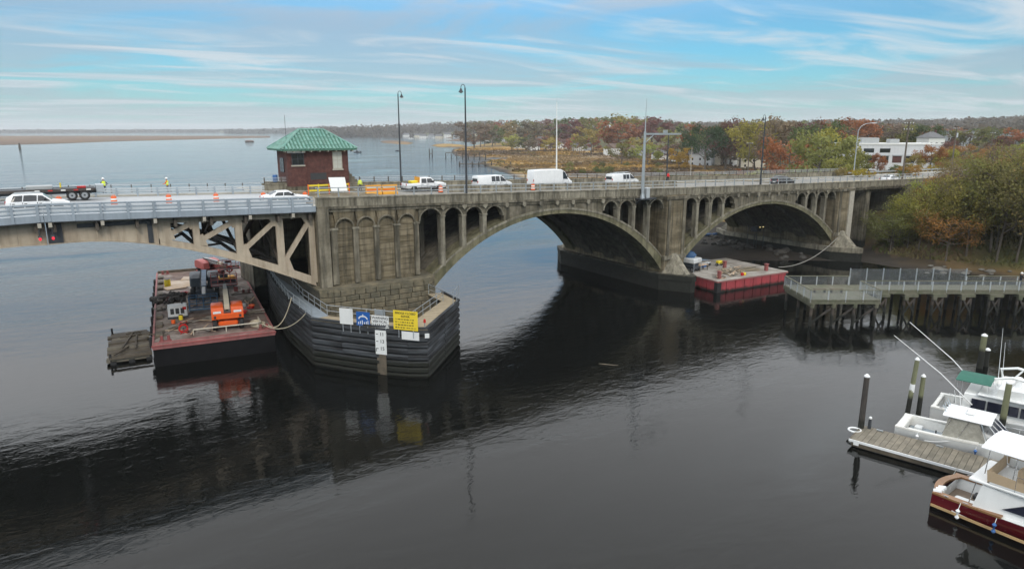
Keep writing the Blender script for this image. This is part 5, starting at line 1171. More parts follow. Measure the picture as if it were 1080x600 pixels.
# ================================================================ marina: dock, piles, boats
MD = Vector((.26, -.9656, 0)); MN = Vector((.9656, .26, 0)); MA = math.atan2(MD.y, MD.x)       # along the berths, across
dock = thing('float_dock', 'weathered plank finger dock with white edge trim', 'dock', (-24.7, -43.3, 0), MA)
DW, DL, DZ = 3.15, 16.0, .55
for i in range(int(DL / .36)): MB().box((i * .36 + .008, .02, DZ - .07), (i * .36 + .345, DW - .02, DZ + random.uniform(-.01, .012))).build('plank', 'timber_grey', dock)
for y in (0.0, DW - .1): MB().box((.1, y, .1), (DL, y + .1, DZ - .08)).build('stringer', 'timber_wet', dock)
MB().box((.2, .15, -.35), (DL, DW - .15, .3)).build('float', 'plastic_dark', dock); MB().box((-.08, -.06, DZ - .14), (DL, -.0, DZ + .03)).build('edge_trim', 'white_paint', dock); MB().box((-.1, -.02, DZ - .2), (-.0, DW, DZ - .0)).build('end_board', 'timber_wet', dock)
MB().box((.25, -.12, DZ - .3), (.6, -.06, DZ + .06), .0).build('corner_bumper', 'white_paint', dock); MB().torus((-.25, DW * .62, DZ - .05), .42, .07, 'z').build('pile_hoop', 'white_paint', dock)
for x in (1.2, 5, 9): m = MB(); m.box((x - .2, DW - .35, DZ), (x + .2, DW - .28, DZ + .06)); m.box((x - .22, DW - .37, DZ + .06), (x + .22, DW - .26, DZ + .1)); m.build('cleat', 'galv', dock)
g = thing('dock_pedestal', 'short dark post at the corner of the plank dock', 'post', tuple(Vector(dock.location) + MD * .5 + MN * (DW - .35) + Vector((0, 0, DZ)))); MB().cyl((0, 0, 0), (0, 0, .8), .13, .1, 8).build('post', 'steel_dark', g); MB().sphere((0, 0, .84), .12).build('cap', 'white_paint', g)
def pile(px, py, ptop, r, label, m, lean=(0, 0), cap=True, band=None):
    v = onZ(px, py, 0); zt_ = 0; lo, hi = 0., 12.
    fwd = lambda P: (Vector(P) - Vector(_C))
    for _ in range(40):
        md = (lo + hi) / 2; q = np.array([v.x, v.y, md]) - _C; yy = 300 - _F * (q @ _u) / (q @ _f)
        lo, hi = (md, hi) if yy > ptop else (lo, md)
    t = thing('mooring_pile', label, 'pile', (v.x, v.y, 0)); H_ = lo
    tp = Vector((lean[0], lean[1], H_))
    MB().tube([(-lean[0] * .4, -lean[1] * .4, -3), (0, 0, 0), tp * .5, tp], [r * 1.08, r * 1.06, r, r * .93], 12).build('shaft', m, t, True)
    if cap: MB().loft([[(tp.x + k * math.cos(a), tp.y + k * math.sin(a), H_ + z) for a in np.linspace(0, 6.283, 13)[:-1]] for z, k in ((-.02, r * 1.02), (.06, r * 1.0), (.2, r * .3))]).build('cap', 'white_paint', t)
    if band: MB().cyl(tp * band + Vector((0, 0, -.3)), tp * band + Vector((0, 0, .35)), r * 1.06, n=12).build('band', 'white_paint', t)
pile(907, 458, 397, .20, 'dark pile with white cone cap at the end of the plank dock', 'pile_creosote')
pile(956, 441, 380, .17, 'leaning mossy pile with a white painted band', 'pile_green', (.35, -.05), True, .52)
pile(968, 440, 397, .17, 'upright mossy pile right beside the banded leaning pile', 'pile_green')
pile(1054, 464, 404, .21, 'mossy pile standing between the two white boats', 'pile_green', (.05, 0))
pile(1033, 388, 354, .26, 'taller mossy pile behind the boats', 'pile_green'); pile(1039, 386, 369, .24, 'shorter mossy pile paired with a taller one behind the boats', 'pile_green')

def hull(L, B, fb, ft, par, m, deckm=None, transom=.92, flare=.82, nm='hull', stern_round=0.0, draft=.7):
    "boat hull from stern (x=0) to bow (x=L): sections with chine; y to port, fb freeboard aft, ft at bow"
    rings = []; n = 16
    for i in range(n + 1):
        t = i / n; x = L * t
        hb = B / 2 * (transom + (1 - transom) * min(1, t / .35)) * (1 - max(0, (t - .5) / .5) ** 2.2)
        sh = fb + (ft - fb) * t ** 1.7; hb = max(hb, .03); ch = max(.02, hb * (flare + (1 - flare) * max(0, .4 - t) ) * (1 - .25 * max(0, (t - .6) / .4)))
        rk = .35 * t ** 3
        rings.append([(x + rk * 1.8, hb, sh), (x + rk, ch, .12), (x, ch * .55, -draft * .6 * (1 - t ** 3)), (x, 0, -draft * (1 - t ** 4)), (x, -ch * .55, -draft * .6 * (1 - t ** 3)), (x + rk, -ch, .12), (x + rk * 1.8, -hb, sh)])
    if stern_round:
        for k in range(7): rings[0][k] = (rings[0][k][0] - stern_round * (1 - (rings[0][k][1] / (B / 2)) ** 2), rings[0][k][1], rings[0][k][2])
    mb = MB(); mb.loft(rings, cap=False, closed=False); mb.f.append(tuple(range(7)))
    o = mb.build(nm, m, par, True)
    return o, [(r[0], r[-1]) for r in rings]
def gunwale(edge, w, h, par, m, i0=0, i1=None, nm='gunwale'):
    e = edge[i0:i1]; 
    for s_ in (0, 1):
        mb = MB(); mb.loft([[(p[s_][0], p[s_][1] + (.02 if s_ == 0 else -.02), p[s_][2] - .04), (p[s_][0], p[s_][1] * 1 - math.copysign(min(w, abs(p[s_][1])), p[s_][1]), p[s_][2] - .04), (p[s_][0], p[s_][1] - math.copysign(min(w, abs(p[s_][1])), p[s_][1]), p[s_][2] + h), (p[s_][0], p[s_][1] + (.02 if s_ == 0 else -.02), p[s_][2] + h)] for p in e]); mb.build(nm, m, par)
def deck_from(edge, dz, par, m, i0, i1, nm='deck', inset=0.0):
    e = edge[i0:i1]; v, f = [], []
    for p in e: v += [(p[0][0], p[0][1] * (1 - inset), p[0][2] + dz), (p[1][0], p[1][1] * (1 - inset), p[1][2] + dz)]
    for i in range(len(e) - 1): f.append((2 * i, 2 * i + 1, 2 * i + 3, 2 * i + 2))
    return MB().add(v, f).build(nm, m, par)
def rail_run(pts, h, par, m='chrome', r=.018, posts=True):
    MB().tube([(p[0], p[1], p[2] + h) for p in pts], r, 5).build('hand_rail', m, par)
    if posts:
        for p in pts: MB().cyl(p, (p[0], p[1], p[2] + h), r * .9, n=5).build('stanchion', m, par)
def cabin(par, x0, x1, w0, w1, z0, z1, tw, m, nm='cabin', rake0=.3, rake1=.9, bev=.0):
    return MB().loft([[(x0, -w0 / 2, z0), (x1, -w1 / 2, z0), (x1, w1 / 2, z0), (x0, w0 / 2, z0)], [(x0 + rake0 * .8, -w0 / 2 * tw, z1 - .08), (x1 - rake1 * .9, -w1 / 2 * tw, z1 - .08), (x1 - rake1 * .9, w1 / 2 * tw, z1 - .08), (x0 + rake0 * .8, w0 / 2 * tw, z1 - .08)], [(x0 + rake0, -w0 / 2 * tw * .94, z1), (x1 - rake1, -w1 / 2 * tw * .92, z1), (x1 - rake1, w1 / 2 * tw * .92, z1), (x0 + rake0, w0 / 2 * tw * .94, z1)]]).build(nm, m, par)
def canopy(par, x0, x1, wd, z, m, bow=.12, nm='canopy'):
    n = 8; mb = MB(); rings = []
    for i in range(n + 1):
        y = -wd / 2 + wd * i / n; c = bow * (1 - (2 * y / wd) ** 2); rings.append([(x0, y, z + c - .05), (x1, y, z + c - .05), (x1 + .02, y, z + c), (x0 - .02, y, z + c)])
    mb.loft(rings); return mb.build(nm, m, par, True)
def lining(par, B, x0, x1, z0, z1, k0, k1, m):
    for s_ in (-1, 1): MB().loft([[(x, s_ * B * k0, z0), (x, s_ * B * (k0 - .012), z0), (x, s_ * B * (k1 - .012), z1), (x, s_ * B * k1, z1)] for x in (x0, x1)]).build('cockpit_lining', m, par)
    MB().add([(x0, -B * k0, z0), (x0, B * k0, z0), (x0, B * k1, z1), (x0, -B * k1, z1)], [(0, 1, 2, 3)]).build('cockpit_lining', m, par)
def boat(label, stern, ang): return thing('motor_boat', label, 'boat', stern, ang)
# --- red-hulled cruiser, stern towards the river
b1 = boat('maroon hulled motor cruiser with white flybridge and tan canvas', (-26.6, -50.0, 0), math.atan2(-1, .10)); B = 4.3; L = 13.5
b1.location = tuple(onZ(1003, 521, 0.5) + Vector((0.0, .3, -.5)))
h, e = hull(L, B, 1.05, 2.0, b1, 'hull_maroon', transom=.86, stern_round=.55)
mb = MB(); mb.loft([[(p[0][0], p[0][1] * .985 + .03, .22), (p[0][0], p[0][1] * .985 + .03, .36), (p[0][0], p[0][1] * .985 - .05, .36), (p[0][0], p[0][1] * .985 - .05, .22)] for p in e[:12]]).build('boot_stripe', 'stripe_tan', b1)
mb = MB(); mb.loft([[(p[1][0], p[1][1] * .985 - .03, .22), (p[1][0], p[1][1] * .985 - .03, .36), (p[1][0], p[1][1] * .985 + .05, .36), (p[1][0], p[1][1] * .985 + .05, .22)] for p in e[:12]]).build('boot_stripe', 'stripe_tan', b1)
gunwale(e, .42, .07, b1, 'varnish', 0, 5); deck_from(e, -.02, b1, 'gelcoat', 3, 17)
MB().loft([[(-.50 + .55 * (y / (B * .43)) ** 2, y, z) for y in np.linspace(-B * .43, B * .43, 9)] + [(-.10 + .6 * (y / (B * .43)) ** 2, y, z) for y in np.linspace(B * .43, -B * .43, 9)] for z in (1.0, 1.13)]).build('transom_cap', 'varnish', b1)
MB().box((.1, -B * .32, .3), (2.6, B * .32, .36)).build('cockpit_sole', 'teak', b1)
lining(b1, B, .12, 2.9, .34, 1.04, .33, .375, 'gelcoat')
MB().box((.7, -1.5, .2), (1.9, -.5, .85), .06).build('bait_freezer', 'gelcoat', b1); MB().box((2.0, -1.75, .2), (3.2, -1.2, .5), .05).build('cushion', 'canvas_white', b1); MB().box((2.9, .6, .2), (3.7, 1.5, .8), .05).build('engine_box', 'gelcoat_cream', b1); MB().box((1.2, .7, .2), (1.7, 1.3, .6), .04).build('tackle_box', 'plastic_dark', b1)
for i in range(3): MB().cyl((-.15 + i * .02, -1.6 + i * .32, 1.12), (.25, -1.55 + i * .32, 1.2), .13, n=8).build('fender_bumper', 'canvas_white', b1)
cabin(b1, 4.0, 11.2, B * .86, B * .62, 1.05, 2.55, .90, 'gelcoat', rake0=.35, rake1=2.2)
for s_ in (-1, 1):
    y = s_ * B * .41; MB().add([(5.4, y * 1.012, 1.55), (8.9, y * .975, 1.6), (7.9, y * .945, 2.3), (6.6, y * .968, 2.28), (5.4, y * .985, 1.55), (8.9, y * .93, 1.6), (7.9, y * .90, 2.3), (6.6, y * .92, 2.28)], [(0, 1, 2, 3), (7, 6, 5, 4), (0, 4, 5, 1), (1, 5, 6, 2), (2, 6, 7, 3), (3, 7, 4, 0)]).build('window', 'window_navy', b1)
MB().box((3.6, -B * .40, 2.55), (8.6, B * .40, 2.72), .05).build('flybridge_deck', 'gelcoat', b1)
for s_ in (-1, 1): MB().box((4.6, s_ * B * .38 - .05, 2.72), (8.2, s_ * B * .38 + .05, 3.25), .03).build('flybridge_side', 'gelcoat', b1)
MB().add([(4.5, -B * .38, 2.72), (4.5, B * .38, 2.72), (4.4, B * .38, 3.4), (4.4, -B * .38, 3.4)], [(0, 1, 2, 3)]).build('canvas_skirt', 'canvas_tan', b1)
for s_ in (-1, 1): MB().add([(4.5, s_ * B * .392, 2.85), (6.6, s_ * B * .392, 2.85), (6.2, s_ * B * .392, 3.35), (4.4, s_ * B * .392, 3.5)], [(0, 1, 2, 3)]).build('canvas_skirt', 'canvas_tan', b1)
canopy(b1, 4.0, 8.3, B * .82, 4.75, 'canvas_white', .16, 'bimini_top')
for s_ in (-1, 1):
    for x in (4.3, 5.6, 6.9, 8.0): MB().cyl((x, s_ * B * .37, 3.2), (x + .1, s_ * B * .38, 4.75), .025, n=5).build('canopy_post', 'chrome', b1)
    rail_run([(3.7, s_ * B * .39, 2.72), (4.4, s_ * B * .39, 2.72)], .9, b1); rail_run([(x, float(np.interp(x, [q[0][0] for q in e], [q[0][1] for q in e])) * s_ * .94, float(np.interp(x, [q[0][0] for q in e], [q[0][2] for q in e]))) for x in (5, 6.5, 8, 9.5, 11, 12.4)], .6, b1)
MB().box((6.4, -.9, 2.72), (7.0, .9, 3.6), .08).build('helm_console', 'gelcoat', b1); MB().box((5.5, -.4, 2.72), (5.9, .4, 3.5), .08).build('helm_seat', 'canvas_tan', b1)
for y in (-.9, .9): MB().tube([(3.6, y * 1.6, .25), (3.95, y * 1.6, 2.6)], .03, 5).build('ladder_rail', 'chrome', b1)
for o in kids(b1):
    if o.name.split('.')[0] in ('cabin', 'window', 'flybridge_deck', 'flybridge_side', 'canvas_skirt', 'bimini_top', 'canopy_post', 'helm_console', 'helm_seat', 'ladder_rail'): o.location.x = -2.1
    if o.name.split('.')[0] in ('engine_box', 'cushion'): o.location.x = -1.1
# --- white express boat alongside the dock
st = Vector(dock.location) + MN * (DW + .25 + 1.6) + MD * 2.0
b2 = boat('white open-backed fishing boat with hardtop and clear side curtains', (st.x, st.y, 0), MA); B = 3.2; L = 10.0
h, e = hull(L, B, .95, 1.7, b2, 'gelcoat', transom=.93, flare=.86)
gunwale(e, .28, .08, b2, 'gelcoat_cream', 0, 9); deck_from(e, .0, b2, 'gelcoat', 7, 17)
MB().box((0.0, -B * .44, .72), (.55, B * .44, 1.05), .06).build('transom_box', 'gelcoat_cream', b2); MB().box((.55, -B * .34, .3), (4.1, B * .34, .36)).build('cockpit_sole', 'cockpit_grey', b2)
lining(b2, B, .5, 4.2, .34, .96, .345, .385, 'gelcoat_cream')
MB().box((3.6, -1.2, .32), (4.2, 1.2, 1.0), .05).build('bulkhead', 'gelcoat_cream', b2); MB().box((.9, .3, .32), (1.4, .9, .62), .04).build('bait_well', 'gelcoat', b2); MB().cyl((2.4, -.4, .3), (2.4, -.4, 1.0), .05).build('rod_post', 'plastic_dark', b2)
cabin(b2, 4.2, 9.0, B * .84, B * .4, .95, 1.75, .9, 'gelcoat', 'trunk_cabin', .1, 1.2)
for s_ in (-1, 1):
    MB().add([(4.0, s_ * B * .42, 1.05), (6.6, s_ * B * .40, 1.15), (6.0, s_ * B * .36, 2.55), (4.25, s_ * B * .37, 2.55)], [(0, 1, 2, 3)]).build('side_curtain', 'glass_curtain' if 'glass_curtain' in MATS else 'window_navy', b2)
    MB().bar((4.0, s_ * B * .425, 1.03), (6.6, s_ * B * .405, 1.13), .04, .12).build('curtain_hem', 'canvas_green', b2)
    for p, q in (((3.9, 1.0), (4.5, 2.6)), ((4.9, 1.05), (5.5, 2.6)), ((6.7, 1.2), (6.1, 2.6)), ((7.5, 1.5), (6.5, 2.6))): MB().cyl((p[0], s_ * B * .41, p[1]), (q[0], s_ * B * .37, q[1]), .028, n=5).build('hardtop_post', 'chrome', b2)
MB().add([(7.5, -B * .33, 1.65), (7.5, B * .33, 1.65), (6.5, B * .33, 2.5), (6.5, -B * .33, 2.5)], [(0, 1, 2, 3)]).build('windscreen', 'window_navy', b2)
for y in (-.45, .45): MB().bar((7.52, y, 1.65), (6.52, y, 2.52), .05, .05).build('screen_frame', 'gelcoat', b2)
canopy(b2, 3.9, 6.7, B * .84, 2.62, 'canvas_white', .1, 'hardtop'); MB().box((5.1, -.5, 2.72), (5.6, .5, 2.9), .06).build('radar', 'gelcoat', b2); MB().cyl((4.6, -.8, 2.7), (4.3, -.85, 4.4), .018, n=5).build('aerial', 'white_paint', b2); MB().cyl((4.6, .8, 2.7), (4.4, .85, 3.8), .018, n=5).build('aerial', 'white_paint', b2)
for y in (-.75, -.25, .3, .8): MB().cyl((4.0, y, 2.65), (3.75, y, 3.15), .03, n=5).build('rod_holder', 'chrome', b2)
MB().box((6.0, -.8, .95), (6.5, .1, 1.8), .06).build('helm', 'gelcoat', b2); MB().box((5.0, -.7, .5), (5.4, 0, 1.7), .08).build('seat', 'canvas_white', b2)
rail_run([(x, float(np.interp(x, [q[0][0] for q in e], [q[0][1] for q in e])) * .93, float(np.interp(x, [q[0][0] for q in e], [q[0][2] for q in e]))) for x in (5.5, 7, 8.4, 9.4)], .55, b2); rail_run([(x, -float(np.interp(x, [q[0][0] for q in e], [q[0][1] for q in e])) * .93, float(np.interp(x, [q[0][0] for q in e], [q[0][2] for q in e]))) for x in (5.5, 7, 8.4, 9.4)], .55, b2)
# --- sport fisher with outriggers
st = st + MN * 5.8 + MD * 1.2
b3 = boat('white sport fishing boat with outriggers and green canopy', (st.x, st.y, 0), MA); B = 4.2; L = 13.0
h, e = hull(L, B, 1.1, 2.1, b3, 'gelcoat', transom=.9)
gunwale(e, .34, .08, b3, 'gelcoat_cream', 0, 7); deck_from(e, .0, b3, 'gelcoat', 5, 17)
MB().box((0, -B * .43, .8), (.3, B * .43, 1.18), .06).build('transom_box', 'gelcoat_cream', b3); MB().box((.3, -B * .33, .3), (3.8, B * .33, .36)).build('cockpit_sole', 'nonskid', b3)
lining(b3, B, .3, 3.9, .34, 1.1, .34, .385, 'gelcoat_cream')
MB().box((.9, -.6, .36), (1.9, .3, .62), .05).build('cooler', 'blue_plastic', b3); MB().box((2.2, .2, .36), (2.9, 1.0, .9), .06).build('fighting_chair', 'teak', b3); MB().tube([(.6, 1.2, .4), (1.4, 1.4, .5), (2.2, 1.3, .4)], .09, 6).build('rolled_net', 'timber_wet', b3)
cabin(b3, 3.9, 10.4, B * .86, B * .6, 1.15, 2.75, .9, 'gelcoat', rake0=.1, rake1=2.0)
for s_ in (-1, 1):
    for k in range(4):
        x = 4.5 + k * 1.0; y = s_ * B * .425; MB().add([(x, y * .99, 1.72), (x + .88, y * .972, 1.72), (x + .88, y * .935, 2.42), (x, y * .95, 2.42), (x, y * .93, 1.72), (x + .88, y * .91, 1.72), (x + .88, y * .87, 2.42), (x, y * .88, 2.42)], [(0, 1, 2, 3), (7, 6, 5, 4), (0, 4, 5, 1), (1, 5, 6, 2), (2, 6, 7, 3), (3, 7, 4, 0)]).build('window', 'window_navy', b3)
MB().add([(9.7, -1.1, 1.95), (9.7, 1.1, 1.95), (8.75, 1.15, 2.62), (8.75, -1.15, 2.62), (9.6, -1.1, 1.9), (9.6, 1.1, 1.9), (8.65, 1.1, 2.55), (8.65, -1.1, 2.55)], [(0, 1, 2, 3), (7, 6, 5, 4), (0, 4, 5, 1), (1, 5, 6, 2), (2, 6, 7, 3), (3, 7, 4, 0)]).build('windscreen', 'window_navy', b3)
MB().box((3.5, -B * .42, 2.75), (8.6, B * .42, 2.9), .05).build('flybridge_deck', 'gelcoat', b3)
MB().loft([[(4.6, -1.5, 2.9), (8.0, -1.35, 2.9), (8.0, 1.35, 2.9), (4.6, 1.5, 2.9)], [(4.7, -1.55, 3.5), (8.5, -1.3, 3.6), (8.5, 1.3, 3.6), (4.7, 1.55, 3.5)]]).build('flybridge', 'gelcoat', b3)
for s_ in (-1, 1): MB().tube([(4.6, s_ * 1.5, 3.5), (4.4, s_ * 1.45, 4.2), (5.4, s_ * 1.4, 4.5), (7.6, s_ * 1.3, 4.2), (8.4, s_ * 1.25, 3.6)], .10, 6).build('flybridge_rail', 'gelcoat', b3); MB().tube([(5.2, s_ * 1.45, 3.5), (5.8, s_ * 1.42, 4.45)], .07, 6).build('rail_brace', 'gelcoat', b3)
MB().box((6.6, -.5, 3.4), (7.3, .5, 4.1), .08).build('helm_console', 'gelcoat', b3); MB().box((5.5, -.35, 3.3), (5.9, .35, 4.2), .08).build('helm_seat', 'canvas_white', b3)
canopy(b3, 2.2, 4.4, 2.7, 3.0, 'canvas_green', .10, 'sun_canopy')
for s_ in (-1, 1):
    for x in (2.3, 4.3): MB().cyl((x, s_ * 1.3, 1.1), (x, s_ * 1.3, 3.0), .025, n=5).build('canopy_post', 'chrome', b3)
    MB().tube([(4.6, s_ * 1.9, 2.0), (2.4, s_ * 2.2, 4.0), (-1.0, s_ * 2.5, 6.4)], [.045, .035, .02], 6).build('outrigger', 'white_paint', b3)
for y, x, h_ in ((.9, 4.4, 4.6), (-.5, 4.8, 3.9), (.2, 7.2, 2.4)): MB().tube([(x, y, 2.9), (x - .25, y, 2.9 + h_)], [.025, .01], 5).build('aerial', 'white_paint', b3)
rail_run([(x, float(np.interp(x, [q[0][0] for q in e], [q[0][1] for q in e])) * .93, float(np.interp(x, [q[0][0] for q in e], [q[0][2] for q in e]))) for x in (5.5, 7, 8.5, 10, 11.2, 12.2)], .65, b3)
g = thing('life_raft_cover', 'orange covered float strapped on the white sport boat flybridge', 'float', (st + MD * 9.0 + MN * 1.0 + Vector((0, 0, 2.9)))[:], MA); MB().box((-.35, -.3, 0), (.35, .3, .5), .08).build('cover', 'safety_orange', g); MB().box((-.36, -.06, .0), (.36, .06, .52)).build('strap', 'rope_dark', g)
for o in kids(b3):
    nm = o.name.split('.')[0]
    if nm in ('cabin', 'window', 'windscreen', 'flybridge_deck', 'flybridge', 'flybridge_rail', 'rail_brace', 'helm_console', 'helm_seat', 'aerial', 'outrigger'): o.location.x = -2.0 if nm in ('cabin', 'window', 'windscreen', 'outrigger') else -.7
    if nm in ('sun_canopy', 'canopy_post'): o.location = (-.9, 0, .55)
for o in kids(b2):
    if o.name.split('.')[0] in ('trunk_cabin', 'side_curtain', 'curtain_hem', 'hardtop_post', 'windscreen', 'screen_frame', 'hardtop', 'radar', 'aerial', 'rod_holder', 'helm', 'seat'): o.location.x = -1.1
# --- covered boat beyond it
st = st + MN * 5.4 + MD * 1.5
b4 = boat('cream canvas-covered boat moored behind the sport fishing boat', (st.x, st.y, 0), MA); B = 3.4; L = 10.5
h, e = hull(L, B, 1.0, 1.8, b4, 'gelcoat'); deck_from(e, .0, b4, 'gelcoat_cream', 0, 17)
MB().loft([[(x, y, 1.0 + z * (1 - (y / 1.6) ** 2)) for y in np.linspace(-1.55, 1.55, 9)] for x, z in ((.3, .3), (2.2, 1.5), (5.2, 1.7), (7.2, .9), (8.6, .55))], cap=False, closed=False).build('cover', 'gelcoat_cream', b4, True); MB().cyl((4.5, .5, 2.6), (4.4, .5, 4.4), .02, n=5).build('aerial', 'white_paint', b4); MB().box((1.0, -.4, 1.6), (1.6, .4, 2.1), .06).build('engine_cowl', 'plastic_dark', b4)
# driftwood stick floating on the open water
v = onZ(641, 385, 0); o = MB().tube([(-.9, .1, 0), (-.3, 0, .04), (.4, -.05, .05), (1.0, .12, .02)], [.03, .06, .06, .02], 6).build('driftwood', 'timber_wet', None, True, loc=(v.x, v.y, .02), rz=-.9); tag(o, 'single driftwood stick floating on the open water', 'driftwood')
# fittings on the boats
for bt, B_, xs_, zz in ((b1, 4.3, (.6, 1.6), 1.14), (b2, 3.2, (.7, 3.4), 1.05), (b3, 4.2, (.7, 3.2), 1.2)):
    for s_ in (-1, 1):
        for x in xs_: m = MB(); m.box((x - .14, s_ * B_ * .44 - .02, zz + .03), (x + .14, s_ * B_ * .44 + .02, zz + .06)); m.box((x - .05, s_ * B_ * .44 - .02, zz - .02), (x + .05, s_ * B_ * .44 + .02, zz + .03)); m.build('cleat', 'chrome', bt)
        for x in (xs_[0] + .8, xs_[1] + 1.6): MB().tube([(x, s_ * (B_ * .5 + .12), .25), (x, s_ * (B_ * .5 + .13), .35), (x, s_ * (B_ * .5 + .13), .75), (x, s_ * (B_ * .5 + .11), .85)], [.05, .12, .12, .04], 8).build('bumper', 'canvas_white' if x < 2 else 'blue_plastic', bt); MB().cyl((x, s_ * (B_ * .5 + .08), .85), (x, s_ * B_ * .46, zz), .015, n=5).build('bumper_line', 'white_paint', bt)
# mooring lines
rope('thin white bow line between the dock and the white fishing boat', tuple(Vector(dock.location) + MD * 4 + MN * DW + Vector((0, 0, .6))), tuple(Vector(b2.location) + MD * 3.6 - MN * 1.5 + Vector((0, 0, 1.0))), .1, .025, 'white_paint', 8, 'dock_line')
rope('thin line from the maroon cruiser stern to the dock edge', tuple(Vector(b1.location) + Vector((.8, .2, 1.1))), tuple(Vector(dock.location) + MD * 6.5 + Vector((0, 0, .6))), .1, .025, 'rope_dark', 8, 'dock_line')
# ================================================================ vehicles
def lerp_st(st, x):
    xs = [s[0] for s in st]; return [float(np.interp(x, xs, [s[k] for s in st])) for k in range(1, 6)]
def car_mesh(st):
    "st: (x, zlow, zbelt, ztop, half width at belt, half width at roof)"
    rings = []
    for x, zl, zb, zt, wb, wt in st:
        rings.append([(x, -wb * .88, zl), (x, -wb, zl + .16), (x, -wb * 1.0, zb - .25), (x, -wb * .985, zb), (x, -wt, zt - .07), (x, -wt * .86, zt), (x, wt * .86, zt), (x, wt, zt - .07), (x, wb * .985, zb), (x, wb, zb - .25), (x, wb, zl + .16), (x, wb * .88, zl)])
    return MB().loft(rings)
def side_glass(st, ab, bb, at_, bt, s_, lo=.05, hi=.13, out=.014):
    v = []; n = 4
    for t in np.linspace(0, 1, n + 1):
        xb, xt = ab + (bb - ab) * t, at_ + (bt - at_) * t
        zl, zb, zt, wb, wt = lerp_st(st, xb); z0 = zb + lo
        zl2, zb2, zt2, wb2, wt2 = lerp_st(st, xt); z1 = zt2 - hi
        f0 = lo / max(zt - .07 - zb, .05); y0 = wb * .985 + (wt - wb * .985) * f0
        f1 = (z1 - zb2) / max(zt2 - .07 - zb2, .05); y1 = wb2 * .985 + (wt2 - wb2 * .985) * f1
        v += [(xb, s_ * (y0 + out), z0), (xt, s_ * (y1 + out), z1)]
    return MB().add(v, [(2 * i, 2 * i + 2, 2 * i + 3, 2 * i + 1) for i in range(n)])
def cross_glass(p0, p1, w0, w1, out=(0, 0)):
    (x0, z0), (x1, z1) = p0, p1; return MB().add([(x0 + out[0], -w0, z0 + out[1]), (x0 + out[0], w0, z0 + out[1]), (x1 + out[0], w1, z1 + out[1]), (x1 + out[0], -w1, z1 + out[1])], [(0, 1, 2, 3)])
def vehicle(name, label, cat, st, wheels, wr, paint, glasses, wind=None, rear=None, loc=(0, 0, 0), rz=0.0, hl=None, tl=None, extra=None):
    t = thing(name, label, cat, loc, rz); car_mesh(st).build('body', paint, t, True)
    W2 = max(s[4] for s in st)
    for x in wheels:
        for s_ in (-1, 1): wheel(t, (x, s_ * (W2 - .12), wr), wr, .24); MB().cyl((x, s_ * (W2 - .05), wr), (x, s_ * (W2 + .006), wr), wr * 1.17, n=18).build('wheel_arch', 'plastic_dark', t)
    for g in glasses:
        for s_ in (-1, 1): side_glass(st, *g, s_).build('side_window', 'glass_dark', t)
    if wind: cross_glass(*wind, out=(.02, .015)).build('windscreen', 'glass_dark', t)
    if rear: cross_glass(*rear, out=(-.02, .012)).build('rear_window', 'glass_dark', t)
    x0, x1 = st[0][0], st[-1][0]
    hz_ = hl or .7; tz = tl or .9; wb0, wb1 = st[0][4], st[-1][4]
    for s_ in (-1, 1):
        MB().box((x1 - .16, s_ * wb1 * .78 - .17, hz_ - .08), (x1 + .02, s_ * wb1 * .78 + .17, hz_ + .09), .02).build('headlight', 'light_clear', t); MB().box((x0 - .02, s_ * wb0 * .88 - .09, tz - .16), (x0 + .1, s_ * wb0 * .88 + .09, tz + .16), .02).build('taillight', 'light_red', t)
        xm = st[len(st) // 2 + 1][0]
    MB().box((x0 - .06, -wb0 * .92, .30), (x0 + .1, wb0 * .92, .52), .03).build('bumper', 'plastic_dark', t); MB().box((x1 - .1, -wb1 * .9, .28), (x1 + .06, wb1 * .9, .5), .03).build('bumper', 'plastic_dark', t)
    if wind:
        for s_ in (-1, 1): MB().box((wind[0][0] - .55, s_ * (W2 + .1) - .1, wind[0][1] + .02), (wind[0][0] - .38, s_ * (W2 + .1) + .08, wind[0][1] + .2), .02).build('mirror', 'plastic_dark', t)
    for g in glasses:      # door seams and handles
        for s_ in (-1, 1):
            for xx in (g[0] - .03, g[1] + .03):
                zl_, zb_, zt_, wb_, wt_ = lerp_st(st, xx); MB().box((xx - .012, s_ * wb_ - .006, zl_ + .2), (xx + .012, s_ * wb_ + .006, zb_ - .02)).build('door_seam', 'plastic_dark', t)
            xx = g[0] + .18; zl_, zb_, zt_, wb_, wt_ = lerp_st(st, xx); MB().box((xx - .1, s_ * wb_ - .02, zb_ - .16), (xx + .1, s_ * wb_ + .02, zb_ - .11)).build('door_handle', 'plastic_dark', t)
    for s_ in (-1, 1):
        wx = [lerp_st(st, x)[3] for x in wheels]; MB().box((wheels[0] + wr * 1.3, s_ * wx[0] - .015, .50), (wheels[1] - wr * 1.3, s_ * wx[0] + .015, .62)).build('side_moulding', 'plastic_dark', t)
    MB().box((x0 - .03, -.26, .62), (x0 + .02, .26, .74)).build('number_plate', 'sign_white', t); MB().box((x1 - .04, -wb1 * .5, hz_ - .12), (x1 + .035, wb1 * .5, hz_ + .06)).build('grille', 'plastic_dark', t)
    if extra: extra(t, st)
    return t
SUV = [(-2.35, .45, .95, 1.02, .80, .70), (-2.25, .32, .98, 1.35, .90, .70), (-1.75, .26, 1.0, 1.66, .93, .68), (-.6, .24, 1.0, 1.70, .94, .69), (.35, .24, .98, 1.62, .94, .67), (1.05, .24, .97, 1.10, .93, .78), (1.9, .26, .90, .98, .90, .74), (2.3, .35, .72, .80, .80, .66)]
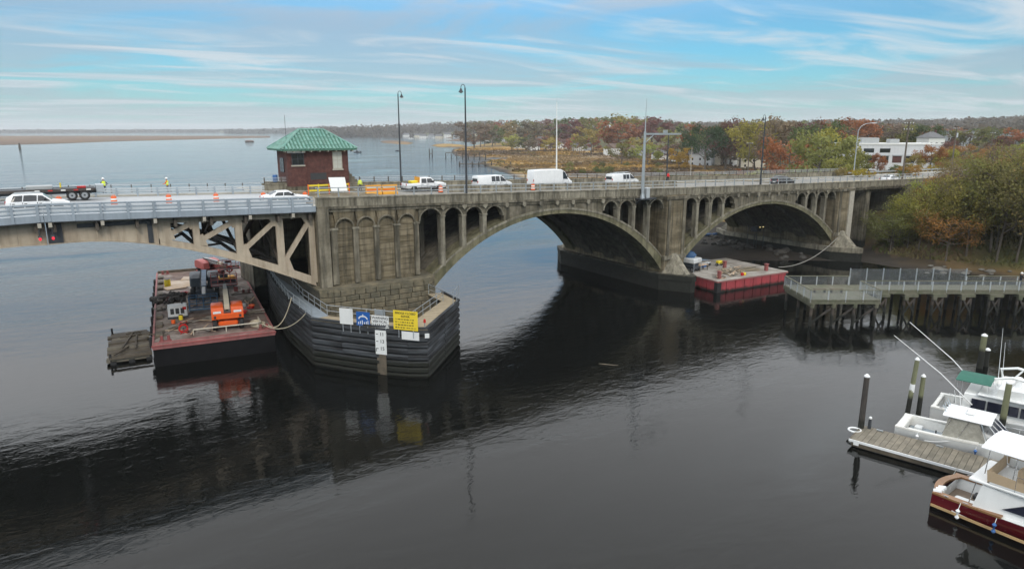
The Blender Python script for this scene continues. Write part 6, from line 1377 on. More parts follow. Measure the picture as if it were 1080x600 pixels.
SEDAN = [(-2.4, .42, .85, .93, .78, .68), (-2.25, .30, .92, 1.00, .88, .72), (-1.65, .24, .93, 1.12, .91, .68), (-.9, .22, .93, 1.44, .92, .62), (.2, .22, .92, 1.46, .92, .62), (1.0, .22, .90, 1.00, .91, .76), (1.9, .25, .80, .87, .88, .72), (2.35, .35, .62, .70, .76, .62)]
VAN = [(-2.85, .45, 1.1, 1.85, .93, .80), (-2.78, .32, 1.15, 2.02, .98, .82), (-1.0, .28, 1.15, 2.06, 1.0, .83), (1.0, .28, 1.15, 2.05, 1.0, .82), (1.55, .28, 1.14, 1.75, .99, .80), (2.0, .28, 1.12, 1.22, .97, .84), (2.65, .32, 1.0, 1.08, .93, .78), (2.85, .42, .82, .90, .85, .72)]
SPRINT = [(-3.6, .45, 1.3, 2.65, .95, .86), (-3.5, .34, 1.35, 2.80, 1.0, .88), (-1.0, .30, 1.35, 2.84, 1.0, .88), (1.5, .30, 1.32, 2.80, 1.0, .87), (2.2, .30, 1.28, 2.45, .99, .85), (2.85, .30, 1.22, 1.55, .97, .84), (3.4, .34, 1.02, 1.14, .92, .76), (3.6, .42, .85, .95, .85, .72)]
PICK = [(-2.95, .55, 1.0, 1.12, .93, .88), (-2.9, .5, 1.05, 1.18, .97, .92), (-1.0, .42, 1.08, 1.2, .98, .93), (-.95, .42, 1.08, 1.80, .98, .74), (-.6, .42, 1.1, 1.88, .98, .75), (.75, .42, 1.1, 1.86, .98, .74), (1.5, .42, 1.1, 1.24, .97, .84), (2.6, .42, 1.05, 1.14, .95, .82), (2.95, .5, .85, .95, .88, .75)]
def road_pos(px, Y): q = onY(px, 195, Y); return (q.x, Y, zr(q.x) + .004)
g4 = [(-1.95, -1.15, -1.7, -1.05), (-1.08, -.10, -.98, -.05), (-.02, .92, .03, .38)]
vehicle('car', 'white estate car driving over the bascule leaf', 'car', SUV, (-1.42, 1.42), .36, 'white_van', g4, ((1.0, 1.12), (.4, 1.58), .76, .62), ((-2.3, 1.15), (-1.85, 1.58), .70, .60), road_pos(38, 5.0), hl=.72, tl=.95, extra=lambda t, st: [MB().bar((-1.7, s_ * .62, 1.72), (.2, s_ * .62, 1.73), .04, .05).build('roof_rail', 'steel_light', t) for s_ in (-1, 1)])
vehicle('car', 'white saloon car passing the brick operator house', 'car', SEDAN, (-1.4, 1.42), .33, 'white_van', [(-1.5, -.42, -1.0, -.35), (-.36, .82, -.28, .18)], ((.98, 1.02), (.25, 1.42), .74, .56), ((-1.72, 1.1), (-.98, 1.42), .66, .56), road_pos(300, 5.0), hl=.62, tl=.78)
def pick_extra(t, st):
    MB().box((-2.8, -.85, .95), (-1.02, .85, 1.19)).build('bed_void', 'plastic_dark', t); MB().box((-1.0, -.8, 1.2), (-.93, .8, 1.95)).build('headache_rack', 'barrier_orange', t); MB().box((-2.2, -.7, 1.0), (-1.2, .2, 1.5), .04).build('toolbox', 'safety_yellow', t)
vehicle('pickup_truck', 'white pickup truck with yellow tool box behind the arch parapet', 'pickup', PICK, (-1.85, 1.85), .40, 'white_van', [(-.8, -.02, -.72, .0), (.06, 1.15, .1, .72)], ((1.46, 1.28), (.82, 1.80), .82, .66), None, road_pos(447, 17), hl=.92, tl=1.0, extra=pick_extra)
def ladder_rack(t, st):
    for x in (-1.9, -.2, 1.0): MB().tube([(x, -.8, 2.02), (x, -.78, 2.22), (x, .78, 2.22), (x, .8, 2.02)], .03, 5).build('rack_bar', 'steel_light', t)
    MB().box((-2.0, -.5, 2.23), (.9, -.1, 2.3)).build('ladder', 'steel_light', t)
gv = [(-.62, .0, -.60, .0), (.08, .72, .08, .70), (.86, 1.86, .88, 1.48)]
vehicle('work_van', 'white work van parked beside the tall lamp post, cones at its tail', 'van', VAN, (-1.75, 1.75), .37, 'white_van', gv, ((1.96, 1.24), (1.58, 1.72), .84, .76), ((-2.86, 1.2), (-2.82, 1.8), .72, .68), road_pos(519, 17), hl=.85, tl=1.2)
vehicle('delivery_van', 'tall white panel van, longest in the row on the bridge', 'van', SPRINT, (-2.1, 2.2), .38, 'white_van', [(1.75, 2.72, 1.78, 2.26)], ((2.85, 1.58), (2.22, 2.40), .84, .78), None, road_pos(580, 17), hl=.9, tl=1.3)
vehicle('work_van', 'white van with ladder rack beside the grey signal mast', 'van', VAN, (-1.75, 1.75), .37, 'white_van', gv, ((1.96, 1.24), (1.58, 1.72), .84, .76), ((-2.86, 1.2), (-2.82, 1.8), .72, .68), road_pos(656, 17), hl=.85, tl=1.2, extra=ladder_rack)
vehicle('car', 'black hatchback car heading off the bridge above the far arch', 'car', SUV, (-1.42, 1.42), .36, 'black_paint', g4, ((1.0, 1.12), (.4, 1.58), .76, .62), ((-2.3, 1.15), (-1.85, 1.58), .70, .60), road_pos(825, 8.7), hl=.72, tl=.95)
vehicle('car', 'white saloon car on the approach road beyond the bridge', 'car', SEDAN, (-1.4, 1.42), .33, 'white_van', [(-1.5, -.42, -1.0, -.35), (-.36, .82, -.28, .18)], ((.98, 1.02), (.25, 1.42), .74, .56), ((-1.72, 1.1), (-.98, 1.42), .66, .56), road_pos(938, 4.8), hl=.62, tl=.78)
vehicle('car', 'red car half hidden by the bank trees on the approach road', 'car', SEDAN, (-1.4, 1.42), .33, 'red_paint', [(-1.5, -.42, -1.0, -.35), (-.36, .82, -.28, .18)], ((.98, 1.02), (.25, 1.42), .74, .56), ((-1.72, 1.1), (-.98, 1.42), .66, .56), road_pos(1003, 5.2), hl=.62, tl=.78)
for i, (x, y, a, pnt, lab) in enumerate([(108.5, 26.5, 62, 'silver_paint', 'silver car waiting at the mouth of the side road'), (113, 35, 240, 'black_paint', 'black car turning into the side road behind a silver one')]):
    vehicle('car', lab, 'car', SEDAN if i == 0 else SUV, (-1.4, 1.42), .34, pnt, g4 if i else [(-1.5, -.42, -1.0, -.35), (-.36, .82, -.28, .18)], ((1.0, 1.08), (.3, 1.42), .74, .56), None, (x, y, srz(x, y) + .05), R_(a))
# flatbed truck at the far kerb
tq = road_pos(56, 16.5); tr = thing('flatbed_truck', 'flatbed truck with white cab and grey box at the far kerb', 'truck', (tq[0], 16.5, tq[2]), math.pi)
MB().box((-4.0, -.45, .65), (7.6, .45, .95)).build('chassis', 'steel_dark', tr); MB().box((-3.6, -1.2, .95), (4.7, 1.2, 1.18)).build('bed', 'steel_dark', tr)
for s_ in (-1, 1): MB().box((-3.6, s_ * 1.2 - .03, .95), (4.7, s_ * 1.2 + .03, 1.22)).build('bed_rail', 'rubble', tr); [MB().box((-3.2 + i * 1.1, s_ * 1.235 - .012, 1.02), (-2.8 + i * 1.1, s_ * 1.235 + .012, 1.14)).build('reflector', 'light_red' if i % 2 else 'safety_white', tr) for i in range(5)]
car_mesh([(4.9, .8, 1.7, 2.75, 1.1, 1.0), (5.0, .5, 1.7, 2.85, 1.15, 1.05), (6.2, .5, 1.65, 2.8, 1.15, 1.0), (6.8, .5, 1.6, 1.8, 1.12, 1.0), (7.8, .55, 1.45, 1.55, 1.05, .9)]).build('cab', 'white_van', tr, True); [side_glass([(4.9, .8, 1.7, 2.75, 1.1, 1.0), (6.2, .5, 1.65, 2.8, 1.15, 1.0), (6.8, .5, 1.6, 1.8, 1.12, 1.0)], 5.2, 6.5, 5.2, 6.15, s_).build('side_window', 'glass_dark', tr) for s_ in (-1, 1)]
for x in (-2.6, -1.5, 6.6): [wheel(tr, (x, s_ * .98, .5), .5, .35) for s_ in (-1, 1)]
MB().box((.1, -.9, 1.2), (2.3, .9, 1.55), .03).build('load_box', 'boom_grey', tr); MB().box((-4.4, -.9, .7), (-3.65, .9, 1.5), .04).build('tail_box', 'galv', tr); MB().box((4.76, -.15, 1.2), (4.86, .15, 3.0)).build('exhaust_stack', 'steel_dark', tr); MB().box((-2.8, .3, 1.2), (-2.0, .9, 1.42), .03).build('tool_case', 'light_red', tr); MB().cyl((-.6, -1.1, 1.2), (-.6, -1.1, 1.7), .07).build('bottle', 'safety_yellow', tr)
# precast concrete barrier closing off the work lanes
jb = MB().prism([(-.30, 0), (.30, 0), (.30, .08), (.17, .32), (.10, .81), (-.10, .81), (-.17, .32), (-.30, .08)], -1.78, 1.78, 'x').mesh('barrier_block'); jb.materials.append(MATS['concrete_pale'])
for i in range(12):
    x = -24.5 + i * 3.6; t = thing('concrete_barrier', 'precast concrete barrier block in the line guarding the parked vans', 'barrier', (x, 14.2, zr(x) + .002), 0, 'concrete barrier blocks beside the vans'); t.rotation_euler.y = math.atan2(zr(x - 1) - zr(x + 1), 2); inst('block', jb, t); MB().cyl((1.8, 0, .15), (1.8, 0, .7), .04, n=6).build('joint_pin', 'steel_dark', t)
# traffic drums
def drum(px, Y, label, py=None):
    q = onY(px, 210, Y); t = thing('traffic_drum', label, 'traffic drum', (q.x, Y, zr(q.x)))
    MB().cyl((0, 0, 0), (0, 0, .08), .36, n=10).build('base', 'rubber', t); zs = [.08, .26, .42, .58, .74, .92]
    for i in range(5): r0, r1 = .30 - .012 * i, .30 - .012 * (i + 1); MB().cyl((0, 0, zs[i]), (0, 0, zs[i + 1]), r0, r1, 12).build('band', 'safety_orange' if i % 2 == 0 else 'safety_white', t)
    MB().tube([(-.12, 0, .92), (-.1, 0, 1.02), (.1, 0, 1.02), (.12, 0, .92)], .03, 5).build('handle', 'safety_orange', t)
for px, Y, lab in ((62, 8.8, 'orange traffic drum lying close to the white estate car'), (120, 8.6, 'orange and white drum on the leaf, first past the estate car'), (178, 8.6, 'orange and white drum midway along the bascule leaf'), (228, 8.6, 'orange and white drum near the tower end of the leaf'), (278, 8.3, 'orange and white drum just behind the white saloon'), (322, 7.6, 'orange and white drum ahead of the white saloon by the yellow barrier'), (465, 14.0, 'orange drum beside the white pickup door'), (562, 13.5, 'orange drum beside the tall panel van')):
    drum(px, Y, lab)
# ================================================================ people
def person(label, loc, rz, top, pants, vest=None, hat=None, pose='stand', h=1.78):
    t = thing('person', label, 'person', loc, rz); k = h / 1.78; t.scale = (k, k, k)
    J = {'pel': (0, 0, .96, .13), 'sp': (0, .01, 1.16, .135), 'ch': (0, .01, 1.36, .155), 'nk': (0, .02, 1.50, .06), 'hd0': (0, .035, 1.58, .075), 'hd1': (0, .035, 1.68, .098), 'hd2': (0, .025, 1.76, .07)}
    E_ = [('pel', 'sp'), ('sp', 'ch'), ('ch', 'nk'), ('nk', 'hd0'), ('hd0', 'hd1'), ('hd1', 'hd2')]
    for s_, n in ((-1, 'l'), (1, 'r')):
        arm = {'stand': ((.24, .0, 1.12), (.25, .08, .88), (.25, .12, .78)), 'hips': ((.36, -.05, 1.16), (.20, .10, 1.02), (.14, .14, 1.0)), 'work': ((.25, .16, 1.16), (.18, .38, 1.10), (.16, .47, 1.08))}[pose]
        st_ = .03 * s_ if pose == 'stand' else 0
        J.update({n + 'sh': (s_ * .17, .01, 1.41, .075), n + 'el': (s_ * arm[0][0], arm[0][1], arm[0][2], .048), n + 'wr': (s_ * arm[1][0], arm[1][1], arm[1][2], .034), n + 'ha': (s_ * arm[2][0], arm[2][1], arm[2][2], .038),
                  n + 'hp': (s_ * .10, 0, .88, .098), n + 'kn': (s_ * .115, .02 + st_, .49, .062), n + 'an': (s_ * .12, -.02 + st_, .10, .044), n + 'to': (s_ * .135, .15 + st_, .045, .042)})
        E_ += [('ch', n + 'sh'), (n + 'sh', n + 'el'), (n + 'el', n + 'wr'), (n + 'wr', n + 'ha'), ('pel', n + 'hp'), (n + 'hp', n + 'kn'), (n + 'kn', n + 'an'), (n + 'an', n + 'to')]
    ks = list(J); me = bpy.data.meshes.new('person_skeleton'); me.from_pydata([J[q][:3] for q in ks], [(ks.index(a), ks.index(b)) for a, b in E_], [])
    o = bpy.data.objects.new('tmp', me); COL.objects.link(o); md = o.modifiers.new('s', 'SKIN'); md.use_smooth_shade = True
    sv = me.skin_vertices[0].data
    for i, q in enumerate(ks): sv[i].radius = (J[q][3], J[q][3] * (.78 if q in ('ch', 'sp', 'pel') else 1)); sv[i].use_root = (q == 'pel')
    o.modifiers.new('d', 'SUBSURF').levels = 1
    dg = bpy.context.evaluated_depsgraph_get(); m2 = bpy.data.meshes.new_from_object(o.evaluated_get(dg)); bpy.data.objects.remove(o); bpy.data.meshes.remove(me)
    m2.materials.clear()
    for q in (top, pants, 'skin', 'cloth_black'): m2.materials.append(MATS[q])
    for p in m2.polygons:
        c = p.center; hand = abs(c.x) > .12 and (Vector(c) - Vector(J['rha'][:3] if c.x > 0 else J['lha'][:3])).length < .10
        p.material_index = 2 if (c.z > 1.52 or hand) else 3 if c.z < .1 else 1 if c.z < .97 and abs(c.x) < .22 and not (pose == 'stand' and abs(c.x) > .2) else 0
    b = bpy.data.objects.new('body', m2); COL.objects.link(b); b.parent = t
    if vest: MB().loft([[(a * math.cos(q), .012 + bb * math.sin(q), z) for q in np.linspace(0, 6.283, 17)[:-1]] for z, a, bb in ((1.0, .175, .145), (1.16, .172, .142), (1.34, .20, .155), (1.43, .19, .14), (1.47, .10, .09))]).build('vest', vest, t, True); MB().loft([[(.186 * math.cos(q), .012 + .152 * math.sin(q), z) for q in np.linspace(0, 6.283, 17)[:-1]] for z in (1.17, 1.22)], cap=False).build('reflective_band', 'safety_white', t)
    if hat:
        MB().loft([[(.125 * kk * math.cos(q), .03 + .145 * kk * math.sin(q), z) for q in np.linspace(0, 6.283, 15)[:-1]] for z, kk in ((1.70, 1.0), (1.76, .98), (1.82, .75), (1.85, .3))]).build('hard_hat', hat, t, True); MB().cyl((0, .05, 1.695), (0, .05, 1.705), .165, n=14).build('hat_brim', hat, t)
    else: MB().sphere((0, .01, 1.71), (.108, .115, .10)).build('hair', 'hair', t, True)
    for s_ in (-1, 1): MB().sphere((s_ * .035, .125, 1.66), .012, 6, 4).build('eye', 'plastic_dark', t); MB().sphere((s_ * .098, .03, 1.64), (.015, .025, .035), 6, 4).build('ear', 'skin', t)
    MB().sphere((0, .135, 1.63), (.014, .022, .025), 6, 4).build('nose', 'skin', t); MB().box((-.028, .118, 1.585), (.028, .128, 1.595)).build('mouth', 'light_red', t)
    return t
def on_walk(px, Y, dz=.15): q = onY(px, 200, Y); return (q.x, Y, zr(q.x) + dz)
person('worker in yellow vest and blue jeans, hands on hips at the far bridge rail', on_walk(110, 20.6, .12), 0.15, 'cloth_grey', 'cloth_navy', 'hivis', 'hat_white', 'hips', 1.85)
person('worker in yellow and orange vest and dark trousers by the far bridge rail', on_walk(177, 20.6, .12), 1.2, 'cloth_orange', 'cloth_grey', 'hivis', 'hat_white', 'work', 1.82)
person('worker in yellow vest beside the stair of the brick house', on_walk(380, 18.6, .02), 2.8, 'hivis', 'cloth_grey', 'hivis', None, 'stand', 1.75)
person('person in a bright red jacket walking on the far sidewalk', on_walk(704, 20.5), -1.4, 'cloth_red', 'cloth_black', None, None, 'stand', 1.8)
person('worker in orange jacket standing on the red barge', rb(3.9, 8.6), 3.0, 'cloth_orange', 'cloth_black', None, 'hat_white', 'work', 1.8)
pp = Vector(FO) + U * (onZ(1057, 297, FZ) - Vector(FO)).dot(U) + V_ * 6.6
person('person in black with a white cap on the fishing pier walkway', (pp.x, pp.y, FZ + .01), -2.2, 'cloth_black', 'cloth_navy', None, 'hat_white', 'work', 1.78)
# ================================================================ lamp posts, masts, signals
def lamp_post(label, base, top, side, m='steel_dark', crook=True, cat='street lamp', name='street_lamp'):
    t = thing(name, label, cat, base); H_ = top - base[2]
    MB().tube([(0, 0, 0), (0, 0, H_ * .5), (0, 0, H_ - .4)], [.13, .11, .075], 8).build('pole', m, t, True); MB().cyl((0, 0, 0), (0, 0, .5), .2, .15, 10).build('base', m, t)
    if crook:
        MB().tube([(0, 0, H_ - .5)] + [(side * (.26 - .26 * math.cos(a)), 0, H_ - .4 + .36 * math.sin(a)) for a in np.linspace(0, math.pi, 9)], .035, 6).build('crook', m, t)
        MB().loft([[(side * .52 + r * math.cos(a), r * math.sin(a), H_ + z) for a in np.linspace(0, 6.283, 13)[:-1]] for z, r in ((-.42, .05), (-.52, .10), (-.66, .15), (-.84, .27), (-.87, .27))]).build('shade', m, t, True); MB().sphere((side * .52, 0, H_ - .88), (.16, .16, .1)).build('bulb', 'glass_blind', t)
    return t
q = onY(492, 200, .12); lamp_post('tall dark lamp post on the near parapet beside the white work van', (q.x, .12, zr(q.x) + .53), onY(491, 89, .12).z, -1)
q = onY(423, 192, W_ - .3); lamp_post('tall dark lamp post on the far rail behind the white pickup', (q.x, W_ - .3, zr(q.x) + .15), onY(424, 96, W_ - .3).z, 1)
q = onY(802, 192, .12); lamp_post('tall dark lamp post on the near parapet above the far arch', (q.x, .12, zr(q.x) + .53), onY(803, 121, .12).z, -1)
q = onY(703, 188, W_ - .3); lamp_post('dark lamp post on the far rail beyond the signal mast', (q.x, W_ - .3, zr(q.x) + .15), onY(704, 137, W_ - .3).z, -1)
q = onY(587, 188, W_ - 1.0); ga = thing('barrier_gate', 'raised white traffic gate arm behind the tall panel van', 'barrier gate', (q.x, W_ - 1.0, zr(q.x) + .15)); zt_ = onY(586, 108, W_ - 1).z - ga.location.z
MB().box((-.4, -.35, 0), (.4, .35, 1.5), .05).build('cabinet', 'steel_dark', ga); n = 10
for i in range(n): z0, z1 = 1.3 + (zt_ - 1.3) * i / n, 1.3 + (zt_ - 1.3) * (i + 1) / n; MB().cyl((-.012 * z0, 0, z0), (-.012 * z1, 0, z1), .13 - .008 * i, .13 - .008 * (i + 1), 8).build('arm_segment', 'white_paint' if i % 2 == 0 else 'safety_white', ga)
MB().cyl((-.012 * zt_, 0, zt_), (-.014 * zt_, 0, zt_ + 1.5), .02, .01, 5).build('tip', 'galv', ga)
q = onY(678, 203, -.6); sm = thing('signal_mast', 'grey signal mast with long horizontal arm on the near parapet', 'signal mast', (q.x, -.55, zr(q.x) + .0)); zb = sm.location.z
za, zt_ = onY(678, 141.5, -.55).z - zb, onY(679, 104, -.55).z - zb; L = onY(718, 141.5, -.55).x - q.x
MB().box((-1.0, -.75, -.35), (1.9, .45, -.2)).build('platform', 'steel_dark', sm); [MB().bar((x, -.6, -.3), (x, .4, -1.0), .1, .1).build('platform_brace', 'steel_dark', sm) for x in (-.8, .4, 1.7)]
MB().tube([(0, 0, -.2), (0, 0, za * .5), (0, 0, za + .3)], [.24, .2, .16], 10).build('pole', 'galv', sm, True); MB().tube([(0, 0, za + .3), (.05, 0, zt_)], [.08, .03], 6).build('whip', 'galv', sm); MB().cyl((0, 0, -.2), (0, 0, .4), .34, .26, 10).build('base', 'galv', sm)
MB().bar((-.1, 0, za), (L, 0, za - .02), .22, .24).build('arm', 'galv', sm); MB().box((L * .52, -.15, za + .05), (L * .60, .15, za + .5)).build('signal_bracket', 'galv', sm); MB().box((.5, -.3, -.2), (1.1, .3, 1.2), .05).build('cabinet', 'steel_light', sm); MB().bar((0, 0, za - 1.2), (1.6, 0, za - .1), .08, .08).build('arm_stay', 'galv', sm)
q = onY(900, 186, 21.5); t = thing('street_lamp', 'silver street lamp with curved arm over the approach road', 'street lamp', (q.x, 21.5, zr(q.x) + .1)); H_ = onY(900, 137, 21.5).z - t.location.z
MB().tube([(0, 0, 0), (0, 0, H_ * .5), (0, 0, H_)], [.14, .12, .09], 8).build('pole', 'galv', t, True); MB().tube([(0, 0, H_ - .3), (.5, -.3, H_ + .8), (1.4, -.8, H_ + 1.3), (2.6, -1.4, H_ + 1.45)], .06, 6).build('arm', 'galv', t); MB().loft([[(2.5 + a, -1.35 - a * .5 + yy, H_ + 1.45 + z) for yy, z in ((-.2, -.08), (.2, -.08), (.15, .1), (-.15, .1))] for a in (0, .5, 1.0)]).build('lamp_head', 'steel_light', t)
def utility(label, px, py, ptop, D, m='bark_grey', arms=1, tx=False):
    x, y = atD(px, D); zb = gz(x, y); zt_ = ztop(px, ptop, D); t = thing('utility_pole', label, 'utility pole', (x, y, zb)); H_ = zt_ - zb; a = R_(-YAW)
    MB().tube([(0, 0, -.5), (0, 0, H_)], [.2, .13], 8).build('pole', m, t, True); t.rotation_euler.z = a + .4
    for k in range(arms): MB().box((-1.3, -.08, H_ - .6 - k * 1.1), (1.3, .08, H_ - .42 - k * 1.1)).build('crossarm', 'bark', t); [MB().cyl((s_, 0, H_ - .42 - k * 1.1), (s_, 0, H_ - .2 - k * 1.1), .06, n=6).build('insulator', 'light_clear', t) for s_ in (-1.1, -.4, .4, 1.1)]
    if tx: MB().cyl((.35, 0, H_ - 2.6), (.35, 0, H_ - 1.5), .3, n=10).build('transformer', 'steel_light', t)
utility('weathered utility pole in front of the white flat-roofed building', 958, 182, 128, 150, 'bark_grey', 2)
utility('utility pole with a pale transformer among the bank trees', 1009, 168, 134, 210, 'bark_grey', 1, True); utility('pale pole standing in the marsh edge beyond the bridge', 731, 182, 155, 330, 'stone_trim', 0); utility('far utility pole beside the yellow shrubs', 826, 172, 152, 260, 'bark_grey', 1); utility('grey utility pole behind the right bank trees', 1048, 160, 139, 260, 'bark_grey', 1); utility('slim pole near the side road lawn', 792, 180, 150, 240, 'bark_grey', 1)
# ================================================================ vegetation
def leaf_mesh(name, P, Nn, size, rng, droop=0.0):
    "quads at points P, normals Nn, as one crown mesh"
    n = len(P); a = rng.normal(size=(n, 3)); u = np.cross(Nn, a); u /= np.linalg.norm(u, axis=1)[:, None] + 1e-9; v = np.cross(Nn, u)
    s = size * rng.uniform(.55, 1.35, (n, 1)); l = s * rng.uniform(.9, 1.5, (n, 1))
    Q = np.stack([P - u * s * .5, P + v * l * .45 - u * s * .12, P + u * s * .5, P - v * l * .5 + u * s * .1], 1).reshape(-1, 3)
    me = bpy.data.meshes.new(name); me.vertices.add(4 * n); me.vertices.foreach_set('co', Q.ravel())
    me.loops.add(4 * n); me.loops.foreach_set('vertex_index', np.arange(4 * n, dtype=np.int32)); me.polygons.add(n)
    me.polygons.foreach_set('loop_start', np.arange(0, 4 * n, 4, dtype=np.int32)); me.polygons.foreach_set('loop_total', np.full(n, 4, np.int32)); me.update(calc_edges=True)
    me.materials.append(MATS['leaves']); return me
def tree_variant(seed, n, leaf, wid=.36, low=.22, sparse=.0, nlimb=9, lean=.0, clump=.15):
    "unit-height tree: trunk with limbs, crown of leaf clumps round the limb ends"
    rng = np.random.default_rng(seed); tips = []; m = MB()
    top = Vector((lean * .3, 0, .80)); mid = Vector((rng.normal() * .015, rng.normal() * .015, .4))
    tr_ = .55 if sparse > .3 else 1.0
    m.tube([(0, 0, -.03), (0, 0, .05), mid, top], [.026 * tr_, .020 * tr_, .014 * tr_, .004], 6)
    for i in range(nlimb):
        h = low + (.72 - low) * (i + .3 * rng.random()) / nlimb; a = i * 2.4 + rng.normal() * .3; L = wid * (1.05 - .55 * abs((h - low) / (.8 - low) - .35)) * rng.uniform(.75, 1.1)
        p0 = mid * (h / .4) if h < .4 else mid + (top - mid) * ((h - .4) / .4)
        e = p0 + Vector((math.cos(a) * L, math.sin(a) * L, L * rng.uniform(.25, .75))); k = p0 + (e - p0) * .5 + Vector((0, 0, -.02))
        m.tube([p0, k, e], [.009, .006, .002], 5); tips.append((e, 1.0)); tips.append((k + (e - k) * .4, .8))
        for j in range(3):
            b = a + rng.normal() * .8; q = k + (e - k) * rng.random(); e2 = q + Vector((math.cos(b), math.sin(b), rng.uniform(.1, .9))) * L * rng.uniform(.3, .5); m.tube([q, e2], [.004, .0015], 4); tips.append((e2, .75))
    tips.append((top, 1.1)); tips.append((top * .93 + Vector((0, 0, .04)), .9))
    C = np.array([t[0][:] for t in tips]); sc = np.array([t[1] for t in tips]); idx = rng.integers(0, len(C), n)
    d = rng.normal(size=(n, 3)); d /= np.linalg.norm(d, axis=1)[:, None]; r = rng.random((n, 1)) ** (.42) * clump * sc[idx][:, None] * (1.0 + .35 * rng.normal(size=(n, 1)) * sparse)
    P = C[idx] + d * r * np.array([1, 1, .78]); P[:, 2] = np.clip(P[:, 2], low * .55, 1.0)
    Nn = d + rng.normal(size=(n, 3)) * .7; Nn /= np.linalg.norm(Nn, axis=1)[:, None]
    tm = m.mesh('trunk'); tm.materials.append(MATS['bark_grey' if sparse > .3 else 'bark'])
    return tm, leaf_mesh('crown', P, Nn, leaf, rng)
FAR = [tree_variant(s, 900, .055, w_, l_, 0, 9, 0, .15) for s, w_, l_ in ((1, .36, .2), (2, .42, .18), (3, .30, .15), (4, .40, .25))]
MID = [tree_variant(s, 3000, .030, w_, l_, .15, 11, 0, .14) for s, w_, l_ in ((11, .36, .2), (12, .42, .18), (13, .33, .2))]
NEAR = [tree_variant(s, 4600, .0165, w_, l_, .8, 17, ln, .15) for s, w_, l_, ln in ((21, .30, .25, .2), (22, .36, .22, -.2), (23, .26, .28, .3), (24, .38, .25, 0))]
SHRUB = [tree_variant(s, 1500, .06, .55, .05, .2, 9, 0, .24) for s in (31, 32, 33)]
def bush_ok(): return None
TCOL = {'olive': (.215, .19, .060), 'yellow': (.40, .28, .04), 'gold': (.33, .19, .045), 'rust': (.26, .115, .052), 'maroon': (.155, .070, .055), 'green': (.105, .13, .045), 'dark green': (.055, .08, .035), 'orange': (.32, .155, .055), 'grey-brown': (.20, .15, .105), 'yellow-green': (.30, .265, .065)}
def tree(name, label, cat, x, y, zb, h, col, var, wid=1.0, group=None, jitter=.14):
    t = thing(name, label, cat, (x, y, zb - .1), random.uniform(0, 6.28), group); t.scale = (h * wid, h * wid, h)
    tm, cm = var; inst('trunk', tm, t); c = TCOL[col]; j = lambda: random.uniform(1 - jitter, 1 + jitter); b = random.uniform(.85, 1.15)
    inst('crown', cm, t, color=(c[0] * j() * b, c[1] * j() * b, c[2] * j() * b)); return t
def ptree(px, ytop, D, col, var, wid=1.0, where='', kind='tree', group=None, zb=None):
    x, y = atD(px, D); z = gz(x, y) if zb is None else zb; h = max(2.0, ztop(px, ytop, D) - z)
    return tree('broadleaf_tree' if kind == 'tree' else 'shrub', f'{col} {kind} {where}', kind, x, y, z, h, col, var, wid, group)
rs = random.Random(5)
# named large trees
for px, yt, D, col, wd, wh in [
    (651, 124, 620, 'rust', 1.5, 'with broad crown over the white marsh house'), (690, 119.5, 640, 'maroon', 1.35, 'tallest behind the signal mast arm'), (668, 118.5, 720, 'yellow-green', 1.3, 'rising behind the rust-coloured crown'), (624, 133, 640, 'yellow-green', 1.3, 'low beside the broad rust crown'), (632, 121, 800, 'olive', 1.2, 'behind the broad rust crown, facing the marsh'), (573, 140.5, 900, 'orange', 1.5, 'standing low before the white house cluster'), (602, 121.5, 900, 'green', 1.3, 'behind the raised gate arm'), (712, 134, 560, 'olive', 1.3, 'beneath the end of the signal arm'), (676, 143, 600, 'yellow-green', 1.5, 'small and round beside the white houses'),
    (746, 126, 380, 'dark green', .95, 'at the left of the grove beyond the side road'), (768, 120, 400, 'maroon', 1.0, 'with dark bare-looking crown beyond the lawn'), (783, 122, 390, 'grey-brown', 1.0, 'beside the maroon one beyond the lawn'), (800, 118.5, 330, 'yellow-green', .9, 'tallest above the side road lawn'), (818, 116.5, 320, 'grey-brown', .9, 'tallest above the dark hedge by the lawn'), (812, 121, 350, 'olive', 1.0, 'squeezed between two taller crowns by the lawn'), (845, 122, 340, 'maroon', .9, 'behind the olive roadside crowns'), (861, 123, 300, 'green', 1.0, 'behind the curved silver lamp'), (880, 127, 230, 'yellow-green', 1.0, 'beside the curved silver lamp'), (868, 131, 215, 'olive', 1.05, 'closest to the black car on the side road'), (903, 120, 360, 'rust', 1.2, 'rising behind the white flat-roofed building'), (928, 126, 400, 'grey-brown', 1.2, 'behind the building rooftop units'), (950, 127, 420, 'olive', 1.2, 'behind the weathered utility pole'), (976, 127.5, 420, 'green', 1.2, 'behind the small hip-roofed house'), (1002, 145, 300, 'maroon', 1.0, 'beside the small hip-roofed house'), (1060, 141, 300, 'maroon', 1.1, 'at the far right skyline'), (835, 140, 260, 'orange', 1.1, 'low over the lawn edge'), (908, 155, 215, 'olive', 1.0, 'screening the left end of the white building'), (930, 158, 225, 'rust', .8, 'small before the white building windows'), (986, 150, 225, 'rust', 1.0, 'screening the right end of the white building'), (968, 160, 220, 'yellow-green', 1.0, 'small beside the white building doorway'), (893, 160, 190, 'yellow-green', 1.1, 'low near the lamp foot')]:
    ptree(px, yt, D, col, rs.choice(MID if D < 450 else FAR), wd, wh)
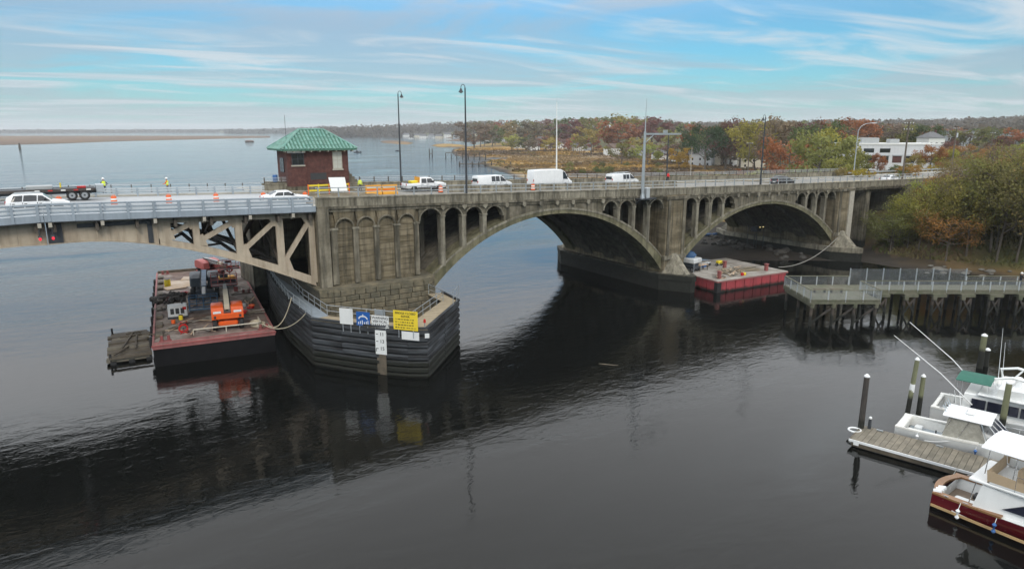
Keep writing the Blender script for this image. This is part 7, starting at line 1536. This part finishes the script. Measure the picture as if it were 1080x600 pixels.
# tree lines filled with individuals
def fill(x0, x1, step, yt, D0, D1, cols, where, group, var, wd=(1.0, 1.4), jy=2.5):
    x = x0
    while x < x1:
        D = rs.uniform(D0, D1); y = np.interp(x, [p[0] for p in yt], [p[1] for p in yt]) + rs.uniform(-.6, jy); ptree(x, y, D, rs.choice(cols), rs.choice(var), rs.uniform(*wd), where, 'tree', group); x += step * rs.uniform(.6, 1.4)
RIDGE = [(340, 133), (400, 129), (450, 128), (480, 126), (520, 124.5), (560, 125), (600, 122.5), (650, 121), (700, 122), (735, 127)]
fill(500, 740, 9, RIDGE, 800, 1150, ['olive', 'grey-brown', 'rust', 'green', 'maroon', 'yellow-green', 'grey-brown'], 'in the wooded shore behind the marsh', 'trees on the wooded shore behind the marsh', FAR, (1.1, 1.6))
fill(500, 720, 13, [(500, 136), (560, 134), (640, 134), (720, 138)], 880, 1000, ['green', 'olive', 'dark green', 'rust'], 'low among the white shore houses', 'low trees among the shore houses', FAR, (1.2, 1.7), 4)
fill(735, 1085, 10, [(735, 132), (800, 124), (860, 126), (900, 125), (960, 130), (1020, 133), (1085, 131)], 430, 620, ['olive', 'grey-brown', 'rust', 'green', 'grey-brown', 'maroon'], 'in the wood beyond the approach road', 'trees in the wood beyond the approach road', FAR, (1.1, 1.5), 4)
fill(990, 1085, 11, [(905, 150), (960, 152), (1010, 150), (1085, 146)], 230, 330, ['olive', 'rust', 'yellow-green', 'grey-brown', 'orange'], 'along the far side of the approach road', 'trees along the approach road', MID, (1.0, 1.4), 8)
for px in (541, 547, 553, 560, 568, 575, 583, 590, 597, 604, 612, 628, 657, 683, 706, 716, 733):
    ptree(px + rs.uniform(-2, 2), rs.uniform(141, 146) + (6 if px > 650 else 0), rs.uniform(650, 720) if px < 640 else rs.uniform(430, 470), rs.choice(['olive', 'green', 'rust', 'grey-brown', 'yellow-green']), rs.choice(FAR), rs.uniform(1.1, 1.6), 'standing low in front of the shore houses', 'tree', 'low trees in front of the shore houses')
# shrubs
def shrubs(n, rx, ry_, D0, D1, cols, where, group, hh=(2, 4)):
    for i in range(n):
        px = rs.uniform(*rx); D = rs.uniform(D0, D1); x, y = atD(px, D); z = gz(x, y)
        if z < .3: continue
        c = rs.choice(cols); tree('shrub', f'{c} shrub {where}', 'shrub', x, y, z, rs.uniform(*hh), c, rs.choice(SHRUB), rs.uniform(.9, 1.3), group)
x, y = atD(718, 400); tree('shrub', 'bright yellow rounded shrub alone on the marsh edge', 'shrub', x, y, gz(x, y), 11, 'yellow', SHRUB[0], .85)
shrubs(26, (738, 812), 0, 150, 330, ['yellow-green', 'olive', 'green', 'gold', 'rust'], 'on the marsh margin beyond the far rail', 'shrubs on the marsh margin', (3, 7))
shrubs(16, (600, 700), 0, 330, 420, ['green', 'olive'], 'in the marsh behind the parked vans', 'marsh shrubs behind the vans', (2.0, 3.5))
shrubs(30, (850, 1000), 0, 150, 220, ['green', 'olive', 'rust', 'yellow', 'gold'], 'on the verge below the white building', 'verge shrubs below the white building', (1.4, 2.8))
# the near bank thicket
tk = random.Random(12); cnt = 0
for i in range(400):
    if cnt >= 74: break
    X, Y = tk.uniform(49, 92), tk.uniform(-52, -3)
    z = gz(X, Y)
    if z < 1.3 or (X > 58 and Y > -5.5): continue
    q = np.array([X, Y, z]) - _C; px = 540 + _F * (q @ _r) / (q @ _f)
    if not 893 < px < 1130: continue
    top_lim = float(np.interp(px, [890, 925, 960, 1000, 1040, 1080, 1130], [205, 194, 188, 166, 148, 140, 138])); D = math.hypot(q[0], q[1])
    h = min(ztop(px, top_lim + tk.uniform(0, 34), D) - z, 19)
    if h < 4.5: continue
    col = tk.choice(['olive', 'olive', 'yellow-green', 'yellow-green', 'olive', 'grey-brown', 'green', 'yellow-green', 'olive', 'gold'])
    tree('broadleaf_tree', f'{col} thinning tree in the thicket on the river bank', 'tree', X, Y, z, h, col, tk.choice(NEAR), tk.uniform(.75, 1.1), 'trees in the river bank thicket'); cnt += 1
for X, Y, yt in [(50.5, -5, 214), (52, -9, 206), (54.5, -5.5, 200), (57, -8, 197), (60, -6, 196), (55, -13, 202), (62, -11, 194), (66, -7, 193), (51, -14, 215), (59, -16, 196)]:
    z = max(gz(X, Y), .6); q = np.array([X, Y, z]) - _C; px = 540 + _F * (q @ _r) / (q @ _f); col = tk.choice(['olive', 'gold', 'yellow-green', 'grey-brown'])
    tree('broadleaf_tree', f'{col} thin-leaved tree crowding the end of the arch bridge', 'tree', X, Y, z, max(3, ztop(px, yt, math.hypot(q[0], q[1])) - z), col, tk.choice(NEAR), 1.25, 'trees crowding the end of the bridge')
cnt = 0
for i in range(300):
    if cnt >= 44: break
    X, Y = tk.uniform(46, 80), tk.uniform(-48, 26); z = gz(X, Y)
    if z < 1.0 or (X > 56 and -4 < Y < 25): continue
    if -1.5 < Y < 23.5 and X < 66: continue
    col = tk.choice(['olive', 'green', 'gold', 'grey-brown', 'olive', 'dark green']); cnt += 1
    tree('shrub', f'{col} shrub at the foot of the river bank thicket', 'shrub', X, Y, z, tk.uniform(1.4, 3.2), col, tk.choice(SHRUB), tk.uniform(.8, 1.3), 'shrubs under the river bank thicket')
# boulders along the shore
for i in range(17):
    rr = random.Random(300 + i); px = rr.uniform(975, 1085); py = np.interp(px, [960, 1000, 1085], [279, 280, 287]) + rr.uniform(-2.5, 2.5); v = onZ(px, py, .9); r = rr.uniform(.3, .95)
    o = MB().rock((0, 0, 0), (r * 1.4, r, r * .42), 50 + i).build('rock', 'boulder', None, loc=(v.x, v.y, gz(v.x, v.y) + .15)); tag(o, 'pale boulder on the muddy shore behind the fishing pier', 'rock', 'boulders on the muddy shore')
# ---- grass, reeds, far woods: uncountable
def blades(name, P, hgt_, wd, m, seed):
    rng = np.random.default_rng(seed); n = len(P); a = rng.uniform(0, math.pi, n); d = np.stack([np.cos(a), np.sin(a), np.zeros(n)], 1); h = hgt_ * rng.uniform(.5, 1.2, n); w_ = wd * rng.uniform(.6, 1.3, n)
    ln = rng.normal(size=(n, 2)) * .2 * h[:, None]; up = np.column_stack([ln, h])
    Q = np.stack([P - d * w_[:, None] * .5, P + d * w_[:, None] * .5, P + d * w_[:, None] * .35 + up, P - d * w_[:, None] * .4 + up * .9], 1).reshape(-1, 3)
    me = bpy.data.meshes.new(name); me.vertices.add(4 * n); me.vertices.foreach_set('co', Q.ravel()); me.loops.add(4 * n); me.loops.foreach_set('vertex_index', np.arange(4 * n, dtype=np.int32)); me.polygons.add(n); me.polygons.foreach_set('loop_start', np.arange(0, 4 * n, 4, dtype=np.int32)); me.polygons.foreach_set('loop_total', np.full(n, 4, np.int32)); me.update(calc_edges=True)
    me.materials.append(MATS[m]); o = bpy.data.objects.new(name, me); COL.objects.link(o); return o
rng = np.random.default_rng(9)
def field(n, x0, x1, D0, D1, seed):
    rg = np.random.default_rng(seed); px = rg.uniform(x0, x1, n); D = np.exp(rg.uniform(math.log(D0), math.log(D1), n)); P = np.array([atD(a, b) for a, b in zip(px, D)]); h, d, dU, cd, az, k = ground(P, True); return P, h, d, dU, k
P, h, d, dU, k = field(26000, 470, 830, 190, 800, 1); ok = (d > 6) & (h > .35) & (dU < 4) & (fbm(P[:, 0] / 25, P[:, 1] / 25) > .36)
mg = blades('marsh_grass', np.column_stack([P[ok], h[ok] - .1]), 1.1, 2.2, 'reeds', 2); gc = ground_color(P[ok], h[ok], d[ok], dU[ok], np.hypot(P[ok][:, 0] - _C[0], P[ok][:, 1] - _C[1])) * np.random.default_rng(8).uniform(.7, 1.3, (int(ok.sum()), 1))
ca = mg.data.color_attributes.new('gcol', 'FLOAT_COLOR', 'POINT'); ca.data.foreach_set('color', np.repeat(np.column_stack([gc, np.ones(len(gc))]), 4, axis=0).ravel())
tag(mg, 'brown and golden marsh grass beyond the bridge', 'grass', kind='stuff')
rg = np.random.default_rng(4); P = np.column_stack([rg.uniform(43, 90, 26000), rg.uniform(-55, 40, 26000)]); h, d, dU, cd, az, k = ground(P, True); ok = (h > .75) & (k < .2) & ~((P[:, 1] > -1.5) & (P[:, 1] < 23.5) & (P[:, 0] < 66)) & (fbm(P[:, 0] / 5, P[:, 1] / 5) > .40)
tag(blades('bank_grass', np.column_stack([P[ok], h[ok] - .05]), .6, .35, 'dry_grass', 3), 'dry tufted grass on the river bank', 'grass', kind='stuff')
def far_wood(name, label, specs, n_leaf, leaf, seed, cols):
    "distant wooded slopes reading as one mass"
    rg = np.random.default_rng(seed); PP, NN = [], []
    for (px, D, yt, r) in specs:
        x, y = atD(px, D); zt_ = ztop(px, yt, D); zb = float(ground([(x, y)])[0]); d = rg.normal(size=(n_leaf, 3)); d /= np.linalg.norm(d, axis=1)[:, None]; d[:, 2] = np.abs(d[:, 2]) * 1.0
        hh = max(6.0, zt_ - zb); q = d * np.array([r, r, hh]) * (rg.random((n_leaf, 1)) ** .3); PP.append(q + np.array([x, y, zb])); NN.append(d + rg.normal(size=d.shape) * .6)
    P = np.concatenate(PP); Nn = np.concatenate(NN); Nn /= np.linalg.norm(Nn, axis=1)[:, None]
    me = leaf_mesh(name, P, Nn, leaf, rg); o = bpy.data.objects.new(name, me); COL.objects.link(o); o.color = (*cols, 1); tag(o, label, 'wood', kind='stuff')
sp = [(px, rs.uniform(2300, 3000), np.interp(px, [330, 400, 450, 520], [134, 130, 128.5, 126]) + rs.uniform(0, 3), rs.uniform(14, 24)) for px in np.arange(335, 530, 1.2)]
far_wood('far_wood', 'hazy wooded ridge behind the distant marina', sp, 90, 7, 1, (.115, .09, .06))
sp = [(px, rs.uniform(1300, 2600), np.interp(px, [720, 800, 900, 1000, 1050, 1080], [128, 128, 125, 124.5, 122, 119]) + rs.uniform(0, 4), rs.uniform(10, 18)) for px in np.arange(690, 1110, 1.1)] + [(px, rs.uniform(800, 1200), 132 + rs.uniform(0, 5), rs.uniform(6, 10)) for px in np.arange(900, 1110, 1.3)]
far_wood('far_wood', 'hazy wooded hills on the right skyline', sp, 70, 5.5, 2, (.11, .085, .06))
sp = [(px, rs.uniform(5900, 6800) if px < 240 else rs.uniform(4300, 5600), np.interp(px, [-80, 100, 230, 300, 350], [137.2, 137, 136.4, 135.5, 133]) + rs.uniform(-.4, 1.2), rs.uniform(25, 50)) for px in np.arange(-90, 352, 1.3)]
far_wood('far_wood', 'thin blue-grey wooded shoreline on the left horizon', sp, 60, 12, 3, (.07, .065, .05))
# ================================================================ buildings beyond the river
def house_b(label, px, D, wd, dp, hw, hr, rz, wall='house_white', roof='roof_grey', nw=3, storeys=2, zb=None, hip=False):
    x, y = atD(px, D); z = gz(x, y) if zb is None else zb; t = thing('house', label, 'house', (x, y, z - .2), R_(-YAW) + rz)
    MB().box((-wd / 2, -dp / 2, -1), (wd / 2, dp / 2, hw)).build('wall', wall, t)
    o = .4; 
    if hip: v = [(-wd / 2 - o, -dp / 2 - o, hw), (wd / 2 + o, -dp / 2 - o, hw), (wd / 2 + o, dp / 2 + o, hw), (-wd / 2 - o, dp / 2 + o, hw), (-wd * .12, 0, hw + hr), (wd * .12, 0, hw + hr)]
    else: v = [(-wd / 2 - o, -dp / 2 - o, hw - .1), (wd / 2 + o, -dp / 2 - o, hw - .1), (wd / 2 + o, dp / 2 + o, hw - .1), (-wd / 2 - o, dp / 2 + o, hw - .1), (-wd / 2 - o, 0, hw + hr), (wd / 2 + o, 0, hw + hr)]
    r_ = MB().add(v, [(0, 1, 5, 4), (2, 3, 4, 5), (1, 2, 5), (3, 0, 4), (3, 2, 1, 0)]).build('roof', roof, t); MB().box((wd * .2, -.3, hw), (wd * .2 + .6, .3, hw + hr + .8)).build('chimney', 'brick', r_)
    if not hip: [MB().add([(s_ * wd / 2, -dp / 2, hw - .1), (s_ * wd / 2, dp / 2, hw - .1), (s_ * wd / 2, 0, hw + hr - .2), (s_ * wd / 2 - s_ * .2, 0, hw)], [(0, 1, 2), (0, 2, 3), (1, 3, 2), (0, 3, 1)]).build('gable', wall, t) for s_ in (-1, 1)]
    for k in range(storeys):
        for i in range(nw):
            xx = -wd / 2 + wd * (i + .5) / nw; zz = .9 + k * 2.8
            if k == 0 and i == nw // 2: MB().box((xx - .5, -dp / 2 - .06, 0), (xx + .5, -dp / 2, 2.1)).build('door', 'roof_brown', t); continue
            w_ = MB().box((xx - .5, -dp / 2 - .05, zz), (xx + .5, -dp / 2, zz + 1.4)).build('window', 'glass_dark', t); MB().box((xx - .58, -dp / 2 - .09, zz - .1), (xx + .58, -dp / 2 - .05, zz)).build('sill', 'white_paint', w_)
        for s_ in (-1, 1): MB().box((s_ * wd / 2 - .03, -.5, 1 + k * 2.8), (s_ * wd / 2 + .03, .5, 2.3 + k * 2.8)).build('window', 'glass_dark', t)
    return t
for px, D, wd, hw, hr, rz, wl, rf, lab in [(646, 600, 11, 5.6, 3, .5, 'house_white', 'roof_brown', 'white house under the broad rust-coloured tree'), (610, 700, 13, 5.5, 3.2, -.5, 'house_white', 'roof_grey', 'white house with dark windows behind the gate arm'), (619, 720, 9, 4, 2.2, .3, 'house_grey', 'roof_grey', 'low grey house next to the marsh shrubs'), (549, 770, 14, 6, 4, .5, 'house_white', 'roof_grey', 'white gabled house at the left of the shore cluster'), (556, 790, 13, 6.5, 4, -.4, 'house_white', 'roof_grey', 'white steep-roofed house second in the shore cluster'), (563, 765, 12, 6, 3.8, .2, 'house_white', 'roof_brown', 'white brown-roofed house in the shore cluster'), (571, 800, 14, 7, 4, -.6, 'house_grey', 'roof_grey', 'grey tall house in the middle of the shore cluster'), (580, 775, 12, 6, 3.6, .4, 'house_white', 'roof_grey', 'white house right of the grey one in the shore cluster'), (592, 770, 15, 6, 3.6, .0, 'house_white', 'roof_grey', 'broad white house at the right of the shore cluster'), (598, 800, 12, 7, 4, .6, 'house_cream', 'roof_brown', 'cream house behind the broad white one'), (700, 500, 16, 4.5, 2.6, .1, 'house_white', 'roof_grey', 'long white house behind the lamp post on the far rail'), (722, 480, 18, 3.6, 2, .05, 'house_white', 'roof_grey', 'low white house facing the yellow shrub'), (742, 440, 15, 6, 3.5, -.3, 'house_grey', 'roof_grey', 'grey gabled house behind the dark green tree'), (757, 435, 13, 6.5, 3.6, .5, 'house_cream', 'roof_grey', 'cream gabled house behind the maroon tree'), (775, 425, 14, 6, 3, .2, 'house_white', 'roof_brown', 'white brown-roofed house beyond the lawn'), (728, 500, 15, 7, 4.5, .8, 'house_white', 'roof_grey', 'tall white house at the tip of the signal arm'), (795, 400, 14, 5, 3, 0, 'house_cream', 'roof_grey', 'cream house behind the lawn hedge'), (672, 590, 12, 5.5, 3, -.4, 'house_grey', 'roof_brown', 'grey house left of the signal mast'), (514, 1250, 16, 6, 3.5, .2, 'house_white', 'roof_grey', 'white waterside house beyond the marsh inlet'), (528, 1200, 14, 6, 3.5, -.4, 'house_grey', 'roof_grey', 'grey waterside house beyond the marsh inlet')]:
    house_b(lab, px, D * rs.uniform(.97, 1.05), wd * rs.uniform(.7, 1.05), 9 * rs.uniform(.8, 1.2), hw * rs.uniform(.85, 1.25), hr * 1.3, rz * 1.7, wl, rf)
x, y = atD(983, 330); house_b('small white house with grey hip roof behind the flat-roofed building', 983, 330, 7.5, 6.5, ztop(983, 145, 330) - gz(x, y), 2.4, .2, 'house_white', 'roof_grey', 3, 3, hip=True)
for i, (px, D) in enumerate([(446, 1900), (455, 2000), (463, 1850), (472, 1950), (482, 1800), (440, 2100), (428, 2300), (494, 1700), (503, 1650)]):
    house_b(['white', 'grey', 'cream'][i % 3] + ' house on the distant marina shore', px, D, 18, 12, 8, 5, rs.uniform(-.6, .6), ['house_white', 'house_grey', 'house_cream'][i % 3], 'roof_grey', 3, 2)['group'] = 'houses on the distant marina shore'
# white flat-roofed building
D = 262; x, y = atD(938, D); zb = gz(x, y); wh = thing('commercial_building', 'white flat-roofed two-storey building with dark windows beyond the road', 'building', (x, y, zb), R_(-YAW) - .12)
MB().box((-14, -6, -1), (14, 8, ztop(945, 151.5, D) - zb)).build('wall', 'warehouse', wh); HW = ztop(945, 151.5, D) - zb; MB().box((-14.2, -6.2, HW - .35), (14.2, 8.2, HW + .1)).build('parapet', 'house_white', wh)
for i in range(7):
    xx = -12.4 + i * 4.0
    w_ = MB().box((xx, -6.08, HW - 6.0), (xx + 2.8, -5.98, HW - 3.9)).build('window', 'glass_dark' if i % 3 else 'brick', wh); MB().box((xx - .1, -6.4, HW - 3.85), (xx + 2.9, -6.02, HW - 3.5)).build('awning', 'house_grey', w_)
for xx in (-9.5, -4.5): MB().box((xx, -6.08, HW - 2.8), (xx + 3.2, -5.98, HW - 1.5)).build('window', 'glass_dark', wh)
MB().box((-9, -2, HW), (-3.5, 2, HW + 1.8), .1).build('roof_unit', 'boom_grey', wh); MB().box((0, -1.5, HW), (3, 1.5, HW + 1.4), .1).build('roof_unit', 'boom_grey', wh)
D = 520; x, y = atD(1035, D); zb = gz(x, y); gs = thing('grey_warehouse', 'long low grey warehouse among the trees on the right', 'building', (x, y, zb), R_(-YAW)); HW = max(5, ztop(1035, 139, D) - zb); MB().box((-22, -8, -1), (22, 8, HW)).build('wall', 'house_grey', gs); MB().box((-22.4, -8.4, HW), (22.4, 8.4, HW + .5)).build('roof', 'roof_grey', gs); [MB().box((-18 + i * 8, -8.06, .5), (-14 + i * 8, -7.98, 3.5)).build('loading_door', 'steel_light', gs) for i in range(5)]
# road furniture on the approach: guard rail
gr = thing('guard_rail', 'steel guard rail along the far edge of the approach road', 'guard rail', (80, 21.9, 0)); MB().loft([[(i * 4, 0, zr(80 + i * 4) + .55), (i * 4, .06, zr(80 + i * 4) + .55), (i * 4, .06, zr(80 + i * 4) + .85), (i * 4, 0, zr(80 + i * 4) + .85)] for i in range(12)]).build('rail', 'galv', gr); [MB().box((i * 2 - .07, .07, zr(80 + i * 2) - .3), (i * 2 + .07, .2, zr(80 + i * 2) + .85)).build('post', 'timber_wet', gr) for i in range(22)]
# ---- boats, stakes and docks far upriver
def small_boat(label, px, py, L, ang, m='gelcoat', cab=True, mast=0):
    v = onZ(px, py, 0); t = thing('motor_boat', label, 'boat', (v.x, v.y, 0), R_(-YAW) + ang); hull(L, L * .33, .7, 1.2, t, m)
    MB().box((L * .05, -L * .14, .5), (L * .9, L * .10, .7)).build('deck', 'gelcoat_cream', t)
    if cab: cabin(t, L * .3, L * .7, L * .26, L * .2, .7, 2.0, .9, 'gelcoat' if m != 'lift_slate' else 'lift_slate')
    if mast: MB().cyl((L * .45, 0, .6), (L * .45, 0, mast), .12, .08, 5).build('mast', 'white_paint', t); MB().cyl((L * .45, 0, 1.8), (L * .05, 0, 1.9), .1, .1, 5).build('sail_boom', 'canvas_white', t)
small_boat('dark covered launch moored in the open river behind the house', 373, 161, 7, .2, 'lift_slate'); small_boat('small dark skiff anchored behind the far lamp post', 417, 159.5, 4.5, .6, 'lift_slate', False); 
for i in range(16):
    px = rs.uniform(428, 500); py = rs.uniform(143.6, 146.5); small_boat('white moored yacht with bare mast at the distant marina', px, py, rs.uniform(8, 12), rs.uniform(-.5, .5), 'gelcoat', True, rs.uniform(11, 17))
for o in list(bpy.data.objects):
    if o.get('label') == 'white moored yacht with bare mast at the distant marina': o['group'] = 'yachts at the distant marina'
v = onZ(263, 150, 0); g = thing('duck_blind', 'dark reed-covered hut standing in the open river', 'hut', (v.x, v.y, 0)); MB().rock((0, 0, 1.2), (9, 7, 2.6), 4).build('thatch', 'roof_brown', g); [MB().cyl((s_ * 5, 0, -1), (s_ * 5, 0, 2.5), .4).build('stake', 'pile_black', g) for s_ in (-1, 1)]
v = onZ(21, 157, 0); g = thing('channel_marker', 'grey channel marker pile cluster far out in the left river', 'marker', (v.x, v.y, 0)); [MB().cyl((a, b, -1), (a * .5, b * .5, 6.5), .5, .4, 6).build('pile', 'bark_grey', g) for a, b in ((-1, 0), (1, .3), (0, 1))]
def dolphin(label, px, py, ptop, n=2, w_=1.6):
    v = onZ(px, py, 0); D = math.hypot(v.x - _C[0], v.y - _C[1]); H_ = ztop(px, ptop, D); t = thing('pile_dolphin', label, 'pile', (v.x, v.y, 0), R_(-YAW))
    for i in range(n): MB().cyl((i * w_, 0, -1), (i * w_, 0, H_), .45, .4, 8).build('pile', 'pile_creosote', t)
    if n > 1: MB().box((-.3, -.3, H_ * .3), ((n - 1) * w_ + .3, .3, H_ * .3 + .5)).build('cross_beam', 'timber_wet', t)
dolphin('pair of dark piles tied by a beam in the river behind the bridge', 453, 165, 157, 2, 2.4)
v = onZ(470, 167, 0); D = math.hypot(v.x - _C[0], v.y - _C[1]); g = thing('ruined_wharf', 'row of bare wharf piles with a broken top beam by the marsh', 'wharf', (v.x, v.y, 0), R_(-YAW) - .15)
for i in range(8): MB().cyl((i * 4.6, random.uniform(-1, 1), -1), (i * 4.6, 0, random.uniform(3.5, 4.8)), .4, .35, 8).build('pile', 'pile_creosote', g)
MB().box((0, -.3, 4.0), (10, .3, 4.5)).build('cap_beam', 'timber_wet', g)
v = onZ(484, 175, 0); g = thing('low_dock', 'low dark dock reaching from the marsh into the river', 'dock', (v.x, v.y, 0), R_(-YAW) - .05); MB().box((0, -1.2, .8), (34, 1.2, 1.4)).build('deck', 'timber_wet', g); [MB().cyl((i * 4 + .5, s_ * 1.1, -1), (i * 4 + .5, s_ * 1.1, 2.6), .3, n=6).build('pile', 'pile_creosote', g) for i in range(9) for s_ in (-1, 1)]
# ================================================================ haze
hm = bpy.data.materials.new('haze'); hm.use_nodes = True; t_ = hm.node_tree; t_.nodes.clear(); o_ = t_.nodes.new('ShaderNodeOutputMaterial'); pv = t_.nodes.new('ShaderNodeVolumePrincipled')
pv.inputs['Color'].default_value = (.93, .96, 1.0, 1); pv.inputs['Density'].default_value = 1.2e-4; pv.inputs['Anisotropy'].default_value = .2; t_.links.new(pv.outputs[0], o_.inputs['Volume'])
hb = MB().box((-9700, -9700, -3.5), (9700, 9700, 90)).mesh('haze'); hb.materials.append(hm); ho = bpy.data.objects.new('haze', hb); COL.objects.link(ho); tag(ho, kind='stuff', label='pale even haze over the whole river valley', cat='haze')
